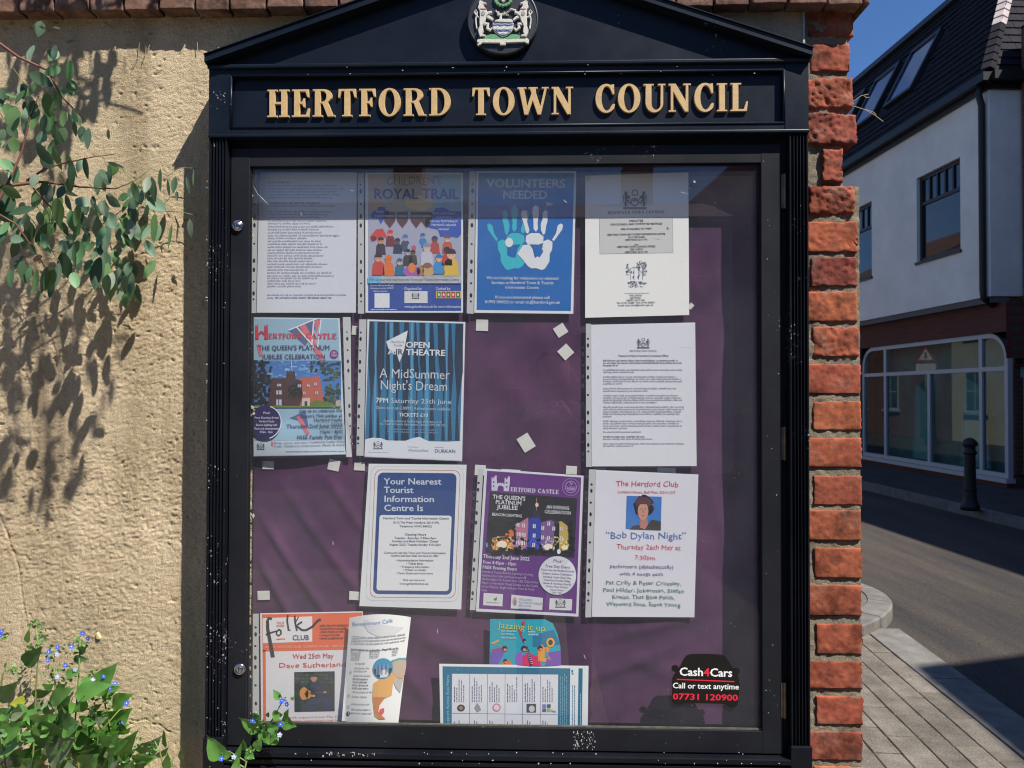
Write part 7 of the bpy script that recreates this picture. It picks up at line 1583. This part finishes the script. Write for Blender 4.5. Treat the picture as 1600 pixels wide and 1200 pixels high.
sks = [(a, a+1.0, max(.12, base_t-.02), min(.9, top_t+.02)) for a in (sks[0][0], sks[1][0], sks[1][0]+(sks[1][0]-sks[0][0]), sks[1][0]+2*(sks[1][0]-sks[0][0]))]
tiles = MB(); nrow = 17; sr2 = random.Random(6)
for r0 in range(nrow):
    t0, t1 = r0/nrow, (r0+1.25)/nrow
    a = A0+.0+(r0/nrow)*1.12+(.14 if r0 % 2 else 0)-.1
    while a < AE-.3:
        a2 = a+.265
        if not any(a2 > s_[0]-.05 and a < s_[1]+.05 and (r0+.6)/nrow > s_[2]-.02 and (r0+.4)/nrow < s_[3]+.02 for s_ in sks):
            o = .030+sr2.uniform(-.004, .004); t1c = min(1.0, t1)
            P = [MP(t0, a, o), MP(t0, a2, o), MP(t1c, a2, .006), MP(t1c, a, .006), MP(t0, a, .003), MP(t0, a2, .003)]
            tiles.add(P, [(0, 1, 2, 3), (4, 5, 1, 0), (5, 2, 1), (4, 0, 3)])
        a += .272
tag(obj('slate_tiles', tiles, M_SLATE, whb, False, False), kind='stuff')
# street-facing hip, front slope tiles, upper hip tiles with sunlight painted into their pale colour
tiles = MB(); pale = MB()
def MF(t, l, out_=0.0): return S(LF-.10+l, A0-.10+1.2*t-out_*.9, ze2+(zr-ze2)*t+out_*.35)
for r0 in range(nrow):
    t0, t1 = r0/nrow, min(1, (r0+1.25)/nrow); l = (r0/nrow)*(sb+.1)+(.13 if r0 % 2 else 0)
    while l < 7.5:
        P = [MF(t0, l, .030), MF(t0, l+.265, .030), MF(t1, l+.265, .006), MF(t1, l, .006), MF(t0, l, .003), MF(t0, l+.265, .003)]
        tiles.add(P, [(0, 1, 2, 3), (4, 5, 1, 0), (5, 2, 1), (4, 0, 3)]); l += .272
tag(obj('slate_tiles', tiles, M_SLATE, whb, False, False), kind='stuff')
for r0 in range(nrow):
    t0, t1 = r0/nrow, (r0+1)/nrow
    P0, P1 = MP(t0, A0-.1+1.2*t0), MP(t1, A0-.1+1.2*t1); up = Vector((0, 0, .05)); lt = SLAT*.11; bk = SDIR*.11
    mb = MB(); mb.add([P0+up-lt*.8, P0+up*1.6-bk*.6+lt*.2, P0+up+lt*1.2-bk*.3, P1+up*.6-lt*.8, P1+up*1.1-bk*.6+lt*.2, P1+up*.6+lt*1.2-bk*.3], [(0, 1, 4, 3), (1, 2, 5, 4), (0, 2, 1), (3, 4, 5)])
    obj('hip_tile', mb, M_HIP_SUNLIT if t0 > .3 else M_SLATE, whb, False, False)
for a0, a1, t0, t1 in sks:
    mb = MB(); f = .07
    def strip(aa, ab, ta, tb, o0, o1): mb.add([MP(ta, aa, o0), MP(ta, ab, o0), MP(tb, ab, o0), MP(tb, aa, o0), MP(ta, aa, o1), MP(ta, ab, o1), MP(tb, ab, o1), MP(tb, aa, o1)], [(3,2,1,0),(4,5,6,7),(0,1,5,4),(1,2,6,5),(2,3,7,6),(3,0,4,7)])
    ft = f/(zr-ze2)
    strip(a0, a1, t0, t0+ft, .0, .09); strip(a0, a1, t1-ft, t1, .0, .09); strip(a0, a0+f, t0+ft, t1-ft, .0, .09); strip(a1-f, a1, t0+ft, t1-ft, .0, .09)
    sf = obj('roof_window', mb, M_FRAME, whb)
    mb = MB(); strip(a0+f*.5, a1-f*.5, t0+ft*.5, t1-ft*.5, .02, .06); obj('pane', mb, M_SKYLT, sf)
mb = MB(); mb.sbox(LF-.20, LF-.06, A0-.15, AE, ze-.11, ze+.02); mb.sbox(LF-.06, LF+9, A0-.22, A0-.05, ze-.11, ze+.02); obj('gutter', mb, M_PIPE, whb)
mb = MB(); mb.sbox(LF-.06, LF-.002, A0-.02, AE, ze-.20, ze-.112); mb.sbox(LF+.0, LF+9, A0-.06, A0-.003, ze-.20, ze-.112); obj('fascia', mb, M_PIPE, whb)
mb = MB(); mb.tube([S(LF-.10, A0+.06, ze-.09), S(LF-.12, A0+.08, ze-.25), S(LF-.06, A0+.10, ze-.42), S(LF-.06, A0+.10, zj+.1), S(LF-.05, A0+.10, zj-.02), S(LF+.12, A0+.10, zj-.14)], .05, 10); obj('downpipe', mb, M_PIPE, whb, True)
mb = MB(); mb.add([MP(1, A0+1.05, -.03), MP(1, AE, -.03), MP(1, AE, .10), MP(1, A0+1.05, .10), MP(1.06, A0+1.05, -.0), MP(1.06, AE, .0), MP(1.06, AE, .12), MP(1.06, A0+1.05, .12)], [(3,2,1,0),(4,5,6,7),(0,1,5,4),(1,2,6,5),(2,3,7,6),(3,0,4,7)]); obj('roof_kerb', mb, M_FRAME, whb)

# dark brick neighbour that keeps the front of the white building in shade
lD = (W(1597, 300, S(LF, A0-.02).y)-CG).dot(SLAT)
dnb = thing('brick_neighbour', 'dark brick building edge at the far right of the picture beside the white corner building', 'building', tuple(S(lD+3, A0-1.5)))
mb = MB(); mb.sbox(lD, lD+6, 2.4, A0-.06, 0.05, ze+.75); obj('brick_wall', mb, M_BWALLX, dnb)
mb = MB(); mb.add([S(lD-.05, 2.35, ze+.75), S(lD+6.1, 2.35, ze+.75), S(lD+6.1, A0-.06, ze+.75), S(lD-.05, A0-.06, ze+.75), S(lD+3, 2.35, ze+1.4), S(lD+3, A0-.06, ze+1.4)], [(3,2,1,0),(0,1,4),(2,3,5),(0,4,5,3),(1,2,5,4)]); obj('roof', mb, M_ROOF, dnb, False, False)
for k in range(3):
    mb = MB(); mb.sbox(lD-.03, lD+.02, 4+k*2.6, 5+k*2.6, 3.6, 5.2); wf = obj('window', mb, M_WFRAME, dnb); mb = MB(); mb.sbox(lD-.04, lD-.031, 4.08+k*2.6, 4.92+k*2.6, 3.68, 5.12); obj('pane', mb, M_WINGLASS, wf)

# bollard
bp = G(1516, 797, .10); 
bo = thing('bollard', 'black cast iron bollard on the far pavement in front of the shop window', 'bollard', tuple(bp))
mb = MB(); mb.lathe(bp, [(.108, 0), (.108, .06), (.090, .09), (.076, .14), (.070, .20), (.062, .68), (.066, .70)], 20); obj('post', mb, M_BOLL, bo, True)
mb = MB(); mb.lathe(bp, [(.066, .70), (.078, .715), (.078, .735), (.062, .75), (.064, .80), (.088, .82), (.088, .84), (.076, .87), (.045, .90), (.01, .912)], 20); obj('cap', mb, M_BOLL, bo, True)
mb = MB(); mb.lathe(bp, [(.069, .24), (.076, .25), (.076, .27), (.068, .28)], 20); obj('collar', mb, M_BOLL, bo, True)

# ------------------------------------------------------------------ buildings off to the sides and behind the viewer
def house(name, label, P, u, v, L_, D_, H_, wallm, windows=(2, 2), roof='gable', hr=1.8, doors=1, group=None):
    """box on origin P, u = along the facade, v = depth direction (unit); the facade is the v=0 side"""
    t = thing(name, label, 'building', tuple(P), group)
    def Q(a, b, z): return P+u*a+v*b+Vector((0, 0, z))
    def bx(mb, a0, a1, b0, b1, z0, z1): mb.add([Q(a0,b0,z0),Q(a1,b0,z0),Q(a1,b1,z0),Q(a0,b1,z0),Q(a0,b0,z1),Q(a1,b0,z1),Q(a1,b1,z1),Q(a0,b1,z1)], [(3,2,1,0),(4,5,6,7),(0,1,5,4),(1,2,6,5),(2,3,7,6),(3,0,4,7)])
    mb = MB(); bx(mb, 0, L_, 0, D_, 0, H_); obj('wall', mb, wallm, t)
    mb = MB(); e = .25; mb.add([Q(-e,-e,H_), Q(L_+e,-e,H_), Q(L_+e,D_+e,H_), Q(-e,D_+e,H_), Q(-e,D_/2,H_+hr), Q(L_+e,D_/2,H_+hr)], [(3,2,1,0),(0,1,5,4),(2,3,4,5),(1,2,5),(3,0,4)]); rf_ = obj('roof', mb, M_ROOF, t)
    mb = MB(); bx(mb, L_*.2, L_*.2+.7, D_*.5-.3, D_*.5+.3, H_+hr*.5, H_+hr+.9); obj('chimney', mb, M_BWALLX, rf_)
    nx, ny = windows
    for i in range(nx):
        for j in range(ny):
            a = L_*(i+.5)/nx-.5; z = 1.0+j*(H_-.6)/ny
            if j == 0 and i < doors:
                mb = MB(); bx(mb, a+.05, a+.95, -.03, .02, 0.02, 2.05); d_ = obj('door', mb, mat('dark_green_door', (.02, .05, .035), .4), t); mb = MB(); bx(mb, a+.82, a+.86, -.07, -.03, 1.0, 1.05); obj('handle', mb, M_METAL, d_); continue
            mb = MB(); bx(mb, a, a+1.0, -.03, .02, z, z+1.35); w_ = obj('window', mb, M_WFRAME, t)
            mb = MB(); bx(mb, a+.07, a+.93, -.04, -.031, z+.07, z+1.28); obj('pane', mb, M_WINGLASS, w_)
            mb = MB(); bx(mb, a+.48, a+.52, -.048, -.041, z+.07, z+1.28); bx(mb, a+.07, a+.93, -.047, -.0405, z+.66, z+.70); obj('glazing_bar', mb, M_WFRAME, w_)
            mb = MB(); bx(mb, a-.08, a+1.08, -.09, -.0, z-.09, z-.002); obj('sill', mb, M_WFRAME, w_)
    return t
# house whose corner throws the wedge of shade across the near pavement
tipG = G(1424, 1044); e1 = (G(1600, 1020)-tipG).normalized(); e2 = (G(1600, 1195)-tipG).normalized()
HH = 7.2; sh_off = Vector((TO_SUN.x, TO_SUN.y, 0))/TO_SUN.z*HH
cC = tipG+sh_off; cC.z = 0
t = thing('corner_house', 'brick house over the road to the right of the viewer, reflected in the cabinet glass', 'building', tuple(cC+Vector((2, -3, 0))))
mb = MB(); pl = [cC, cC+e1*2.1, cC+e1*2.1+e2*26, cC+e2*26]; mb.prism([[(p.x, p.y) for p in pl]], lambda u, v, d: (u, v, d), 0, HH); obj('wall', mb, M_BWALLX, t)
nout = Vector((-e2.y, e2.x, 0)); 
if nout.x > 0: nout = -nout
for i in range(9):
    for j in range(2):
        c0 = cC+e2*(1.4+i*2.7)+Vector((0, 0, 1.1+j*3.0)); q = [c0, c0+e2*1.1]
        mb = MB(); mb.add([p+Vector((0, 0, dz))+nout*o for p in q for dz in (0, 1.5) for o in (-.02, .03)], [(0,1,3,2),(4,6,7,5),(0,4,5,1),(2,3,7,6),(1,5,7,3),(0,2,6,4)]); w_ = obj('window', mb, M_WFRAME, t)
        q = [c0+e2*.08+Vector((0,0,.08)), c0+e2*1.02+Vector((0,0,.08))]
        mb = MB(); mb.add([p+Vector((0, 0, dz))+nout*o for p in q for dz in (0, 1.34) for o in (.031, .04)], [(0,1,3,2),(4,6,7,5),(0,4,5,1),(2,3,7,6),(1,5,7,3),(0,2,6,4)]); obj('pane', mb, M_WINGLASS, w_)
# row across the road behind the viewer
X_, Y_ = Vector((1, 0, 0)), Vector((0, 1, 0))
for i, (x, w_, h_, m_, hr) in enumerate(((-13.5, 6.0, 4.9, M_CREAM, 1.1), (-7.2, 5.6, 5.3, M_BWALLX, 1.0), (-1.3, 5.2, 5.0, M_CREAM, 1.2))):
    house('terraced_house', ('cream rendered house behind the viewer, farthest left of the row', 'red brick house behind the viewer, middle of the row', 'cream rendered house behind the viewer, right end of the row')[i], Vector((x+w_, -13.2, 0)), -X_, -Y_, w_, 7, h_, m_, (3, 2), hr=hr, group='row of houses behind the viewer')
# sunlit houses on this side of the side street, which the shop window mirrors
for i, (a, w_, h_, m_) in enumerate(((17, 7.5, 5.6, M_CREAM), (24.7, 7, 6.3, M_BWALLX), (32, 8, 5.6, M_WHITE))):
    house('street_house', ('cream rendered house hidden behind the wall, mirrored in the shop window', 'brick house hidden behind the wall, mirrored in the shop window', 'white house farthest up the side street behind the wall')[i], S(0.6, a), SDIR, -SLAT, w_, 7, h_, m_, (3, 2), group='houses along the near side of the side street')
mb = None
# triangular warning sign on the near side, seen mirrored in the shop window
d = ray(1425, 556); tt = LF/d.dot(SLAT); hp = CAM+d*tt; rd = d-2*d.dot(SLAT)*SLAT; t2 = (5.2)/abs(rd.dot(SLAT)); sp_ = hp+rd*t2
sg_ = thing('road_sign', 'red triangular warning sign with white plate on a grey post, mirrored in the shop window', 'road sign', (sp_.x, sp_.y, 0))
face = -rd.normalized(); face.z = 0; face.normalize(); ux = Vector((-face.y, face.x, 0))
mb = MB(); mb.tube([(sp_.x, sp_.y, 0), (sp_.x, sp_.y, sp_.z+.5)], .038, 10); obj('post', mb, mat('grey_post', (.2, .21, .22), .4, metal=.4), sg_, True)
def sp_poly(pts, o0, o1, m, name):
    mb = MB(); mb.prism([pts], lambda u, v, dd: sp_+ux*u+Vector((0, 0, v))+face*dd, o0, o1); obj(name, mb, m, sg_)
sp_poly([(-.32, -.20), (.32, -.20), (0, .37)], .042, .05, mat('sign_red', (.35, .02, .02), .4), 'red_triangle'); sp_poly([(-.20, -.13), (.20, -.13), (0, .23)], .0505, .054, mat('sign_white', (.75, .75, .75), .4), 'white_face')
sp_poly([(-.03, -.08), (.03, -.08), (.02, .10), (-.02, .10)], .0545, .057, M_DARK, 'symbol'); sp_poly([(-.27, -.46), (.27, -.46), (.27, -.24), (-.27, -.24)], .042, .05, _mats['sign_white'], 'plate')

# ------------------------------------------------------------------ the person taking the picture, seen as a dark reflection
def person():
    root = thing('person', 'person in a dark jacket and jeans holding up a phone, reflected in the glass', 'person', (0.10, -2.12, 0))
    ox, oy = 0.10, -2.12
    V = {'pel': (0, 0, .95, .15), 'wai': (0, 0, 1.10, .135), 'che': (0, .01, 1.32, .16), 'shc': (0, 0, 1.44, .115), 'nec': (0, .01, 1.52, .058), 'ls': (-.19, 0, 1.42, .062), 'rs': (.19, 0, 1.42, .062),
         'le': (-.26, .20, 1.24, .045), 're': (.26, .20, 1.24, .045), 'lw': (-.13, .40, 1.44, .033), 'rw': (.05, .40, 1.44, .033),
         'lh': (-.10, 0, .90, .10), 'rh': (.10, 0, .90, .10), 'lk': (-.12, .02, .50, .066), 'rk': (.12, .02, .50, .066), 'la': (-.13, -.02, .10, .045), 'ra': (.13, -.02, .10, .045), 'lt': (-.14, .13, .04, .038), 'rt': (.14, .13, .04, .038)}
    E = [('pel', 'wai'), ('wai', 'che'), ('che', 'shc'), ('shc', 'nec'), ('shc', 'ls'), ('shc', 'rs'), ('ls', 'le'), ('le', 'lw'), ('rs', 're'), ('re', 'rw'), ('pel', 'lh'), ('pel', 'rh'), ('lh', 'lk'), ('rh', 'rk'), ('lk', 'la'), ('rk', 'ra'), ('la', 'lt'), ('ra', 'rt')]
    def skin(name, V, E, m, parent, sub=2, rootk=None):
        ks = list(V); me = bpy.data.meshes.new(name); me.from_pydata([(ox+V[k][0], oy+V[k][1], V[k][2]) for k in ks], [(ks.index(a), ks.index(b)) for a, b in E], [])
        o = bpy.data.objects.new(name, me); C.objects.link(o)
        sk = o.modifiers.new('s', 'SKIN'); sd = o.modifiers.new('d', 'SUBSURF'); sd.levels = sub; sd.render_levels = sub
        for i, k in enumerate(ks): me.skin_vertices[0].data[i].radius = (V[k][3], V[k][3]); me.skin_vertices[0].data[i].use_root = (k == (rootk or ks[0]))
        dg = bpy.context.evaluated_depsgraph_get(); m2 = bpy.data.meshes.new_from_object(o.evaluated_get(dg)); bpy.data.objects.remove(o); m2.name = name
        m2.materials.clear(); return link(name, m2, m, parent, True)
    sk = mat('skin', (.45, .26, .19), .5)
    body_ = skin('body', V, E, mat('dark_jacket', (.025, .03, .045), .85), root)
    hb = MB(); hc = Vector((ox, oy+.02, 1.645)); rings = [(-.115, .035, .0), (-.10, .055, .012), (-.07, .068, .01), (-.03, .074, .006), (.01, .078, 0), (.05, .078, -.006), (.085, .066, -.01), (.108, .040, -.012), (.118, .008, -.012)]
    n = 18
    for z, r, f in rings:
        for k in range(n):
            a = 2*math.pi*k/n; x, y = math.cos(a)*r, math.sin(a)*r*1.2+f
            if y > 0 and abs(x) < .02 and -.04 < z < .015: y += .018*(1-abs(x)/.02)        # nose
            if y > 0 and .01 < z < .06 and .018 < abs(x) < .045: y -= .008                # eye sockets
            hb.v.append((hc.x+x, hc.y+y, hc.z+z))
    for i in range(len(rings)-1):
        for k in range(n): a = i*n+k; b = i*n+(k+1) % n; hb.f.append((a, b, b+n, a+n))
    hb.f.append(tuple(reversed(range(n)))); hb.f.append(tuple((len(rings)-1)*n+k for k in range(n)))
    head = obj('head', hb, sk, body_, True)
    mb = MB()
    for sx in (-1, 1): mb.tube([(hc.x+sx*.076, hc.y, hc.z-.03), (hc.x+sx*.086, hc.y-.008, hc.z), (hc.x+sx*.078, hc.y, hc.z+.03)], [.008, .014, .009], 8)
    obj('ear', mb, sk, body_, True)
    hr = MB(); b0 = len(hb.v)
    for i, (z, r, f) in enumerate(rings[3:]):
        for k in range(n):
            a = 2*math.pi*k/n; rr2 = r+.010; x, y = math.cos(a)*rr2, math.sin(a)*rr2*1.2+f
            if z < .07 and y > .02: x *= .8; y = min(y, .02)
            hr.v.append((hc.x+x, hc.y+y, hc.z+z+.006))
    for i in range(5):
        for k in range(n): a = i*n+k; b = i*n+(k+1) % n; hr.f.append((a, b, b+n, a+n))
    hr.f.append(tuple(5*n+k for k in range(n))); obj('hair', hr, mat('brown_hair', (.03, .02, .014), .7), body_, True)
    for sx, wk in ((-1, 'lw'), (1, 'rw')):
        w0 = V[wk]; hv = {'w': (w0[0], w0[1], w0[2], .026), 'p': (w0[0]+(.03 if sx < 0 else -.03), w0[1]+.03, w0[2]+.045, .032)}; he = [('w', 'p')]
        for f in range(4):
            a = (hv['p'][0]-sx*.012*(0), hv['p'][1]+.01, hv['p'][2]+.035-f*.022); k1, k2, k3 = 'f%da' % f, 'f%db' % f, 'f%dc' % f; l = (.95, 1.05, 1, .8)[f]
            hv[k1] = (a[0]-sx*.010, a[1]+.022*l, a[2], .0095); hv[k2] = (a[0]-sx*.030*l, a[1]+.034, a[2]+.004, .0088); hv[k3] = (a[0]-sx*.048*l, a[1]+.026, a[2]+.002, .0078); he += [('p', k1), (k1, k2), (k2, k3)]
        hv['t1'] = (hv['p'][0]-sx*.012, hv['p'][1]-.018, hv['p'][2]+.012, .0115); hv['t2'] = (hv['p'][0]-sx*.034, hv['p'][1]-.020, hv['p'][2]+.028, .0095); he += [('p', 't1'), ('t1', 't2')]
        skin('hand', hv, he, sk, body_, 1)
    mb = MB()
    leg = {k: (V[k][0], V[k][1], V[k][2], V[k][3]+.008) for k in ('pel', 'lh', 'rh', 'lk', 'rk', 'la', 'ra')}
    skin('jeans', leg, [('pel', 'lh'), ('pel', 'rh'), ('lh', 'lk'), ('rh', 'rk'), ('lk', 'la'), ('rk', 'ra')], mat('blue_jeans', (.03, .045, .09), .9), body_)
    ph = MB(); ph.box((ox-.12, oy+.462, 1.525), (ox+.02, oy+.470, 1.60), .003)
    tag(obj('phone', ph, M_DARK), 'black phone held up landscape by the person reflected in the glass', 'phone')
person()
